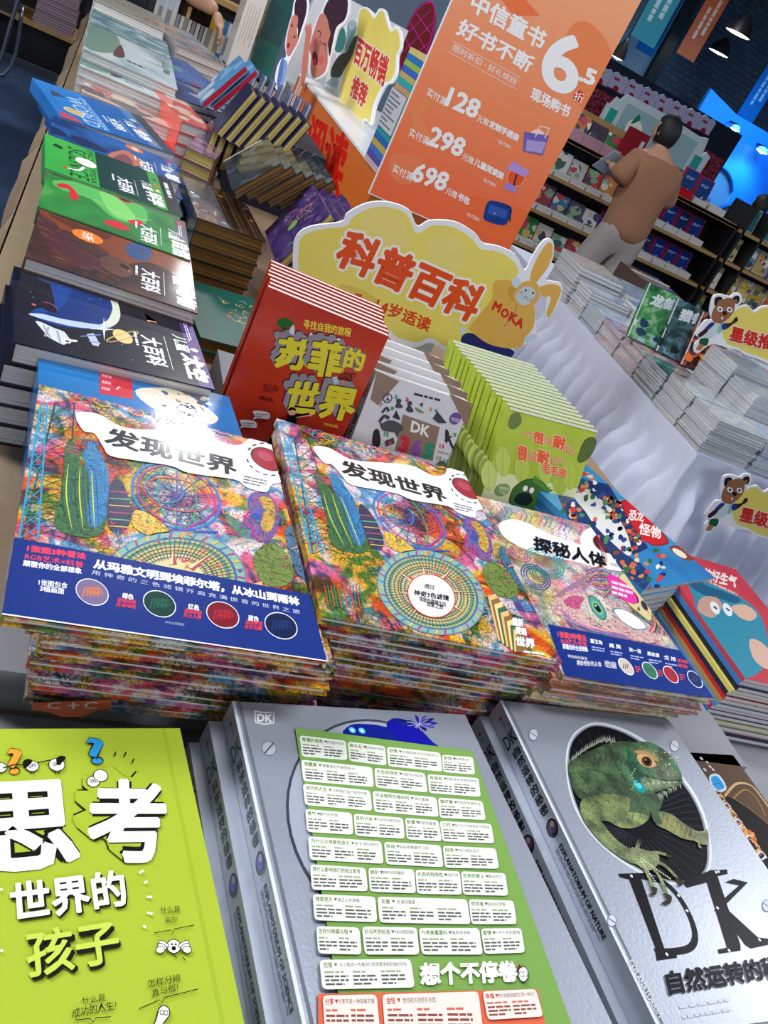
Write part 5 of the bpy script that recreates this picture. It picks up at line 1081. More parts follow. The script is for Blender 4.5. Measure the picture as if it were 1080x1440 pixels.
# --- blue picture book between the encyclopedias and the front stack ---
def a_blue(k, w, h):
    k.mm = False; g = lambda x, y: (x/3, 260+y/3)
    k.poly([g(418, 755), g(557, 792), g(562, 905), g(420, 880)], '#c8283e'); k.bars(g(428, 870), g(470, 880), g(430, 790), 3, '#e8a8b0', .4, 1, 3)
    k.poly([g(*p) for p in ((570, 870), (640, 855), (720, 860), (800, 890), (870, 940), (920, 985), (880, 1010), (760, 980), (640, 940))], '#e8dcc4', 4); r = random.Random(2)
    for i in range(22): x, y = r.uniform(590, 880), r.uniform(860, 960); k.disc(g(x, y), r.uniform(.002, .006), r.choice(('#c87a5a', '#e0c8a0', '#4a6a8a', '#8a5a4a', '#f0ece0')), 8)
    k.poly([g(*p) for p in ((740, 930), (790, 920), (830, 950), (820, 980), (760, 960))], '#20262e', 4); k.mm = True
mottled('cloth_blue', [(.3, '#1767a8'), (.7, '#1f7cc4')], 5., 6., .2, .4, .7)
Mb_, Wb_ = lay_top((54, 492), (322, 558), .885, .0265, .14)
o = book('film wrapped blue picture book with a red band between encyclopedias and front stack', Wb_, .14, .0265, Mb_, '#1a70b4', '#1a70b4', 'cloth_blue', 'paper', True, None, name='picture_book')
k = Ink(Mb_, .0265, mm=True); a_blue(k, Wb_, .14); cutk(k, Wb_, .14); k.build('cover_print', 'film', o)
under(o, 4, .0268, 'blue picture book pile', 'film wrapped blue picture books', dx=.01, jx=.002, jr=.004)
# ================= middle column =================
def tilted(label, A, z, th, L, D, t, cover, n, dx, what, group, mat='gloss', pages='paper', art=None, rot=0., dy=0., cat='book', flip=False):
    """books leaning to the right, fore edges towards the viewer; A = pixel of the near lower corner of the first cover"""
    th = math.radians(th); P = at(*A, z=z); S = Vector((math.cos(th), 0, math.sin(th))); N = Vector((-math.sin(th), 0, math.cos(th)))
    Rz = Matrix.Rotation(rot, 3, 'Z'); S = Rz @ S; N = Rz @ N; Xl = S.cross(N)
    O = P-Xl*D-N*t; M = frame(O, Xl, S)
    o = book(label, D, L, t, M, cover, cover, mat, pages, True, None, group=group, name='gilt_book')
    if art:
        k = Ink(M, t, mm=True); art(k, D, L); cutk(k, D, L); k.build('cover_print', mat if mat in ('film', 'gloss', 'satin', 'matte', 'crinkle') else 'gloss', o)
    r = random.Random(n)
    for i in range(1, n):
        m = M.copy(); m.translation = M.translation+Vector((dx*i, dy*i+r.uniform(-.004, .004), r.uniform(-.002, .002))); dup(o, m, '%s book from the left in the %s' % (ORD[i], what), group)
    return o
mottled('foil_dark', [(.3, '#15181c'), (.55, '#2c3236'), (.75, '#5a6268')], 14., 7., 2., .3, 1.); mottled('foil_violet', [(.3, '#241a44'), (.55, '#3a2a66'), (.68, '#5a3a70'), (.74, '#b8904a')], 20., 5., 2.5, .35, .6)
mottled('teal_gold', [(.3, '#0f5a54'), (.56, '#14695f'), (.62, '#a88a4a'), (.7, '#14695f')], 26., 4., 2.)
def fz(k, w, h): blobs(k, w, h, ('#3c4246', '#1c2024', '#52585c', '#2c3236'), 6, 12, .2); k.poly([(0, 0), (.006, 0), (.006, h), (0, h)], '#c8c8c4')
def fp(k, w, h):
    r = random.Random(5)
    for i in range(26): x, y = r.uniform(.03, w-.02), r.uniform(.02, h-.03); k.stroke([(x, y), (x+r.uniform(-.02, .02), y+.015), (x+r.uniform(-.02, .03), y+.03)], .0016, r.choice(('#c89a4a', '#8a6ab0', '#c84a5a', '#4a8a7a')), sm=3, taper=True)
    k.ell((w*.5, h*.45), (w*.56, h*.45), (w*.5, h*.55), '#6a9a4a', 14); k.ell((w*.45, h*.7), (w*.52, h*.7), (w*.45, h*.84), None, 16, edge='#b8904a', ew=.002)
tilted('gilt edged navy book leaning right, first of the gilt row', (303, 188), .99, 68, .135, .12, .0185, '#191a3c', 7, .0215, 'leaning gilt edged navy row', 'gilt edged navy books leaning in a row', pages='gilt', dy=-.012)
tilted('gilt edged navy book upright below the leaning gilt row', (283, 226), .90, 88, .085, .12, .0195, '#23203a', 6, .0215, 'lower upright gilt edged row', 'gilt edged books standing below', pages='gilt', dy=-.01)
tilted('dark foil covered gilt book leaning right, first of the dark row', (326, 268), .945, 50, .125, .25, .020, '#17191c', 6, .0275, 'leaning dark foil covered row', 'dark foil covered gilt books leaning', mat='foil_dark', pages='gilt_dark', art=fz, dy=.01)
tilted('violet and gold ornamented book leaning right beside the red comic novels', (389, 373), .88, 66, .155, .22, .020, '#2c2054', 4, .0265, 'leaning violet and gold row', 'violet and gold ornamented books leaning', mat='foil_violet', pages='gilt', art=fp, dy=.01)
tilted('blue film wrapped book standing behind the gilt row', (338, 152), .97, 86, .12, .05, .012, '#2a4a8a', 7, .0235, 'film wrapped blue row behind the gilt one', 'film wrapped blue books behind the gilt row', mat='crinkle', pages='paper', dy=-.035)
m = Mesh(); m.box((0, 0, 0), (.26, .33, .2145), '#2c3040'); tag(m.build('carton', 'matte', M=Matrix.Translation((.43, 2.67, .7505))), 'dark carton holding up the blue film wrapped row', 'carton')
tilted('film wrapped book with red spine leaning over the blue pile', (283, 143), 1.00, 62, .17, .16, .018, '#5a9ad0', 2, .040, 'red spined leaning pair', 'red spined leaning books', mat='crinkle', pages='red_block')if False else None
def dstack(k, w, h):
    k.poly([(0, 0), (w*.47, 0), (w*.47, h), (0, h)], '#54525c'); blobs(k, w*.46, h, ('#8a8c96', '#6a3a3a', '#c8c8cc', '#3a3c48', '#8ab0c8'), 3, 12, .3); k.poly([(w*.48, 0), (w, 0), (w, h), (w*.48, h)], '#2e2018')
    for i in range(7): k.poly([(w*(.5+.07*i), 0), (w*(.53+.07*i), 0), (w*(.53+.07*i), h*.9), (w*(.5+.07*i), h)], ('#4a3420', '#241a14', '#5c4228')[i % 3])
    k.disc((w*.56, h*.8), .007, '#d8703a', 10); k.disc((w*.93, h*.42), .006, '#d8703a', 10)
lbook('film wrapped dark picture book with brown edge, top of the dark gilt stack', (278, 306), (374, 340), .90, .29, .029, '#241e1c', dstack, 4, 'dark gilt stack behind the red novels', 'dark gilt edged hardcovers', mat='film', pages='gilt_dark')
def a_teal(k, w, h):
    r = random.Random(8)
    for i in range(34): x, y = w*.62+r.gauss(0, w*.16), h*.5+r.gauss(0, h*.2); a_ = r.uniform(0, 6); k.stroke([(x, y), (x+.012*math.cos(a_), y+.012*math.sin(a_)), (x+.02*math.cos(a_+1), y+.02*math.sin(a_+1))], .0022, r.choice(('#c8a468', '#a8864a', '#d8b880')), sm=3, taper=True)
    k.disc((w*.42, h*.5), .006, '#c8502a', 8); k.disc((w*.75, h*.35), .005, '#2a4a8a', 8)
lbook('dark teal cloth book with gold animal ornament beside the red comic novels', (282, 474), (350, 492), .80, .27, .026, '#11574f', a_teal, 1, 'teal ornament stack', 'dark teal gold ornament books', mat='gloss', pages='gilt_dark', w=.2)
def wrapart(pal, s, n=16):
    return lambda k, w, h: blobs(k, w, h, pal, s, n, .4)
lbook('film wrapped book with plum cover and orange sticker on the gilt stack', (262, 206), (303, 225), .945, .27, .028, '#7a5a70', wrapart(('#8a6a80', '#6a4a64', '#a08098'), 3, 8), 5, 'plum and gilt stack', 'plum covered gilt books', mat='film', pages='gilt')
lbook('film wrapped red and peach book behind the plum one', (256, 170), (302, 187), .96, .27, .028, '#e05a4a', wrapart(('#f08a6a', '#f0c0a0', '#d8484a', '#f4d8c8'), 7, 12), 6, 'red and peach stack', 'red and peach film wrapped books', mat='film')
lbook('film wrapped royal blue book with small photos, nearer one', (243, 136), (277, 147), .945, .24, .02, '#3a5aa8', wrapart(('#4a6ac0', '#2a3f80', '#c8c0c8', '#20284a'), 5, 14), 7, 'nearer royal blue stack', 'royal blue film wrapped books', mat='film', w=.19)
lbook('film wrapped royal blue book with small photos, farther one', (246, 110), (285, 125), .945, .42, .02, '#4a6ab8', wrapart(('#5a7ac8', '#8ab0c8', '#c8d0d8', '#b83a4a'), 9, 14), 7, 'farther royal blue stack', 'royal blue film wrapped books', mat='film', w=.21)
lbook('pale picture book with red edge in film beyond the royal blue ones', (248, 62), (318, 92), .965, .5, .03, '#b8bcc4', wrapart(('#c8ccd4', '#8a9a9c', '#d8a0a8', '#a8b4b8', '#7aa0a0'), 12, 26), 5, 'pale picture book stack', 'pale film wrapped picture books', mat='film')
# red spined pair leaning
MATS['red_block'] = plain('red_block', '#c81830', .35, .05) or MATS['red_block']
tilted('film wrapped leaning book with a red spine over the blue pile', (282, 146), .985, 60, .16, .17, .017, '#5a9ad0', 2, .030, 'red spined leaning pair', 'red spined leaning books', mat='film', pages='red_block', art=wrapart(('#8ac0e0', '#c84a5a', '#d8d8dc', '#3a7ab8'), 4, 9))
# tall teal book, tall white one, wrapped in film
def upright(label, A, z, w, h, d, col, mat='film', rot=0., pages='paper', art=None, cat='book', name='book'):
    P = at(*A, z=z); Rz = Matrix.Rotation(rot, 3, 'Z'); X = Rz @ Vector((1, 0, 0)); N = Rz @ Vector((0, -1, 0))
    M = frame(P-N*d, X, (0, 0, 1)); o = book(label, w, h, d, M, col, col, mat, pages, True, None, name=name)
    if art: k = Ink(M, d, mm=True); art(k, w, h); cutk(k, w, h); k.build('cover_print', mat, o)
    return o
upright('tall teal cloth book standing upright at the far side of the gilt row', (347, 103), .95, .095, .33, .2, '#0f6a64', art=lambda k, w, h: k.poly([(0, h*.44), (w, h*.44), (w, h), (0, h)], '#0d4f50'))  # upper part painted darker to stand for the shadow on it
upright('tall white page block standing left of the teal book', (318, 92), .95, .075, .33, .2, '#d8d4cc', art=lambda k, w, h: [k.stroke([(w*(.2+.15*i), h*.3+.02*(i % 2)), (w*(.2+.15*i), h*.75)], .0014, '#6a6a6c') for i in range(5)])
upright('blue grey film wrapped book behind the white page block', (352, 108), .93, .10, .36, .12, '#6a7890', art=wrapart(('#3a4a6a', '#8a9ab0', '#a89890'), 4, 9)) if False else None
# ================= orange display box with signs =================
zb = 1.05; A = at(440, 107, z=zb); B = at(526, 245, z=zb); Pl = at(518, 272, z=1.0); Pr = at(707, 355, z=1.0)
x0 = .728; y0, y1 = Pl.y+.012, 3.72
ob = thing('display_box', 'orange sided display box with a white top, behind the orange price board', 'box', Matrix.Translation((x0, y0, .75)))
m = Mesh(); m.box((0, 0, .0002), (.40, y1-y0, zb-.75), '#c9641c'); m.build('box_body', 'orange_board', ob)
m = Mesh(); m.box((-.002, -.001, zb-.75), (.402, y1-y0, zb-.742), '#ffffff'); m.build('box_top', 'white_board', ob)
FB = frame((x0, y1, .75), (0, -1, 0), (0, 0, 1)); k = Ink(FB, 0.)
for i, (a_, b_) in enumerate(((.0, .012), (.022, .030), (.040, .048), (.056, .061))): k.mm = True; k.poly([(.05+a_*1.6, 0), (.05+b_*1.6, 0), (.05+b_*1.6, .3), (.05+a_*1.6, .3)], '#e8e4de')
k.mm = False; k.text('阅读', (424, 232), (476, 282), (440, 158), '#c81a10', .035)
e = k.build('box_lettering', 'matte', ob); e.matrix_world = FB
def fixp(e, parent, W):
    e.parent = parent; e.matrix_parent_inverse = Matrix.Identity(4); e.matrix_local = parent.matrix_world.inverted() @ W
fixp(e, ob, FB)
# ---- orange price board ----
Xp = (Pr-Pl).normalized(); Wp = (Pr-Pl).length+.014; MP = frame(Pl, Xp, (0, 0, 1)); tp = .006
Np = Xp.cross(Vector((0, 0, 1)))
HP = .72
pb = thing('price_board', 'tall orange discount board with large white 6.5 and three gift pictures', 'sign', MP)
def orange():
    a = NT('board_orange'); oc = a.n('TexCoord'); sx = a.n('SeparateXYZ', {0: (oc, 'Object')}); f = a.math('DIVIDE', (sx, 'Y'), .7)
    c = a.ramp(f, [(.05, '#f2683a'), (.45, '#f58a58'), (1., '#f5aa7c')]); a.set(Base_Color=c, Roughness=.45)
orange()
m = Mesh(); m.box((0, 0, -tp), (Wp, HP, 0), '#e8e6e6'); m.build('board_panel', 'matte', pb)
k = Ink(MP, 0.); q = lambda x, y: (500+x/2.7, y/2.7); k.mm = True
k.poly([(.003, .003), (Wp, .003), (Wp, HP), (.003, HP)], '#ffffff'); e = k.build('board_face', 'board_orange', pb)
k = Ink(MP, .0002); 
k.ell(q(900, 280), q(1000, 300), q(870, 80), '#ee8a58', 32); k.poly([q(470, -120), q(560, -100), q(700, 60), q(600, 60)], '#ee7a4c'); k.poly([q(215, 420), q(300, 330), q(330, 360), q(250, 440), q(310, 560), q(270, 560), q(215, 470)], '#ef8f5c', 0); k.poly([q(130, 590), q(250, 600), q(240, 690), q(150, 690)], '#f0855a', 3); k.poly([q(420, 760), q(520, 760), q(700, 830), q(640, 920), q(480, 900)], '#ee7040', 3)
def T(t, A, B, C, col='#f6f6f6', b=.02, **kw): k.text(t, q(*A), q(*B), q(*C), col, b, **kw)
T('中信童书', (430, 40), (705, 195), (455, -40), b=.03); T('好书不断', (377, 130), (655, 280), (405, 65), b=.03)
T('6', (692, 320), (830, 378), (738, 92), b=.03, res=10); T('.5', (842, 305), (905, 330), (858, 245), b=.05); k.disc(q(846, 365), .0135, '#cf3c12', 22); T('折', (826, 380), (862, 396), (834, 342), b=0.)
T('现场购书', (660, 375), (805, 450), (675, 328), b=.035)
def pill(A, B, C, D):
    k.stroke([q(*p) for p in (A, B, C, D)], .0012, '#f6e6dc', closed=True)
pill((368, 155), (626, 295), (612, 340), (355, 198)); T('限时折扣 · 好礼缤纷', (366, 192), (606, 324), (376, 166), b=0.)
for (t1, n_, t2, t3, a_, b_, c_, d_) in (('实付满', '128', '元赠', '定制手提袋', (268, 362), (338, 405), (335, 400), (455, 455)), ('实付满', '298', '元赠', '儿童阅读架', (200, 515), (272, 555), (266, 548), (398, 600)), ('实付满', '698', '元赠', '书包', (138, 652), (210, 690), (205, 685), (335, 730))):
    T(t1, a_, b_, (a_[0]+10, a_[1]-32), b=.01); T(n_, c_, d_, (c_[0]+28, c_[1]-72), b=.035)
    e_ = (d_[0]+4, d_[1]+4); f_ = (d_[0]+45, d_[1]+25); T(t2, e_, f_, (e_[0]+8, e_[1]-26), b=.01)
    l = 24*len(t3)*.92; T(t3, (f_[0]+4, f_[1]+2), (f_[0]+4+l, f_[1]+2+l*.52), (f_[0]+13, f_[1]-26), b=.04)
    T('*款式随机', (f_[0]+38, f_[1]+62), (f_[0]+88, f_[1]+88), (f_[0]+42, f_[1]+48), b=0., res=1)
for (x, y) in ((685, 530), (610, 672), (538, 805)): k.disc(q(x, y), .0262, '#f8c4a0', 28); k.disc(q(x, y), .0246, '#ea5a2c' if y != 530 else '#f3ddd2', 28)
k.poly([q(640, 500), q(735, 515), q(710, 590), q(635, 575)], '#7a64b8'); k.poly([q(650, 530), q(725, 540), q(708, 582), q(645, 572)], '#b0a0d8'); k.stroke([q(682, 520), q(700, 478), q(735, 488), q(718, 525)], .003, '#f4f0ec')
k.poly([q(600, 610), q(665, 655), q(640, 672), q(572, 640)], '#b898dc'); k.stroke([q(612, 660), q(600, 705)], .005, '#3a2a50'); k.poly([q(565, 700), q(590, 695), q(618, 722), q(600, 730), q(562, 716)], '#a888d4')
k.poly([q(*p) for p in ((500, 770), (525, 762), (590, 785), (585, 830), (560, 855), (490, 835), (490, 800))], '#22408a', 3); k.poly([q(510, 775), q(578, 800), q(570, 830), q(500, 810)], '#3a5cb0'); k.disc(q(528, 810), .0022, '#c8ccd8', 8); k.stroke([q(570, 780), q(590, 790), q(586, 840)], .003, '#1a2038')
T('赠品数量有限', (318, 840), (470, 890), (320, 832), '#f6c8ac', b=0., res=1) if False else None
cutk(k, Wp, HP); k.build('board_lettering', 'matte', pb)
m = Mesh(); m.box((Wp*.2, -.245, -.0112), (Wp*.26, .25, -.0062), '#c8c8cc'); m.box((Wp*.15, -.2492, -.0112), (Wp*.31, -.243, .05), '#c8c8cc'); m.build('board_stand', 'gloss', pb)
# ---- box tower of small boxed books ----
def pbox(label, A, z, w, d, h, cols, seed, front=None):
    P = at(*A, z=z); M = Matrix.Translation(P) @ Matrix.Rotation(-.25, 4, 'Z'); o = thing('boxed_book_set', label, 'book set', M, 'small boxed book sets in a tower')
    n = len(cols); r = random.Random(seed)
    for i, c in enumerate(cols):
        m = Mesh(); z0 = h*i/n; m.box((0, 0, z0+.0003), (w, d, z0+h/n-.0003), c); e = m.build('slim_volume', 'gloss', o)
    if front:
        k = Ink(frame(P, (0, -1, 0), (0, 0, 1)), 0.); 
    return o
bx = at(505, 209, z=zb); cols1 = ('#b8a0a8', '#4a4a9a', '#3a6ab0', '#a8984a', '#2a5ca0', '#2a8a94'); cols2 = ('#a88a6a', '#2a9aa0', '#a8a060', '#3a5cb0', '#88a850', '#2a6ab0', '#c0b070')
TX0, TY0 = .722, 2.262
for lab, z0, h_, cs in (('bottom set of slim blue and olive volumes in the small tower', zb, .098, cols1), ('top set of slim teal and olive volumes in the small tower', zb+.199, .105, cols2)):
    o = thing('book_set', lab, 'book set', Matrix.Translation((TX0, TY0, z0+.0005)), 'small book sets in a tower')
    for i, c in enumerate(cs):
        m = Mesh(); t_ = h_/len(cs); m.box((0, 0, t_*i), (.125, .155, t_*(i+1)-.0006), c); m.build('slim_volume', 'satin', o)
o = thing('book_set', 'pale boxed set with rows of small print in the middle of the small tower', 'book set', Matrix.Translation((TX0-.004, TY0, zb+.099)), 'small book sets in a tower')
m = Mesh(); m.box((0, 0, 0), (.13, .155, .0992), '#c8ccd2'); m.build('slip_case', 'film', o)
FS = frame((TX0-.004, TY0+.155, zb+.099), (0, -1, 0), (0, 0, 1)); k = Ink(FS, 0., mm=True)
for i in range(8): k.bars((.01, .008+.011*i), (.145, .008+.011*i), (.01, .014+.011*i), 1, '#5a606c', .8, i, 7)
FS2 = frame((TX0-.004, TY0, zb+.099), (1, 0, 0), (0, 0, 1)); e = k.build('case_print', 'matte', o); fixp(e, o, FS); k = Ink(FS2, 0., mm=True)
for i in range(8): k.bars((.01, .008+.011*i), (.12, .008+.011*i), (.01, .014+.011*i), 1, '#6a707c', .8, i+9, 5)
e = k.build('case_print', 'matte', o); fixp(e, o, FS2)
# ---- cut-out panels ----
def cutout(name, label, cat, P1, P2, z, outline, sc, off, depth=.006, edge='#eef0f4', border=True, group=None):
    """flat die-cut board standing upright on the line between two pixels at height z"""
    a, b = at(*P1, z=z), at(*P2, z=z); X = (b-a).normalized(); M = frame(a, X, (0, 0, 1)); o = thing(name, label, cat, M, group); k = Ink(M, 0.)
    pts = catmull([k.L((off[0]+x/sc, off[1]+y/sc)) for x, y in outline], 5); m = Mesh(); m.prism(pts, -depth, 0, edge); m.build('board_panel', 'matte', o)
    return o, k, M
YL = '#efdc6a'
# small yellow cloud on the display box
sc, of = 4.154, (360, 0)
o, k, M = cutout('cloud_sign', 'small yellow cloud sign with red characters standing on the display box', 'sign', (470, 130), (520, 180), zb+.01,
    [(600, 60), (640, 40), (670, 60), (690, 90), (720, 50), (755, 60), (775, 130), (790, 170), (820, 150), (850, 200), (850, 280), (830, 330), (825, 420), (800, 480), (760, 500), (700, 620), (675, 730), (640, 705), (600, 740), (560, 715), (545, 650), (500, 630), (480, 580), (450, 560), (430, 510), (395, 520), (410, 470), (425, 420), (470, 330), (450, 290), (470, 160), (510, 150), (540, 120), (590, 110)], sc, of)
def P(pts, col, sm=4, **kw): k.poly([(of[0]+x/sc, of[1]+y/sc) for x, y in pts], col, sm, **kw)
def T(t, A, B, C, col, b=.05, **kw): k.text(t, *[(of[0]+p[0]/sc, of[1]+p[1]/sc) for p in (A, B, C)], col, b, **kw)
P([(605, 70), (640, 52), (665, 75), (690, 110), (722, 65), (748, 75), (768, 150), (790, 185), (818, 168), (838, 210), (838, 280), (818, 330), (812, 415), (785, 470), (745, 490), (685, 610), (665, 715), (640, 690), (600, 722), (570, 700), (558, 640), (505, 615), (490, 560), (520, 400), (570, 250), (590, 190)], YL)
P([(440, 400), (480, 330), (530, 300), (560, 230), (600, 205), (590, 240), (560, 330), (520, 400), (490, 450), (440, 450)], '#1c3a2c'); P([(465, 180), (510, 160), (525, 230), (500, 300), (460, 290)], '#2a8a84'); P([(540, 130), (580, 120), (585, 180), (550, 260), (520, 300), (530, 200)], '#8ab0b8'); P([(545, 125), (578, 120), (580, 165), (550, 175)], '#b8ccd4'); P([(410, 480), (470, 450), (475, 510), (430, 500)], '#a8c8cc')
for (x, y) in ((555, 145), (570, 142)): k.disc((of[0]+x/sc, of[1]+y/sc), .003, '#1a1a22', 8)
T('百万畅销', (565, 365), (745, 515), (598, 205), '#d8281c', .04, out='#f6ead8', ow=.05); T('推荐', (545, 560), (630, 640), (575, 430), '#d8281c', .04, out='#f6ead8', ow=.05)
k.build('sign_print', 'gloss', o)
# two generic children on a cut-out board
sc, of = 4.154, (360, 0)
o, k, M = cutout('child_cutout', 'die cut board of a laughing dark haired child left of the small cloud sign', 'cutout', (430, 112), (455, 130), zb+.01,
    [(385, 60), (420, -20), (480, -60), (540, -20), (545, 60), (525, 130), (480, 180), (450, 290), (430, 350), (415, 420), (380, 450), (330, 465), (305, 420), (310, 340), (300, 280), (325, 190), (350, 120)], sc, of)
P([(395, 60), (430, -10), (480, -50), (530, -20), (535, 60), (515, 120), (470, 160), (448, 250), (430, 330), (420, 250), (430, 170), (405, 150), (400, 90)], '#3a1c2c')
P([(375, 85), (410, 95), (430, 170), (435, 200), (420, 260), (418, 370), (395, 430), (340, 455), (318, 410), (322, 330), (312, 280), (335, 190)], '#c87c6c')
k.ell((of[0]+345/sc, of[1]+340/sc), (of[0]+362/sc, of[1]+345/sc), (of[0]+343/sc, of[1]+300/sc), '#5a141c', 14); k.disc((of[0]+342/sc, of[1]+360/sc), .012, '#d8283a', 10)
for (x, y, s_) in ((370, 200, 1), (400, 275, 1)): k.stroke([(of[0]+(x-12)/sc, of[1]+(y-22)/sc), (of[0]+(x+10)/sc, of[1]+(y-8)/sc), (of[0]+(x+2)/sc, of[1]+(y+22)/sc)], .004, '#3a1c2c', sm=4)
for (x, y) in ((345, 245), (382, 350)): k.disc((of[0]+x/sc, of[1]+y/sc), .016, '#d85a5c', 12)
k.stroke([(of[0]+375/sc, of[1]+238/sc), (of[0]+380/sc, of[1]+262/sc)], .004, '#8a3a34'); k.build('sign_print', 'gloss', o)
o, k, M = cutout('child_cutout', 'die cut board of a dark haired child seen from the side, farther left', 'cutout', (396, 128), (416, 142), zb-.02,
    [(225, 0), (260, -40), (300, -10), (300, 80), (270, 190), (240, 270), (210, 330), (180, 400), (150, 550), (110, 500), (120, 400), (150, 340), (175, 330), (170, 250), (190, 150), (210, 80)], sc, of)
P([(230, 10), (262, -20), (295, 0), (292, 80), (262, 180), (240, 250), (245, 170), (225, 100)], '#3a1c2c'); P([(215, 90), (245, 100), (240, 180), (245, 240), (215, 300), (195, 330), (178, 310), (178, 240), (195, 150)], '#c87c6c'); P([(165, 350), (185, 380), (165, 480), (145, 540), (120, 500), (135, 420)], '#8aa4d0'); P([(150, 345), (165, 345), (150, 460), (125, 500), (130, 420)], '#5a7ab8')
k.disc((of[0]+190/sc, of[1]+265/sc), .009, '#a8202c', 10); k.disc((of[0]+210/sc, of[1]+150/sc), .005, '#2a1420', 8); k.disc((of[0]+225/sc, of[1]+215/sc), .005, '#2a1420', 8); k.build('sign_print', 'gloss', o)
o, k, M = cutout('raised_arm_cutout', 'narrow die cut raised arm between the two child boards', 'cutout', (424, 118), (432, 124), zb, [(290, 200), (285, 160), (295, 140), (305, 170), (312, 135), (318, 180), (310, 230), (300, 320), (290, 420), (262, 500), (268, 380), (280, 280)], sc, of, edge='#c87c6c')
# magenta lattice fan
o, k, M = cutout('lattice_cutout', 'dark red egg shaped cut-out with magenta lattice behind the tower', 'cutout', (570, 100), (600, 118), zb+.12, [(1030, 15), (970, 20), (900, 110), (850, 250), (835, 400), (900, 480), (970, 380), (1020, 260), (1048, 120)], sc, of, edge='#8a1a2c')
P([(1025, 30), (975, 35), (910, 120), (862, 250), (850, 380), (900, 460), (960, 370), (1010, 250), (1035, 120)], '#7a2428')
k.stroke([(of[0]+x/sc, of[1]+y/sc) for x, y in ((1032, 20), (975, 28), (905, 115), (857, 250), (842, 390), (900, 470), (965, 375), (1014, 255), (1042, 120))], .010, '#d02aa0', closed=True, sm=4)
for s_ in ((900, 130, 1000, 300), (870, 220, 960, 380), (940, 80, 1030, 210), (1020, 60, 880, 200), (1036, 130, 862, 300), (1010, 250, 860, 370)): k.stroke([(of[0]+s_[0]/sc, of[1]+s_[1]/sc), (of[0]+s_[2]/sc, of[1]+s_[3]/sc)], .006, '#d02aa0')
k.build('sign_print', 'gloss', o)
# white acrylic display behind the children
m = Mesh(); m.box((0, 0, 0), (.46, .05, .62), '#e6eaf0'); m.box((.0, -.30, 0), (.46, 0, .10), '#d8dee6'); m.box((0, -.2, .10), (.46, 0, .20), '#eceff4')
o = m.build('acrylic_step', 'white_board', M=Matrix.Translation((.80, 4.35, .751))); tag(o, 'white stepped display block behind the cut-out children', 'display')
# ================= big cloud sign with rabbit =================
sc, of = 1., (0, 0)
Z_ = .98; A_, B_ = (475, 375), (660, 455)
out = [(412, 352), (418, 330), (438, 318), (480, 312), (488, 300), (515, 286), (545, 284), (575, 295), (587, 318), (605, 310), (640, 312), (668, 328), (680, 342), (700, 346), (725, 358), (738, 380), (748, 362), (765, 338), (778, 340), (777, 365), (765, 392), (790, 400), (786, 425), (770, 448), (766, 440), (768, 410), (752, 404), (752, 440), (754, 470), (735, 486), (722, 480), (722, 500), (700, 500), (660, 502), (650, 492), (630, 495), (606, 482), (585, 488), (555, 482), (540, 468), (500, 455), (470, 445), (440, 420), (415, 392)]
a, b = at(*A_, z=Z_), at(*B_, z=Z_); Xs = (b-a).normalized(); MS = frame(a, Xs, (0, 0, 1)); cs = thing('cloud_sign', 'large yellow cloud sign with orange characters and a hooded rabbit', 'sign', MS)
k = Ink(MS, 0.); pts = catmull([k.L(p) for p in out], 4); m = Mesh(); m.prism(pts, -.007, 0, '#eef0f4'); m.build('board_panel', 'matte', cs)
k.poly([(420, 355), (424, 334), (444, 324), (486, 318), (496, 306), (520, 293), (545, 291), (572, 301), (586, 328), (608, 317), (638, 320), (662, 334), (676, 350), (700, 354), (720, 366), (728, 385), (700, 420), (690, 470), (648, 486), (628, 488), (606, 475), (585, 481), (558, 474), (545, 462), (505, 448), (474, 438), (445, 414), (422, 388)], YL, 4)
k.poly([(520, 293), (560, 300), (575, 345), (540, 350), (500, 330)], '#efdb7c', 3); k.poly([(610, 330), (650, 340), (650, 385), (620, 390), (600, 360)], '#efdb7c', 3); k.poly([(480, 400), (530, 420), (520, 445), (470, 430)], '#e0c756', 3)
k.text('科普百科', (466, 372), (662, 456), (490, 318), '#e8501e', .045, out='#f8f6f0', ow=.06)
k.text('14岁适读', (526, 437), (602, 468), (532, 417), '#e0401c', .03); k.text('7-', (497, 428), (512, 432), (500, 412), '#e0401c', .03)
R7 = lambda x, y: (500+x/3, 340+y/3)
def P(pts, col, sm=4, **kw): k.poly([R7(*p) for p in pts], col, sm, **kw)
P([(452, 395), (490, 385), (560, 420), (660, 455), (665, 478), (640, 485), (520, 450), (450, 430)], '#1c2668')
P([(590, 165), (640, 160), (670, 175), (690, 215), (750, 260), (755, 330), (745, 370), (720, 400), (700, 440), (650, 450), (560, 430), (490, 380), (480, 360), (530, 300), (575, 240), (578, 190)], '#e4b254')
P([(640, 200), (665, 185), (700, 195), (690, 230), (660, 250)], '#d4a044'); P([(660, 160), (685, 150), (700, 175), (680, 195), (664, 185)], '#cfdde8')
P([(735, 160), (755, 90), (800, 15), (825, 5), (832, 40), (815, 100), (780, 150), (755, 175)], '#e4b254'); P([(775, 200), (790, 185), (835, 178), (865, 195), (860, 230), (820, 315), (805, 300), (825, 235), (790, 230)], '#e4b254')
P([(685, 190), (720, 165), (765, 175), (775, 215), (765, 255), (720, 275), (675, 255), (668, 220)], '#e4b254'); P([(690, 205), (715, 188), (745, 192), (758, 215), (748, 245), (715, 268), (685, 255), (675, 228)], '#c8d4dc')
for (x, y) in ((718, 205), (748, 216)): k.disc(R7(x, y), .0022, '#20242c', 8)
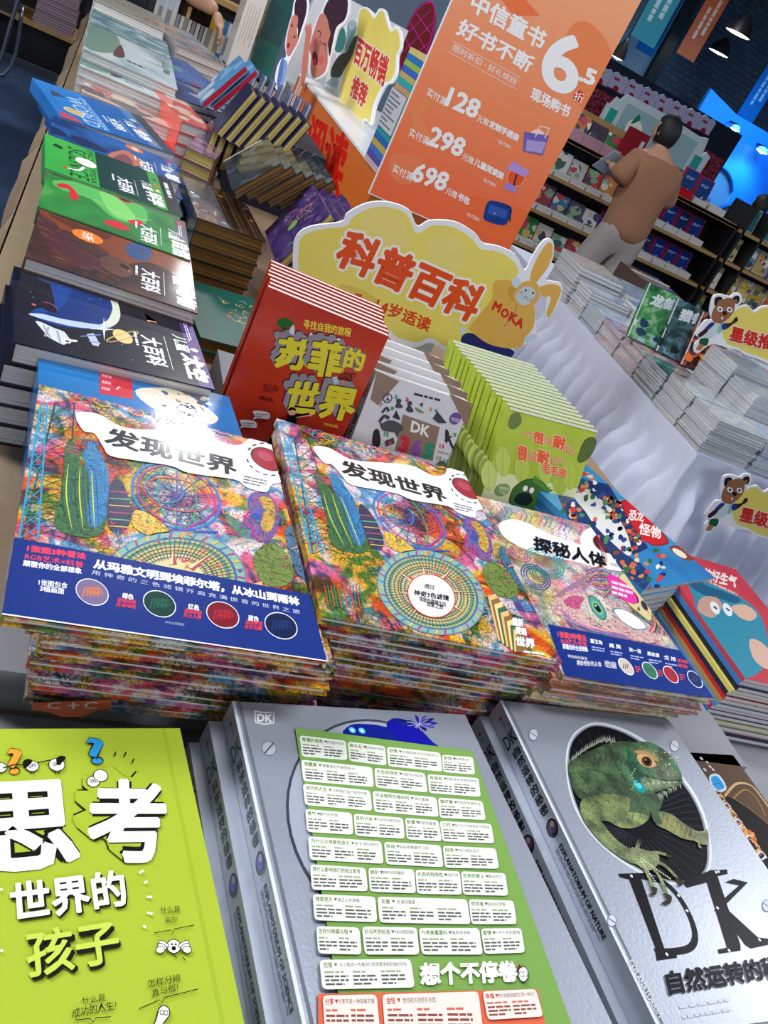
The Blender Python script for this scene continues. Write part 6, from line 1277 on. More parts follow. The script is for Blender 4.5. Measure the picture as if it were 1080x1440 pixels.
k.disc(R7(698, 215), .0036, '#e0a8a0', 8); k.disc(R7(740, 245), .0036, '#e0a8a0', 8); k.stroke([R7(705, 238), R7(716, 232), R7(728, 246)], .0012, '#5a4a50'); k.disc(R7(720, 230), .0012, '#8a4a50', 6)
for t_, x, y in (('M', 572, 285), ('O', 605, 312), ('K', 640, 332), ('A', 668, 352)): k.text(t_, R7(x, y), R7(x+33, y+16), R7(x+16, y-38), '#d8301c', .06)
k.stroke([R7(680, 265), R7(670, 300), R7(625, 360)], .001, '#8a3a20'); P([(712, 405), (745, 388), (768, 395), (760, 412), (722, 425)], '#cfdde8'); P([(440, 365), (458, 358), (462, 385), (445, 390)], '#cfdde8')
k.build('sign_print', 'gloss', cs)
m = Mesh(); q0 = k.L((600, 480)); m.box((q0[0]-.02, .801-Z_, -.016), (q0[0]+.02, q0[1], -.0072), '#d8dae0'); m.box((q0[0]-.06, .801-Z_, -.06), (q0[0]+.06, .805-Z_, .03), '#d8dae0'); m.build('sign_stand', 'gloss', cs)
# ================= right side magazine stacks on the left table =================
def a_teen(k, w, h):
    k.mm = False; g = lambda x, y: (800+x/3.857, 620+y/3.857)
    for (x, y, a_, c) in ((640, 800, 0, '#1f7c9c'), ):
        k.poly([g(*p) for p in ((645, 770), (700, 750), (800, 780), (900, 830), (1000, 900), (1060, 1000), (1080, 1200), (900, 1300), (800, 1080), (700, 950), (680, 860))], '#2f8aa4', 4)
    k.poly([g(*p) for p in ((650, 775), (690, 755), (760, 790), (850, 820), (930, 860), (900, 880), (800, 850), (720, 830))], '#1a5a7c', 4); k.poly([g(*p) for p in ((880, 900), (960, 890), (1020, 940), (990, 975), (930, 960))], '#d8b09a', 4); k.poly([g(*p) for p in ((720, 850), (800, 850), (830, 900), (780, 960), (700, 920))], '#c09a8a', 4)
    for (x, y) in ((792, 905), (860, 915)): k.ell(g(x, y), g(x+26, y+10), g(x-6, y-34), '#e4e8ea', 14); k.disc(g(x+2, y), .004, '#1c2c38', 8)
    k.poly([g(*p) for p in ((980, 1080), (1040, 1090), (1100, 1160), (1080, 1240), (1000, 1180))], '#d8b0a0', 4)
    k.text('我真的好生气', g(620, 725), g(905, 800), g(640, 660), '#f0e0dc', .04); k.bars(g(700, 745), g(930, 850), g(705, 730), 1, '#e8a8a0', .7, 2, 6); k.mm = True
M_r = frame(at(1000, 975, z=.87)-Vector((0, 0, .012)), (at(1080, 1012, z=.87)-at(1000, 975, z=.87)), (0, 1, 0))
mottled('red_cover', [(.3, '#b83044'), (.7, '#cc4452')], 7., 4., .5, .35, 1.)
_P = at(1048, 954, z=.875); _T = at(911, 763, z=.875); _T2 = at(1018, 799, z=.875); _X = (_T2-_T).normalized(); _hh = (_T-_P).dot(Vector((-_X.y, _X.x, 0)))
_X = Vector(((_T-_P).y, -(_T-_P).x, 0)).normalized(); _hh = (_T-_P).length
ro = book('film wrapped red magazine with a blue long eared creature at the right edge', .21, _hh, .0075, frame(_P-Vector((0, 0, .0075)), _X, (-_X.y, _X.x, 0)), '#c23a48', '#c8202c', 'red_cover', 'paper', False, None, name='magazine')
k = Ink(ro.matrix_world, .0075, mm=True); a_teen(k, .21, _hh); cutk(k, .21, _hh); k.build('cover_print', 'film', ro)
sp = ['#c8202c', '#3a78b8', '#15182c', '#d8cc6a', '#1a1e3c', '#c8281c', '#b08a50', '#4a88c0', '#b82038', '#3a6aa8', '#18182a', '#d0c868', '#807a78', '#b82a3c', '#2a3a6a', '#c8b85a']
rr = random.Random(12)
for i in range(1, 16):
    c = sp[i % len(sp)]; t_ = .0075; M = ro.matrix_world.copy(); M.translation = M.translation+Vector((rr.uniform(-.003, .003)-.001*i, rr.uniform(-.004, .004), -.0078*i))
    book('%s magazine from the top in the stack at the right edge' % ORD[i], .21, _hh, t_, M, c, c, 'gloss', 'paper', False, None, name='magazine', group='magazines in the stack under the red one')
def a_monst(k, w, h):
    k.mm = False; g = lambda x, y: (800+x/3.857, 620+y/3.857)
    k.poly([g(*p) for p in ((60, 205), (240, 235), (430, 580), (350, 620), (150, 300), (40, 250))], '#16306a', 0); k.poly([g(*p) for p in ((20, 280), (100, 280), (200, 340), (300, 470), (340, 610), (280, 600), (150, 470), (60, 350))], '#dfe0dc', 4)
    r = random.Random(6)
    k.keep()
    k.poly([g(*p) for p in ((-60, 300), (60, 350), (150, 470), (300, 610), (420, 700), (420, 900), (100, 800))], '#243c6a', 3)
    for i in range(210): x = r.uniform(-40, 520); y = 230+(x-60)*.8+r.uniform(-80, 330); k.poly([g(x+r.uniform(10, 30)*math.cos(a_)*.7, y+r.uniform(10, 26)*math.sin(a_)*.7) for a_ in np.linspace(0, 6.2, 7)[:-1]], r.choice(('#d86a3a', '#2a6a3a', '#e0c8a8', '#c83a3a', '#e8e4dc', '#8a4a2c', '#4a8a5a', '#16306a', '#2a4a8a', '#c8885a')), 3)
    k.keep(False)
    k.poly([g(*p) for p in ((260, 270), (320, 275), (400, 320), (440, 350), (500, 380), (510, 420), (430, 380), (330, 330))], '#8a4a38', 4); k.poly([g(*p) for p in ((320, 285), (370, 280), (400, 320), (380, 350), (340, 330))], '#e8dcc8', 4); k.disc(g(345, 305), .006, '#15100f', 8)
    k.poly([g(*p) for p in ((285, 340), (340, 330), (420, 400), (530, 530), (520, 560), (440, 560), (350, 470))], '#c8202c', 4, edge='#8a1a1c', ew=.003); k.text('怪物', g(330, 470), g(470, 520), g(310, 370), '#f4ece4', .07) if False else None
    for (t, A, B, C) in (('恐龙', (318, 430), (405, 440), (330, 370)), ('怪物', (375, 505), (500, 535), (385, 440))): k.text(t, g(*A), g(*B), g(*C), '#f4ece4', .03)
    k.poly([g(*p) for p in ((500, 440), (550, 450), (565, 490), (530, 510), (500, 470))], '#e0a84a', 4); k.poly([g(*p) for p in ((545, 575), (600, 570), (680, 610), (690, 640), (640, 650), (570, 610))], '#8a3a30', 4); k.ell(g(600, 610), g(640, 630), g(596, 590), '#e8dcc8', 12); k.mm = True
mottled('monster_blue', [(.3, '#2a6ab0'), (.55, '#3a94cc'), (.8, '#4aa4d4')], 5., 4., 1., .35, 1.)
o = lbook('blue and white monster picture book in film between the rows and the white skirt', (905, 830), (1010, 812), .88, .33, .012, '#3a94cc', a_monst, 6, 'monster picture book stack', 'film wrapped monster picture books', name='picture_book', mat='monster_blue', hard=False, w=.24)
# ================= right table with white gathered cloth =================
RT = Matrix.Translation((1.875, 1.862, 0)) @ Matrix.Rotation(math.radians(-4.5), 4, 'Z')
cloth_table('skirted_table', 'second book table across the aisle under a white gathered cloth', 0, 0, 1.75, 2.05, .75, 'cloth_white', .030, M=RT, per=.105, thick=.02, phase=1.3, band=.15)
def mag_mesh(w, d, t, c):
    m = Mesh(); m.box((0, 0, 0), (w, d, .0012), c); m.box((0, 0, t-.0012), (w, d, t), c); m.box((.001, .0015, .0012), (w-.001, d-.0015, t-.0012), '#ffffff', 1); return m
for nm_, st_ in (('cover_comic', [(.25, '#16404a'), (.45, '#2f7a6a'), (.6, '#c8ccd0'), (.75, '#8a3a50')]), ('cover_pastel', [(.3, '#c8d0d8'), (.5, '#a8b4c0'), (.6, '#d8d4c8'), (.75, '#8aa8a8')]), ('cover_bluish', [(.3, '#3a7ab8'), (.5, '#c8d4e0'), (.7, '#5a8ac0')]), ('cover_misc', [(.3, '#d8d4d8'), (.45, '#c07a8a'), (.6, '#e4e0dc'), (.75, '#7a8ab0')])):
    mottled(nm_, st_, 9., 4., 1.2, .3, 1.)
def mstack(x, y, w, d, h, n, what, mat, pages='paper_grey', col='#b8bcc0', z0=.7512, rot=0., jit=.0035, label=None, seed=0, cat='magazine'):
    t = h/n; me = None; r = random.Random(seed+int(x*100)+int(y*1000))
    for i in range(n):
        M = RT @ Matrix.Translation((x+r.uniform(-jit, jit), y+r.uniform(-jit, jit), z0+t*i)) @ Matrix.Rotation(rot+r.uniform(-.012, .012), 4, 'Z')
        lab = '%s %s from the top of the %s' % (ORD[n-1-i] if n-1-i < 20 else 'lowest', cat, what)
        if me is None: o = mag_mesh(w, d, t-.0002, col).build(cat, [mat, pages], M=M); me = o
        else: o = me.copy(); COL.objects.link(o); o.matrix_world = M
        tag(o, lab, cat, what)
S_ = [  # x, y, w, d, h, n, description, mat, pages
 (0.0, .005, .20, .155, .115, 12, 'pale stack at the near table corner', 'cover_pastel', 'paper_grey', '#a8b8a8'),
 (.207, .0, .20, .16, .115, 12, 'stack right of the near corner one', 'cover_bluish', 'paper_grey', '#a8c0a8'),
 (0.0, .17, .20, .165, .115, 12, 'second stack along the left edge', 'cover_pastel', 'paper_grey', '#9aa0a2'),
 (0.0, .345, .20, .17, .10, 10, 'third stack along the left edge', 'cover_comic', 'paper_grey', '#2f8a80'),
 (0.0, .525, .20, .17, .10, 10, 'fourth stack along the left edge', 'cover_misc', 'paper_grey', '#8a8a8c'),
 (-.0, .705, .20, .17, .085, 9, 'fifth stack along the left edge', 'cover_misc', 'paper_grey', '#8c929c'),
 (-.0, .885, .20, .17, .085, 9, 'sixth stack along the left edge', 'cover_bluish', 'paper_grey', '#98a0a8'),
 (.0, 1.07, .2, .14, .12, 9, 'bright white stack behind the comics', 'cover_bluish', 'paper', '#c8d0d8'),
 (.21, 1.02, .2, .15, .135, 9, 'second bright white stack', 'cover_bluish', 'paper', '#c8d0d8'),
 (-.0, 1.25, .22, .25, .165, 10, 'far left stack by the rabbit ears', 'cover_pastel', 'paper_grey', '#98a2b0'),
 (.25, 1.25, .24, .3, .14, 8, 'blue topped stack near the parcel', 'cover_bluish', 'paper', '#b8c4d0'),
 (.215, .175, .21, .16, .19, 16, 'tall stack behind the near corner', 'cover_pastel', 'paper_grey', '#a8a4a4'),
 (.215, .345, .21, .18, .22, 18, 'tallest stack before the bear sign', 'cover_pastel', 'paper_grey', '#b0acac'),
 (.435, .10, .22, .17, .22, 16, 'stack under the black device', 'cover_bluish', 'paper_grey', '#a08a84'),
 (.435, .29, .22, .2, .22, 16, 'stack right of the tallest one', 'cover_misc', 'paper_grey', '#a8a4a4'),
 (.45, .75, .24, .22, .14, 8, 'pink topped stack', 'cover_misc', 'paper_grey', '#b8b0b4'),
 (.45, 1.0, .24, .22, .14, 8, 'wrapped stack behind the white ones', 'cover_misc', 'paper_grey', '#b8b0b4'),
 (.72, .75, .24, .24, .15, 7, 'wrapped stack left of the bear', 'cover_bluish', 'paper_grey', '#b8b8c4'),
 (.72, 1.05, .24, .24, .15, 7, 'wrapped stack in the table middle', 'cover_misc', 'paper_grey', '#b8b8c4'),
 (.72, 1.35, .24, .24, .13, 6, 'wrapped stack beside the parcel', 'cover_misc', 'paper_grey', '#b8b8c4'),
 (1.0, .95, .26, .34, .20, 7, 'white wrapped stack behind the bear', 'cover_pastel', 'paper', '#c8ccd0'),
 (1.0, 1.35, .26, .3, .17, 6, 'far stack on the right half', 'cover_misc', 'paper_grey', '#b8b8c0'),
 (1.3, 1.1, .26, .36, .22, 7, 'wrapped stack at the right edge', 'cover_pastel', 'paper', '#c8ccd0'),
 (1.3, 1.55, .26, .3, .17, 6, 'farthest stack by the black bookcase', 'cover_misc', 'paper_grey', '#b8b8c0')]
for i, s in enumerate(S_): mstack(*s[:6], s[6], s[7], s[8], s[9], seed=i)
# brown parcel
m = Mesh(); m.box((0, 0, 0), (.24, .26, .17), '#4a352a'); m.tube([(0, .13, .172), (.24, .13, .172)], .004, '#c8b8a0', 6)
tag(m.build('parcel', 'crinkle', M=RT @ Matrix.Translation((.50, 1.62, .7512))), 'dark brown film wrapped parcel in front of the standing person', 'parcel')
# three comic books standing up with covers to the viewer
mottled('comic_green', [(.3, '#1c4a30'), (.5, '#3a8a4a'), (.62, '#8ab08a'), (.75, '#1f4a6a')], 14., 5., 2., .3, .8); mottled('comic_dark', [(.3, '#0c1418'), (.5, '#2a4a4a'), (.62, '#5a7a8a'), (.72, '#142030')], 14., 5., 2., .3, .8); mottled('comic_red', [(.3, '#0c080a'), (.5, '#3a1a1c'), (.62, '#c85a3a'), (.7, '#20101a')], 14., 5., 2., .3, .8)
for i, (px, mt, tl, lab) in enumerate((((884, 483), 'comic_green', '#c8d0d4', 'green comic book standing on the white table, leftmost of three'), ((912, 492), 'comic_dark', '#c8d4d8', 'dark blue comic book standing in the middle of three'), ((930, 512), 'comic_red', '#d8606a', 'black comic book with red title, rightmost of the three standing'))):
    P = (Vector((-.035, .64, 0)), Vector((.075, .60, 0)), Vector((.165, .555, 0)))[i]
    U = Vector((0, math.sin(.42), math.cos(.42))); P0 = RT @ Vector((P.x, P.y, .8515)); R3 = RT.to_3x3() @ Matrix.Rotation(-.15, 3, 'Z'); Xv = R3 @ Vector((1, 0, 0)); Uv = R3 @ U
    M = frame(P0, Xv, Uv); o = book(lab, .145, .20, .018, M, '#d8dcdc', '#c8ccd0', mt, 'paper', True, None, group='comic books standing on the white table')
    k = Ink(M, .018, mm=True); k.text(('龙兽', '猎兽', '恐兽')[i], (.03, .130), (.13, .145), (.03, .175), tl, .06); k.poly([(0, 0), (.005, 0), (.005, .22), (0, .22)], '#c8ccc8'); blobs(k, .15, .13, (('#8ab0b8', '#c8d0d0', '#1c3a5a'), ('#3a5a5a', '#6a8a9a', '#141c20'), ('#d86a2a', '#e89a4a', '#3a1418'))[i], i+3, 8, .18); cutk(k, .145, .20); k.build('cover_print', 'gloss', o)
# bear signs
def bear(P1, P2, z, f, name, label, tab=True):
    """f maps zoomed points to photograph pixels"""
    a, b = at(*P1, z=z), at(*P2, z=z); X = (b-a).normalized(); M = frame(a, X, (0, 0, 1)); o = thing(name, label, 'sign', M, 'bear cut-out signs'); k = Ink(M, 0., step=.00003)
    out = [(378, 770), (385, 700), (430, 650), (395, 620), (400, 590), (480, 480), (540, 470), (525, 400), (540, 300), (570, 240), (640, 228), (720, 250), (760, 220), (825, 230), (828, 300), (790, 350), (880, 330), (950, 385), (1010, 350), (1090, 340), (1190, 400), (1260, 380), (1330, 470), (1340, 640), (1290, 800), (1180, 900), (1080, 880), (980, 840), (860, 800), (800, 760), (700, 740), (560, 700), (480, 740), (420, 785)]
    pts = catmull([k.L(f(*p)) for p in out], 4); m = Mesh(); m.prism(pts, -.006, 0, '#eef0f4'); m.build('board_panel', 'matte', o)
    P = lambda pts, col, sm=4: k.poly([f(*p) for p in pts], col, sm)
    P([(650, 600), (700, 440), (790, 370), (880, 348), (948, 405), (1010, 368), (1090, 358), (1180, 415), (1250, 400), (1310, 480), (1320, 630), (1270, 780), (1170, 875), (1080, 855), (980, 815), (860, 775), (800, 735), (700, 700)], YL)
    for q in (((572, 330), (575, 270), (610, 250), (645, 262), (640, 310), (600, 340)), ((745, 270), (775, 242), (808, 250), (805, 300), (775, 320))): P(q, '#24141a')
    for q in (((598, 310), (620, 280), (645, 290), (640, 320), (610, 330)), ((762, 285), (785, 275), (790, 300), (770, 315))): P(q, '#9a6a48')
    P([(640, 285), (700, 262), (755, 278), (765, 340), (750, 400), (700, 460), (630, 510), (580, 500), (545, 460), (550, 400), (580, 340)], '#9a6844')
    for x, y in ((625, 370), (715, 375)): k.ell(f(x, y), f(x+28, y+2), f(x-4, y-26), '#eef0f2', 14); k.ell(f(x, y), f(x+12, y), f(x, y-12), '#15100f', 10)
    k.ell(f(668, 408), f(690, 412), f(668, 388), '#15100f', 12); k.ell(f(645, 455), f(655, 456), f(645, 440), '#e8dcd0', 8); k.ell(f(600, 435), f(622, 440), f(598, 415), '#b8604a', 10); k.ell(f(700, 440), f(716, 444), f(700, 424), '#b8604a', 10)
    P([(560, 500), (640, 515), (655, 560), (600, 600), (540, 640), (470, 640), (500, 570)], '#cfdde0'); P([(620, 515), (650, 520), (650, 570), (600, 600)], '#8ac8bc')
    P([(540, 495), (575, 505), (520, 560), (485, 570), (490, 540)], '#2a3480'); P([(490, 550), (510, 575), (455, 625), (420, 635), (418, 605), (450, 580)], '#3a1c2c'); P([(645, 510), (690, 500), (700, 545), (660, 565), (642, 555)], '#2a3480')
    P([(690, 510), (740, 490), (760, 455), (785, 445), (795, 470), (780, 490), (745, 510), (700, 545)], '#3a1c1c'); P([(440, 650), (515, 650), (495, 715), (430, 705)], '#1c5a34'); P([(425, 705), (470, 712), (440, 755), (398, 750)], '#b07a48')
    k.text('星级推荐', f(705, 668), f(1230, 800), f(735, 520), '#d8301c', .045, out='#f6ece0', ow=.05)
    k.build('sign_print', 'gloss', o); return o
bear((990, 520), (1080, 560), .94, lambda x, y: (920+x/6.75, 380+y/6.75), 'bear_sign', 'bear cut-out sign standing among the stacks on the white table')
# lower sign hangs on the front of the skirt
yk = (RT @ Vector((.3, -.10, 0))).y
def low(): 
    f = lambda x, y: (934+x*.148, 634+y*.148)
    Y_ = RT.to_3x3() @ Vector((1, 0, 0)); n = RT.to_3x3() @ Vector((0, -1, 0)); p0 = RT @ Vector((.2, -.105, .6))
    def hit(px):
        d = Vector(ray(*px)); e = Vector(EYE); return e+d*((p0-e).dot(n)/d.dot(n))
    P1 = hit((1000, 745)); z = P1.z
    return f, P1, z
f_, P1_, z_ = low()
a1 = P1_; b1 = P1_+RT.to_3x3() @ Vector((1, 0, 0))
_at = at
def pxof(P):
    c = R.T @ (np.array(P)-EYE); return (CX+F*c[0]/c[2], CY+F*c[1]/c[2])
bear((1000, 745), pxof(b1), z_, f_, 'bear_sign', 'bear cut-out sign fixed to the front of the white table skirt')
m = Mesh(); m.box((0, 0, 0), (.07, .05, .02), '#17141a'); m.box((.01, .008, .02), (.06, .042, .024), '#2a2a30'); tag(m.build('card_reader', 'gloss', M=RT @ Matrix.Translation((.47, .17, .9735))), 'small black device lying on the stack at the right frame edge', 'device')
# ================= bookshelves across the back =================
def shelf(name, label, x0, x1, y, zs, depth, post_x, mat='wood', top=None):
    o = thing(name, label, 'bookshelf', Matrix.Translation((x0, y, 0)))
    for z in zs: m = Mesh(); m.box((.002, 0, z-.03), (x1-x0-.002, depth, z), '#a58352'); m.build('shelf_board', mat, o)
    for px in post_x: m = Mesh(); m.box((px-x0-.015, -.004 if False else .0, 0), (px-x0+.015, depth, (top or zs[-1])), '#15161a'); m.build('post', 'black_metal', o)
    m = Mesh(); m.box((0, depth, 0), (x1-x0, depth+.02, (top or zs[-1])), '#241c18'); m.build('back_panel', 'black_metal', o); return o
SY = 7.0
shelf('bookshelf', 'long wooden bookshelf behind the standing person', 3.3, 5.74, SY, (.28, .59, .90, 1.21, 1.47 if False else 1.215), .36, (3.31, 5.73))
shelf('bookshelf', 'raised wooden top shelf with small boxed books, left of the person', 3.3, 4.42, SY+.12, (1.465,), .24, (3.33, 4.40), top=1.465) if False else None
def fbook(x, z, w, h, t, col, mat, lab, group, art=None, lean=.16, y=SY+.14, edge=None, base=0.):
    M = frame(Vector((x, y, z+base)), (1, 0, 0), (0, math.sin(lean), math.cos(lean))); m = Mesh(); b = .003
    m.box((0, 0, 0), (w, h, t), col if edge is None else edge); k = Ink(M, t, mm=True, step=.00008)
    if edge: k.poly([(b*2, b*2), (w-b*2, b*2), (w-b*2, h-b*2), (b*2, h-b*2)], col)
    if art: art(k, w, h); cutk(k, w, h)
    n = len(m.v); m.v += k.v; m.f += [tuple(n+i for i in f) for f in k.f]; m.c += k.c; m.m += k.m
    o = m.build('book', mat, M=M); tag(o, lab, 'book', group); return o
def pile(x, z, w, d, h, n, lab, group, col='#c8c8d0', y=SY+.01, name='booklet_pile', mat='paper'):
    for i in range(n):
        m = Mesh(); m.box((0, 0, .0003), (w, d, h/n-.0003), col); o = m.build('booklet', mat, M=Matrix.Translation((x+rnd.uniform(-.003, .003), y, z+h*i/n))); tag(o, '%s %s' % ('upper' if i else 'lower', lab), 'book', group)
def art_rb(k, w, h): k.bars((w*.2, h*.62), (w*.8, h*.62), (w*.2, h*.74), 2, '#a8b4d8', .5, int(w*1e4), 2); k.disc((w*.62, h*.25), w*.07, '#c8b8a8', 8)
NM = ['first', 'second', 'third', 'fourth', 'fifth', 'sixth', 'seventh', 'eighth']
for lv, (z, xs) in enumerate(((.90, [4.50+.168*i for i in range(6)]), (.59, [4.42+.168*i for i in range(7)]))):
    for i, x in enumerate(xs):
        fbook(x, z, .15, .215, .02, '#15307a' if (i+lv) % 4 else '#122a5c', 'satin', '%s blue book with red edges from the left on the %s shelf' % (NM[i], ('middle', 'lower')[lv]), 'blue books with red edges on the shelf', art_rb, edge='#c8203a', base=.003)
        pile(x-.005, z, .158, .12, .056, 2, 'white book of the %s pile on the %s shelf' % (NM[i], ('middle', 'lower')[lv]), 'white piles before the blue books')
# top shelf: red boxes, food book, blue books
for i, (x, w, h, c, e, lab) in enumerate(((4.52, .17, .22, '#1a2f6a', '#c8203a', 'blue book in a red frame right of the standing person'), (4.98, .17, .235, '#1c3f80', '#c8203a', 'upright blue book beside the food book on the top shelf'), (5.17, .17, .225, '#1c3f80', '#c8203a', 'last upright blue book with red edge on the top shelf'))):
    fbook(x, 1.215, w, h, .025, c, 'satin', lab, None, art_rb, edge=e, base=.003)
fbook(4.70, 1.215, .26, .19, .02, '#3a4a44', 'gloss', 'cookery book with pink fruit and white leaves on the top shelf', None, lambda k, w, h: (k.ell((w*.25, h*.6), (w*.45, h*.6), (w*.25, h*.85), '#d84a4a', 14), k.poly([(w*.5, h*.1), (w*.7, h*.2), (w*.9, h*.7), (w*.7, h*.9), (w*.55, h*.5)], '#d8dcd0', 3), k.disc((w*.72, h*.4), .02, '#c8a04a', 10)), base=.003)
m = Mesh(); m.box((0, 0, 0), (.32, .1, .07), '#c01824'); tag(m.build('box', 'satin', M=Matrix.Translation((4.76, SY+.0, 1.2155))), 'low red box lying before the cookery book', 'box')
pile(4.50, 1.2155, .22, .12, .06, 2, 'white book right of the person on the top shelf', 'white piles on the top shelf'); pile(5.12, 1.2155, .17, .12, .05, 2, 'white book before the upright blue ones', 'white piles on the top shelf'); pile(5.32, 1.2155, .2, .14, .06, 2, 'white book near the right end of the top shelf', 'white piles on the top shelf')
# left part of the shelf, mixed books
r9 = random.Random(21)
pal = ['#c8ccd0', '#2f8a4a', '#3a7ab0', '#b8283a', '#e0d8c8', '#5a4a6a', '#c87a3a', '#8ab0a0', '#d8dce4', '#3a2a3a', '#a83a4a']
def mixart(seed):
    def a(k, w, h): blobs(k, w, h, ('#e0dcd0', '#4a6a5a', '#c84a5a', '#d8b86a', '#3a4a6a', '#8ab08a'), seed, 9, .35)
    return a
ad = ['green', 'blue', 'red', 'pale', 'spotted', 'dark']
for lv, z in enumerate((1.215, .90, .59, .28)):
    for i in range(6):
        c = pal[(i*3+lv*2) % len(pal)]; x = 3.36+.178*i
        fbook(x, z, .165, .19+r9.uniform(-.02, .03), .02, c, 'gloss', '%s mixed picture book from the left on the %s shelf left of the person' % (NM[i], ('top', 'upper', 'middle', 'lowest')[lv]), 'mixed picture books on the left of the shelf', mixart(lv*9+i), base=.003)
        if lv: pile(x, z, .16, .11, .045, 2, 'pale book of the %s pile on the %s shelf, left part' % (NM[i], ('top', 'upper', 'middle', 'lowest')[lv]), 'pale piles on the left of the shelf', '#b8bcc8')
    if lv == 0:
        for i in range(4):
            m = Mesh(); m.box((0, 0, 0), (.195, .10, .085), '#b88a9c'); tag(m.build('box', 'satin', M=Matrix.Translation((3.4+.2*i, SY+.002, z+.0005))), '%s pink box from the left along the top shelf' % NM[i], 'box', 'pink boxes along the top shelf')
# upper wooden ledge behind with a white and teal fair booth
m = Mesh(); m.box((0, 0, 0), (1.0, .3, .06), '#a07a40'); tag(m.build('wood_ledge', 'wood', M=Matrix.Translation((3.45, SY+.40, 1.40))), 'wide wooden ledge above the shelf, left of the person', 'ledge')
m = Mesh(); m.box((.02, .02, 0), (.98, .28, 1.3995), '#3a2a20'); tag(m.build('cabinet', 'dark_steel', M=Matrix.Translation((3.45, SY+.40, .0))), 'dark cabinet carrying the wooden ledge', 'cabinet')
bt = thing('booth_front', 'white and teal scalloped booth front behind the shelf', 'booth', Matrix.Translation((4.25, 7.75, 0)))
pts = [(0, 0), (1.28, 0), (1.30, 1.62), (1.24, 1.64), (1.20, 1.60), (1.17, 1.75), (1.08, 1.73), (.60, 1.75), (.14, 1.74), (.10, 1.66), (.06, 1.68), (.03, 1.60), (0, 1.60)]
m = Mesh(); m.prism(pts, -.02, .02, '#b8ccd4', M=Matrix(((1, 0, 0, 0), (0, 0, -1, 0), (0, 1, 0, 0), (0, 0, 0, 1)))); m.build('booth_panel', 'matte', bt)
FM = frame((4.25, 7.729, 0), (1, 0, 0), (0, 0, 1)); k = Ink(FM, 0., mm=True, step=.0004)
for (x0, x1) in ((.04, .13), (1.13, 1.23)): k.poly([(x0, 1.30), (x1, 1.30), (x1, 1.58), (x0, 1.58)], '#2a9a94'); k.ell(((x0+x1)/2, 1.42), ((x0+x1)/2+.025, 1.42), ((x0+x1)/2, 1.46), None, 12, edge='#c8dcdc', ew=.006)
k.poly([(.18, 1.2), (1.08, 1.2), (1.08, 1.68), (.18, 1.68)], '#8fb0bc'); k.poly([(.30, 1.45), (.42, 1.47), (.46, 1.54), (.36, 1.60), (.28, 1.55)], '#dfe8e0', 3); k.poly([(.31, 1.54), (.38, 1.60), (.34, 1.64)], '#1f7a5a', 3)
e = k.build('booth_print', 'matte', bt); fixp(e, bt, FM)
m = Mesh(); m.box((0, 0, 0), (.19, .09, .30), '#8a1c28'); m.box((.13, -.003, .12), (.165, 0, .24), '#c8c0c4'); m.box((0, -.003, .0), (.19, 0, .08), '#a8283a')
tag(m.build('display_case', 'satin', M=Matrix.Translation((4.22, SY+.46, 1.4605))), 'dark red case beside the head of the standing person', 'case') if False else tag(m.build('display_case', 'satin', M=Matrix.Translation((4.20, SY+.02, 1.2155))), 'dark red case beside the head of the standing person', 'case')
# garland of pale and red paper houses, and red tinsel wall below it
def tinsel():
    a = NT('tinsel'); oc = a.n('TexCoord'); n1 = a.n('TexNoise', {'Vector': (oc, 'Object'), 'Scale': 45., 'Detail': 6.}); c = a.ramp(n1, [(.35, '#4a0f24'), (.55, '#8a1c3a'), (.66, '#c84a6a'), (.75, '#d8a0b8')])
    a.set(Base_Color=c, Roughness=.25, Metallic=.4, Normal=a.bump(n1, 1., .02))
tinsel()
m = Mesh(); N_ = 14
for i in range(N_):
    for j in range(6):
        x, z = .17*i, .085*j; y = .012*((i*7+j*5) % 3); m.box((x, y, z), (x+.168, y+.05, z+.083), '#8a1c3a')
o = m.build('tinsel_wall', 'tinsel', M=Matrix.Translation((4.0, 8.595, 1.18))); tag(o, 'dark red glittering tinsel wall under the paper garland', 'tinsel', kind='stuff')
m = Mesh(); m.box((0, 0, 0), (2.5, .06, 1.98), '#1c2434'); tag(m.build('partition', 'matte', M=Matrix.Translation((3.95, 8.6805, .0005))), 'dark partition behind the garland and tinsel', 'partition')
for i in range(10):
    x = 4.05+.20*i; z = 1.70+.011*i; o = thing('paper_lantern_panel', '%s pale garland panel with red print counted from the left' % (ORD[i] if i else 'first'), 'garland panel', Matrix.Translation((x, 8.66, z)), 'garland panels above the tinsel wall')
    m = Mesh(); m.prism([(0, 0), (.195, 0), (.195, .15), (.16, .175), (.10, .155), (.04, .175), (0, .15)], -.02, 0, '#a8a8c8', M=Matrix(((1, 0, 0, 0), (0, 0, -1, 0), (0, 1, 0, 0), (0, 0, 0, 1)))); m.build('panel', 'matte', o)
    k = Ink(o.matrix_world @ Matrix(((1, 0, 0, 0), (0, 0, -1, -.0005), (0, 1, 0, 0), (0, 0, 0, 1))), 0., mm=True, step=.0005); k.bars((.03, .10), (.16, .10), (.03, .13), 1, '#8a2038', .8, 1, 5); k.disc((.10, .03), .035, '#8a2038', 10); k.poly([(0, 0), (.195, 0), (.195, .02), (0, .02)], '#4a2038')
    e = k.build('panel_print', 'matte', o); fixp(e, o, k.M)
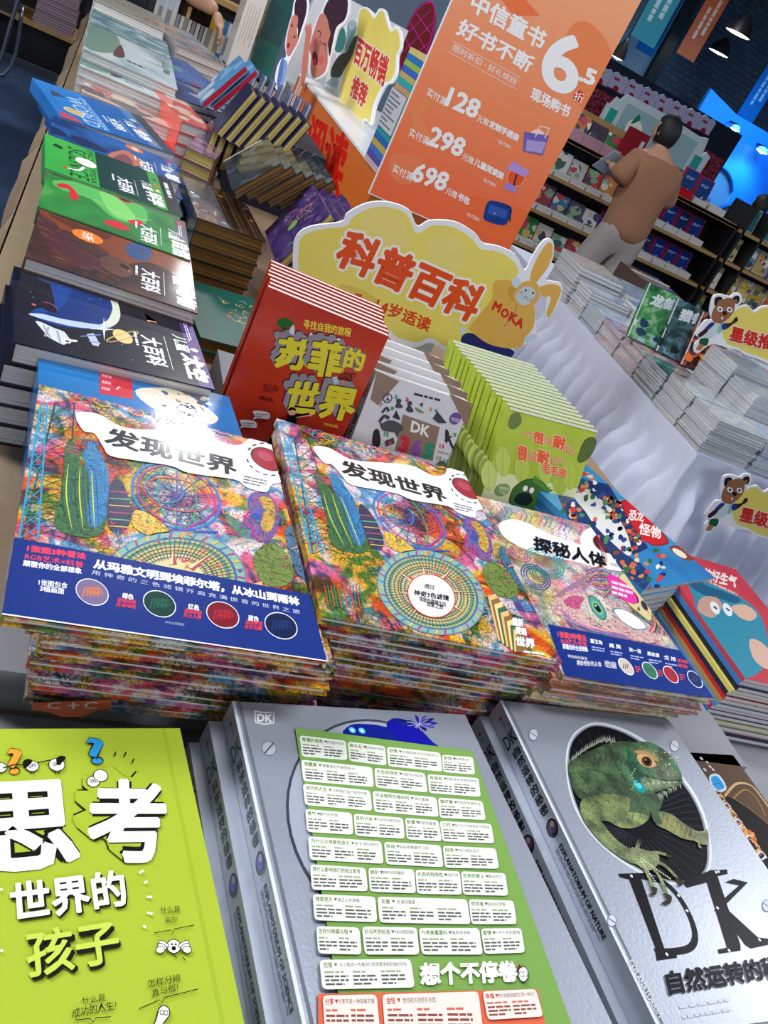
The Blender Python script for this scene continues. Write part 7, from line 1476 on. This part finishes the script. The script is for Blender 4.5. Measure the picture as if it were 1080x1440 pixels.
# blue lit display wall with arch
dw = thing('display_wall', 'bright blue lit exhibition wall with spotlights at the right', 'exhibition wall', Matrix.Translation((6.9, 10.4, 0)))
m = Mesh(); m.prism([(0, 0), (3.6, 0), (3.6, 2.30), (.55, 2.26), (.0, 2.36)], -.03, .03, '#1273d8', M=Matrix(((1, 0, 0, 0), (0, 0, -1, 0), (0, 1, 0, 0), (0, 0, 0, 1)))); m.build('wall_panel', 'display_blue', dw)
def ddisc(x, z, r, y, col, lab):
    m = Mesh(); m.prism([(r*math.cos(a_), r*math.sin(a_)) for a_ in np.linspace(0, 2*PI, 33)[:-1]], -.03, .03, col, M=Matrix(((1, 0, 0, 0), (0, 0, -1, 0), (0, 1, 0, 0), (0, 0, 0, 1)))); o = thing('arch_panel', lab, 'panel', Matrix.Translation((x, y, z))); e = m.build('panel_disc', 'matte', o)
    m = Mesh(); m.tube([(r*1.02*math.cos(a_), -.03, r*1.02*math.sin(a_)) for a_ in np.linspace(.6, 2.6, 14)], .03, '#16509a', 6); m.build('panel_rim', 'matte', o); m = Mesh(); m.box((-r*.3, .0, -z+.001), (r*.3, .03, -r*.5), '#16509a'); m.build('panel_base', 'matte', o)
    k = Ink(frame((x, y-.031, z), (1, 0, 0), (0, 0, 1)), 0., mm=True, step=.0008); k.bars((-r*.5, r*.25), (r*.6, r*.25), (-r*.5, r*.45), 1, '#2a4a7a', .8, 3, 4); k.bars((-r*.2, r*.05), (r*.5, r*.05), (-r*.2, r*.15), 1, '#4a6aa0', .8, 5, 4); e = k.build('panel_print', 'matte', o); fixp(e, o, k.M); return o
ddisc(7.45, 1.20, .44, 10.1, '#6f9ac8', 'large pale blue round panel before the lit blue wall'); ddisc(7.95, 1.02, .32, 9.95, '#6f9ac8', 'small pale blue round panel right of the large one')
emit_mat('lamp_glow', (.85, .95, 1.), 9.); emit_mat('lamp_warm', (1., .98, .94), 12.)
for i, (x, z, r) in enumerate(((7.42, 2.10, .07), (7.98, 2.04, .09))):
    o = thing('spotlight', '%s spotlight on the blue exhibition wall' % ('left', 'right')[i] if False else ('left white spotlight shining on the blue wall', 'right white spotlight shining on the blue wall')[i], 'spotlight', Matrix.Translation((x, 10.2, z)))
    m = Mesh(); m.lathe([(0, .06), (r*.6, .05), (r, 0), (r*.95, -.005)], (0, 0, 0), '#c8d0d8', 16); m.box((-.012, 0, .05), (.012, .17, .07), '#20242c'); m.build('housing', 'matte', o)
    m = Mesh(); m.lathe([(r*.9, -.004), (0, -.03)], (0, 0, 0), '#ffffff', 16); m.build('lamp_lens', 'lamp_glow', o)
    l = bpy.data.lights.new('spot', 'SPOT'); l.energy = 45; l.color = (.25, .75, 1.); l.spot_size = 1.9; l.spot_blend = .8; l.shadow_soft_size = .08; lo = bpy.data.objects.new('spot_lamp', l); COL.objects.link(lo); lo.location = (x, 9.98, z-.06); lo.rotation_euler = (Vector((x, 10.4, z-.9))-Vector((x, 9.98, z-.06))).to_track_quat('-Z', 'Y').to_euler()
# pendant lamps
for i, (px, s, nm_) in enumerate((((921, 38), 1.0, 'pendant lamp nearest the orange price board'), ((1037, 48), 1.0, 'largest pendant lamp, upper right'), ((1010, 75), 1.0, 'small pendant lamp below the largest one'), ((868, 82), 1.6, 'lamp glowing beside the edge of the orange board'))):
    P = at(*px, z=2.9) if i < 3 else at(*px, y=9.2); r = .155*s if i < 3 else .08
    o = thing('pendant_lamp', nm_, 'lamp', Matrix.Translation(P)); m = Mesh(); m.lathe([(r, 0), (r*.8, .10), (r*.34, .17), (r*.2, .20), (0, .21)], (0, 0, 0), '#1c2a3a', 22); m.build('lamp_shade', 'black_metal', o, smooth=True)
    m = Mesh(); m.lathe([(0, -.012), (r*.9, .005), (r*.98, .01)], (0, 0, 0), '#ffffff', 22); m.build('lamp_diffuser', 'lamp_warm', o); m = Mesh(); m.tube([(0, 0, .2), (0, 0, 4.4-P.z-.0)], .008, '#10141a', 6); m.build('lamp_cord', 'black_metal', o)
# hanging banners
def banner(x, y, z0, z1, w, col, tcol, lab, txt, seed):
    o = thing('hanging_banner', lab, 'banner', Matrix.Translation((x, y, z0))); m = Mesh(); m.box((0, 0, 0), (w, .006, z1-z0), col); m.build('banner_cloth', 'matte', o)
    m = Mesh(); m.tube([(-.02, .003, z1-z0), (w+.02, .003, z1-z0)], .012, '#20242c', 8); m.tube([(w*.2, .003, z1-z0), (w*.2, .003, 4.4-z0)], .004, '#20242c', 6); m.tube([(w*.8, .003, z1-z0), (w*.8, .003, 4.4-z0)], .004, '#20242c', 6); m.build('banner_rail', 'black_metal', o)
    k = Ink(frame((x, y, z0), (1, 0, 0), (0, 0, 1)), .0, mm=True, step=.0008); k.bars((w*.28, .22), (w*.28, 1.0), (w*.46, .22), 1, tcol, .8, seed, 9); k.bars((w*.58, .30), (w*.58, 1.1), (w*.78, .30), 1, tcol, .8, seed+1, 10)
    e = k.build('banner_print', 'matte', o); fixp(e, o, k.M)
banner(6.57, 11.0, 2.56, 4.1, .30, '#c86a48', '#e8d0c0', 'orange hanging banner with two columns of pale characters', '', 1); banner(6.33, 11.6, 2.42, 4.1, .30, '#1d6ab0', '#7ab0dc', 'blue hanging banner left of the orange one', '', 4)
banner(7.90, 11.0, 2.28, 4.1, .30, '#1d6fc4', '#a8c8e8', 'blue hanging banner at the right frame edge', '', 7)
banner(5.62, 10.6, 2.42, 4.1, .40, '#3a8aa0', '#a8c8d0', 'teal hanging banner just above the corner of the orange board', '', 9)
# black bookcase at the right
bc = shelf('bookcase', 'black metal bookcase with wooden boards at the right', 5.76, 7.2, 6.95, (.30, .60, .90, 1.20), .34, (5.78, 6.02, 7.18), top=1.42)
for lv, z in enumerate((1.20, .90, .60, .30)):
    for i in range(7):
        x = 5.80 if i == 0 else 5.85+.185*i+.01; c = ('#1c6a70', '#2a7a78', '#c8b86a', '#4a9ab0', '#b89a60', '#5a4a78', '#c8a83a')[(i+lv*2) % 7] if lv != 2 else '#b8962c'
        fbook(x, z, .165, .215, .018, c, 'gloss', '%s book from the left on the %s board of the black bookcase' % (NM[i], ('top', 'second', 'third', 'lowest')[lv]), 'books facing out in the black bookcase', mixart(50+lv*8+i) if not (lv == 0 and i < 2) else None, y=7.08, edge='#d0d0cc', base=.003)
# ================= people =================
def skinned(name, nodes, edges, mat, parent, col='#ffffff', sub=2, root=0):
    me = bpy.data.meshes.new(name); me.from_pydata([n[0] for n in nodes], edges, []); o = bpy.data.objects.new(name, me); COL.objects.link(o); me.materials.append(MATS[mat]); o.parent = parent
    md = o.modifiers.new('skin', 'SKIN'); md.use_smooth_shade = True
    for i, n in enumerate(nodes):
        r = n[1] if isinstance(n[1], tuple) else (n[1], n[1]); me.skin_vertices[0].data[i].radius = r; me.skin_vertices[0].data[i].use_root = (i == root)
    s = o.modifiers.new('sub', 'SUBSURF'); s.levels = sub; s.render_levels = sub; return o
plain('skin_tone', '#c09478', .55, .06, 20.); plain('shirt_brown', '#9c6f52', .85, .08, 12.); plain('trouser_beige', '#a39a94', .85, .08, 12.); plain('hair_black', '#0c0b10', .6, .3, 60.); plain('shirt_dark', '#1a1f2c', .8); plain('shoe_dark', '#1a1a1e', .5)
def chain(pts): return [(pts[i], pts[i+1]) for i in range(len(pts)-1)]
def hand(o, W, D, up, s=1., mat='skin_tone', side=1, curl=.5):
    """palm and five separate curled fingers; W wrist, D direction of the palm, up = back of the hand"""
    W, D, up = Vector(W), Vector(D).normalized(), Vector(up); up = (up-D*up.dot(D)).normalized(); S = D.cross(up)*side
    nodes = [(tuple(W), .022*s), (tuple(W+D*.035*s), (.034*s, .018*s)), (tuple(W+D*.075*s), (.036*s, .016*s))]; edges = [(0, 1), (1, 2)]
    for f, (off, ln) in enumerate(((-.027, .062), (-.009, .074), (.009, .070), (.026, .055))):
        b = len(nodes); p = W+D*.08*s+S*off*s; nodes.append((tuple(p), .010*s)); edges.append((2, b)); d = D.copy()
        for j in range(3):
            a = curl*(.5+.35*j); d2 = D*math.cos(a*(j+1)*.8)-up*math.sin(a*(j+1)*.8); p = p+d2*ln*s*(.45, .32, .25)[j]; nodes.append((tuple(p), (.0095-.001*j)*s)); edges.append((b+j, b+j+1))
    b = len(nodes); p = W+D*.03*s-S*.030*s; nodes.append((tuple(p), .013*s)); edges.append((1, b)); d = (D*.7-S*.7).normalized()
    for j in range(2): p = p+(d-up*.3*j).normalized()*.030*s; nodes.append((tuple(p), .011*s)); edges.append((b+j, b+j+1))
    return skinned('hand', nodes, edges, mat, o)
ps = thing('person', 'person in a loose brown tee and beige trousers, back turned, reading at the shelf', 'person', Matrix.Translation((4.10, 6.2, 0)))
# local coordinates: facing +y and a little to the left
B = [((0, 0, .90), (.13, .11)), ((-.01, .0, 1.08), (.14, .11)), ((-.03, .02, 1.26), (.16, .11)), ((-.045, .04, 1.38), (.12, .085)), ((-.055, .06, 1.46), .052), ((-.065, .09, 1.52), .055),
     ((-.20, .02, 1.36), .058), ((-.26, .02, 1.16), .046), ((-.29, .22, 1.20), .036), ((.12, .04, 1.37), .058), ((.20, .03, 1.16), .046), ((.05, .22, 1.17), .036),
     ((-.09, .0, .84), .09), ((-.13, .05, .48), .06), ((-.20, .02, .10), .042), ((-.22, .14, .035), (.04, .03)), ((.09, .0, .84), .09), ((.08, -.02, .48), .06), ((.03, -.10, .10), .042), ((.01, .02, .035), (.04, .03))]
skinned('body', B, [(0, 1), (1, 2), (2, 3), (3, 4), (4, 5), (3, 6), (6, 7), (7, 8), (3, 9), (9, 10), (10, 11), (0, 12), (12, 13), (13, 14), (14, 15), (0, 16), (16, 17), (17, 18), (18, 19)], 'skin_tone', ps)
hand(ps, (-.29, .22, 1.20), (.12, .9, .25), (-.2, -.3, 1), curl=.8); hand(ps, (.05, .22, 1.17), (-.45, .8, .3), (.2, -.3, 1), side=-1, curl=.8)
T_ = [((0, 0, .70), (.225, .18)), ((0, 0, .88), (.225, .18)), ((-.02, .01, 1.08), (.225, .165)), ((-.035, .02, 1.27), (.215, .145)), ((-.05, .04, 1.385), (.12, .095)), ((-.22, .02, 1.32), .10), ((-.285, .03, 1.10), .115), ((.155, .03, 1.32), .10), ((.225, .03, 1.08), .115)]
skinned('t_shirt', T_, [(0, 1), (1, 2), (2, 3), (3, 4), (3, 5), (5, 6), (3, 7), (7, 8)], 'shirt_brown', ps)
skinned('trousers', [((0, 0, .95), (.18, .15)), ((0, 0, .80), (.19, .16)), ((-.10, .01, .72), (.14, .14)), ((-.15, .05, .48), .12), ((-.22, .03, .16), .11), ((.10, .0, .72), (.14, .14)), ((.085, -.015, .48), .12), ((.03, -.09, .16), .11)], [(0, 1), (1, 2), (2, 3), (3, 4), (1, 5), (5, 6), (6, 7)], 'trouser_beige', ps)
for sx, sy in ((-.22, .10), (.01, -.02)):
    m = Mesh(); m.prism([(sx-.045, sy-.14), (sx+.045, sy-.14), (sx+.05, sy+.06), (sx+.03, sy+.13), (sx-.03, sy+.13), (sx-.05, sy+.06)], .001, .06, '#1a1a1e'); m.build('shoe', 'shoe_dark', ps)
def head(o, c, s=1., hairmat='hair_black', yaw=0.):
    bm = bmesh.new(); bmesh.ops.create_icosphere(bm, subdivisions=3, radius=1)
    Rz = Matrix.Rotation(yaw, 3, 'Z')
    for v in bm.verts:
        x, y, z = v.co; z2 = z*.118; w_ = 1.-(.22*max(0, -z)**1.5); y2 = y*.098*w_+(.012 if y > 0 and z < -.2 else 0)
        nose = .022*math.exp(-((x*.075)**2)/.00012)*math.exp(-((z+.12)/.16)**2) if y > .5 else 0; eye = -.007*sum(math.exp(-((x*.075-e)**2)/.00012) for e in (-.03, .03))*math.exp(-((z-.02)/.12)**2) if y > .5 else 0
        v.co = (Rz @ Vector((x*.075*w_, y2+nose+eye, z2)))*s+Vector(c)
    me = bpy.data.meshes.new('head'); bm.to_mesh(me); bm.free(); me.materials.append(MATS['skin_tone']); h = bpy.data.objects.new('head', me); COL.objects.link(h); h.parent = o
    for p in me.polygons: p.use_smooth = True
    bm = bmesh.new(); bmesh.ops.create_icosphere(bm, subdivisions=3, radius=1); r = random.Random(4)
    for v in bm.verts:
        x, y, z = v.co; k_ = 1.14+.03*math.sin(x*17+z*9)*math.cos(y*13)
        front = y > .35 and z < .42
        f = .80 if front or z < -.85 else k_; v.co = (Rz @ Vector((x*.078*f, y*.102*f-.006, z*.120*f+.008)))*s+Vector(c)
    me = bpy.data.meshes.new('hair'); bm.to_mesh(me); bm.free(); me.materials.append(MATS[hairmat]); h = bpy.data.objects.new('hair', me); COL.objects.link(h); h.parent = o
    for p in me.polygons: p.use_smooth = True
    for sx in (-1, 1):
        m = Mesh(); m.lathe([(.0, -.03), (.012, -.025), (.016, 0), (.012, .025), (0, .03)], (0, 0, 0), '#b98a70', 10); e = m.build('ear', 'skin_tone', o, smooth=True); e.location = tuple(Rz @ Vector((sx*.077*s, -.004, -.01*s))+Vector(c)); e.scale = (.6, 1.2, 1)
        m = Mesh(); m.lathe([(0, -.006), (.008, 0), (0, .006)], (0, 0, 0), '#18120f', 8); e = m.build('eye', 'hair_black', o); e.location = tuple(Rz @ Vector((sx*.03*s, .088*s, .0))+Vector(c))
    m = Mesh(); m.box((-.022, .086, -.068), (.022, .096, -.060), '#8a4a44'); e = m.build('mouth', 'matte', o); e.location = c; e.rotation_euler = (0, 0, yaw)
head(ps, (-.065, .10, 1.575), 1.02, yaw=.35)
# the book the person reads
ob_ = thing('open_book', 'open book held by the person in the brown tee', 'book', Matrix.Translation((3.90, 6.47, 1.20)) @ Matrix.Rotation(.3, 4, 'Z') @ Matrix.Rotation(-.9, 4, 'X'))
for s_ in (-1, 1):
    m = Mesh(); m.prism([(0, 0), (s_*.155, .03), (s_*.155, .034), (0, .010)], -.10, .12, '#b8c8d8', M=Matrix(((1, 0, 0, 0), (0, 0, 1, 0), (0, 1, 0, 0), (0, 0, 0, 1)))); m.build('page_half', 'matte', ob_)
# small far visitors
def visitor(lab, x, y, h, shirt, w=1.):
    o = thing('person', lab, 'person', Matrix.Translation((x, y, 0)) @ Matrix.Scale(h/1.70, 4))
    skinned('body', [((0, 0, .92), (.13, .10)), ((0, 0, 1.2), (.16, .11)), ((0, 0, 1.38), (.12, .09)), ((0, .01, 1.46), .05), ((0, .02, 1.52), .05), ((-.19, 0, 1.36), .055), ((-.24, .02, 1.1), .045), ((-.2, .2, 1.0), .035), ((.19, 0, 1.36), .055), ((.24, .02, 1.1), .045), ((.2, .2, 1.0), .035), ((-.09, 0, .85), .09), ((-.10, .02, .48), .06), ((-.10, .02, .045), .045), ((.09, 0, .85), .09), ((.10, .02, .48), .06), ((.10, .02, .045), .045)],
            [(0, 1), (1, 2), (2, 3), (3, 4), (2, 5), (5, 6), (6, 7), (2, 8), (8, 9), (9, 10), (0, 11), (11, 12), (12, 13), (0, 14), (14, 15), (15, 16)], 'skin_tone', o)
    hand(o, (-.2, .2, 1.0), (0, 1, 0), (0, 0, 1)); hand(o, (.2, .2, 1.0), (0, 1, 0), (0, 0, 1), side=-1)
    skinned('shirt', [((0, 0, .9), (.165, .13)), ((0, 0, 1.2), (.18, .13)), ((0, 0, 1.38), (.13, .1)), ((-.2, 0, 1.34), .075), ((-.24, .02, 1.15), .07), ((.2, 0, 1.34), .075), ((.24, .02, 1.15), .07)], [(0, 1), (1, 2), (2, 3), (3, 4), (2, 5), (5, 6)], shirt, o)
    skinned('trousers', [((0, 0, .93), (.15, .12)), ((0, 0, .84), (.15, .12)), ((-.095, .0, .74), .1), ((-.10, .02, .48), .08), ((-.10, 0, .10), .07), ((.095, 0, .74), .1), ((.10, .02, .48), .08), ((.10, 0, .10), .07)], [(0, 1), (1, 2), (2, 3), (3, 4), (1, 5), (5, 6), (6, 7)], 'shirt_dark', o)
    head(o, (0, .03, 1.575)); return o
visitor('small dark figure in front of the lit blue wall', 6.30, 8.95, 1.66, 'shirt_dark'); visitor('black haired visitor in a light top behind the black bookcase', 6.45, 7.75, 1.56, 'cloth_white')
# person reaching over the far end of the table: arm seen above the books
vp = thing('person', 'person reaching an arm over the books at the far end of the table', 'person', Matrix.Translation((.05, 6.1, 0)))
skinned('body', [((0, 0, .92), (.13, .10)), ((0, -.02, 1.2), (.16, .11)), ((0, -.06, 1.38), (.12, .09)), ((0, -.08, 1.46), .05), ((0, -.10, 1.52), .05), ((.20, -.1, 1.34), .055), ((.32, -.62, 1.02), .058), ((.46, -.80, 1.015), .036), ((-.19, -.06, 1.36), .055), ((-.24, -.05, 1.1), .045), ((-.22, -.15, .9), .035), ((-.09, 0, .85), .09), ((-.10, .02, .48), .06), ((-.10, .02, .045), .045), ((.09, 0, .85), .09), ((.10, .02, .48), .06), ((.10, .02, .045), .045)],
        [(0, 1), (1, 2), (2, 3), (3, 4), (2, 5), (5, 6), (6, 7), (2, 8), (8, 9), (9, 10), (0, 11), (11, 12), (12, 13), (0, 14), (14, 15), (15, 16)], 'skin_tone', vp)
hand(vp, (.46, -.80, 1.015), (.45, -.35, -.75), (.8, 0, .5), 1.15, curl=.35); hand(vp, (-.22, -.15, .9), (0, -.3, -1), (-1, 0, 0))
skinned('shirt', [((0, 0, .9), (.165, .13)), ((0, -.02, 1.2), (.18, .13)), ((0, -.06, 1.38), (.13, .1)), ((.2, -.1, 1.34), .08), ((.26, -.36, 1.18), .08), ((-.2, -.06, 1.34), .075), ((-.24, -.05, 1.15), .07)], [(0, 1), (1, 2), (2, 3), (3, 4), (2, 5), (5, 6)], 'shirt_dark', vp)
skinned('trousers', [((0, 0, .93), (.15, .12)), ((0, 0, .84), (.15, .12)), ((-.095, .0, .74), .1), ((-.10, .02, .48), .08), ((-.10, 0, .10), .07), ((.095, 0, .74), .1), ((.10, .02, .48), .08), ((.10, 0, .10), .07)], [(0, 1), (1, 2), (2, 3), (3, 4), (1, 5), (5, 6), (6, 7)], 'shirt_dark', vp)
head(vp, (0, -.07, 1.575), yaw=PI)
# ================= far end behind the left table =================
sr = shelf('bookshelf', 'spine rack with yellow and black books under the reaching arm', .18, .92, 5.60, (.74, 1.06), .2, (.20, .90), top=1.1)
r5 = random.Random(8); x = .22; i = 0
cl = ['#b8c4d4', '#b8c4d4', '#c4ccd8', '#b8c4d4', '#c4ccd8', '#1a1414', '#3a2418', '#c8a878', '#1a1414', '#241a18', '#201818', '#1a1414', '#241a18', '#c8a832', '#d8c04a', '#c8a832']
while x < .86:
    w_ = r5.uniform(.021, .030); h_ = r5.uniform(.20, .24); c = cl[min(i, 15)] if i < 16 else r5.choice(pal); m = Mesh(); m.box((0, 0, 0), (w_-.001, .16, h_), c); m.box((.002, -.0005, .05), (w_-.003, .0, .15), '#8a8a92' if i % 2 else '#c8c8c0')
    o = m.build('book', 'satin', M=Matrix.Translation((x, 5.61, .7405))); tag(o, '%s spine from the left in the rack under the reaching arm' % ('first' if i == 0 else ORD[min(i, 29)]), 'book', 'spines in the far rack'); x += w_; i += 1
# low shelf with tied stacks at the upper left, and a steel chair leg
o = thing('low_shelf', 'low wooden shelf board with dark stacks at the upper left', 'shelf', Matrix.Translation((-1.6, 7.1, 0)))
m = Mesh(); m.box((0, 0, .27), (1.5, .6, .30), '#a07a50'); m.build('shelf_board', 'wood', o); m = Mesh(); m.box((.02, .1, 0), (1.48, .58, .27), '#0c0f16'); m.build('shelf_base', 'black_metal', o); m = Mesh(); m.box((.0, .55, .30), (1.5, .60, 1.6), '#07080c'); m.build('back_panel', 'black_metal', o)
m = Mesh(); m.box((0, 0, 0), (.42, .05, .05), '#46525f'); tag(m.build('floor_bar', 'dark_steel', M=Matrix.Translation((-.62, 7.0, .001))), 'grey bar lying under the low shelf board', 'bar')
for j, (x, w_, c, lab) in enumerate(((-.96, .40, '#6a5a64', 'left tied stack on the low shelf'), (-.46, .27, '#8a7078', 'right tied stack on the low shelf'))):
    for i in range(18):
        m = Mesh(); m.box((0, 0, .0005), (w_, .3, .0175), c); m.box((.004, -.001, .003), (w_-.004, 0, .013), '#8f7f86'); tag(m.build('bound_book', 'film', M=Matrix.Translation((x+rnd.uniform(-.006, .006), 7.13+rnd.uniform(-.006, .006), .3005+.018*i))), '%s book from the bottom of the %s' % (('lowest' if i == 0 else ORD[i]), lab), 'book', lab)
o = thing('chair', 'folding chair with grey steel tube legs at the upper left corner', 'chair', Matrix.Translation((-.62, 6.15, 0)))
for (pts) in ([(.15, -.02, .85), (.12, -.02, .45), (.08, -.02, .06), (.0, -.02, .015), (-.35, -.02, .015)], [(-.42, -.02, .85), (-.40, -.02, .45), (-.36, -.02, .015)], [(.13, .36, .45), (.10, .36, .015), (-.35, .36, .015)], [(-.40, .36, .45), (-.36, .36, .015)]):
    m = Mesh(); m.tube(catmull(pts, 5, False), .012, '#9aa1ab', 8); m.build('leg', 'steel', o, smooth=True)
m = Mesh(); m.box((-.40, -.02, .44), (.12, .38, .47), '#20242c'); m.build('seat', 'black_metal', o); m = Mesh(); m.box((-.42, -.035, .62), (.15, -.01, .84), '#20242c'); m.build('backrest', 'black_metal', o)
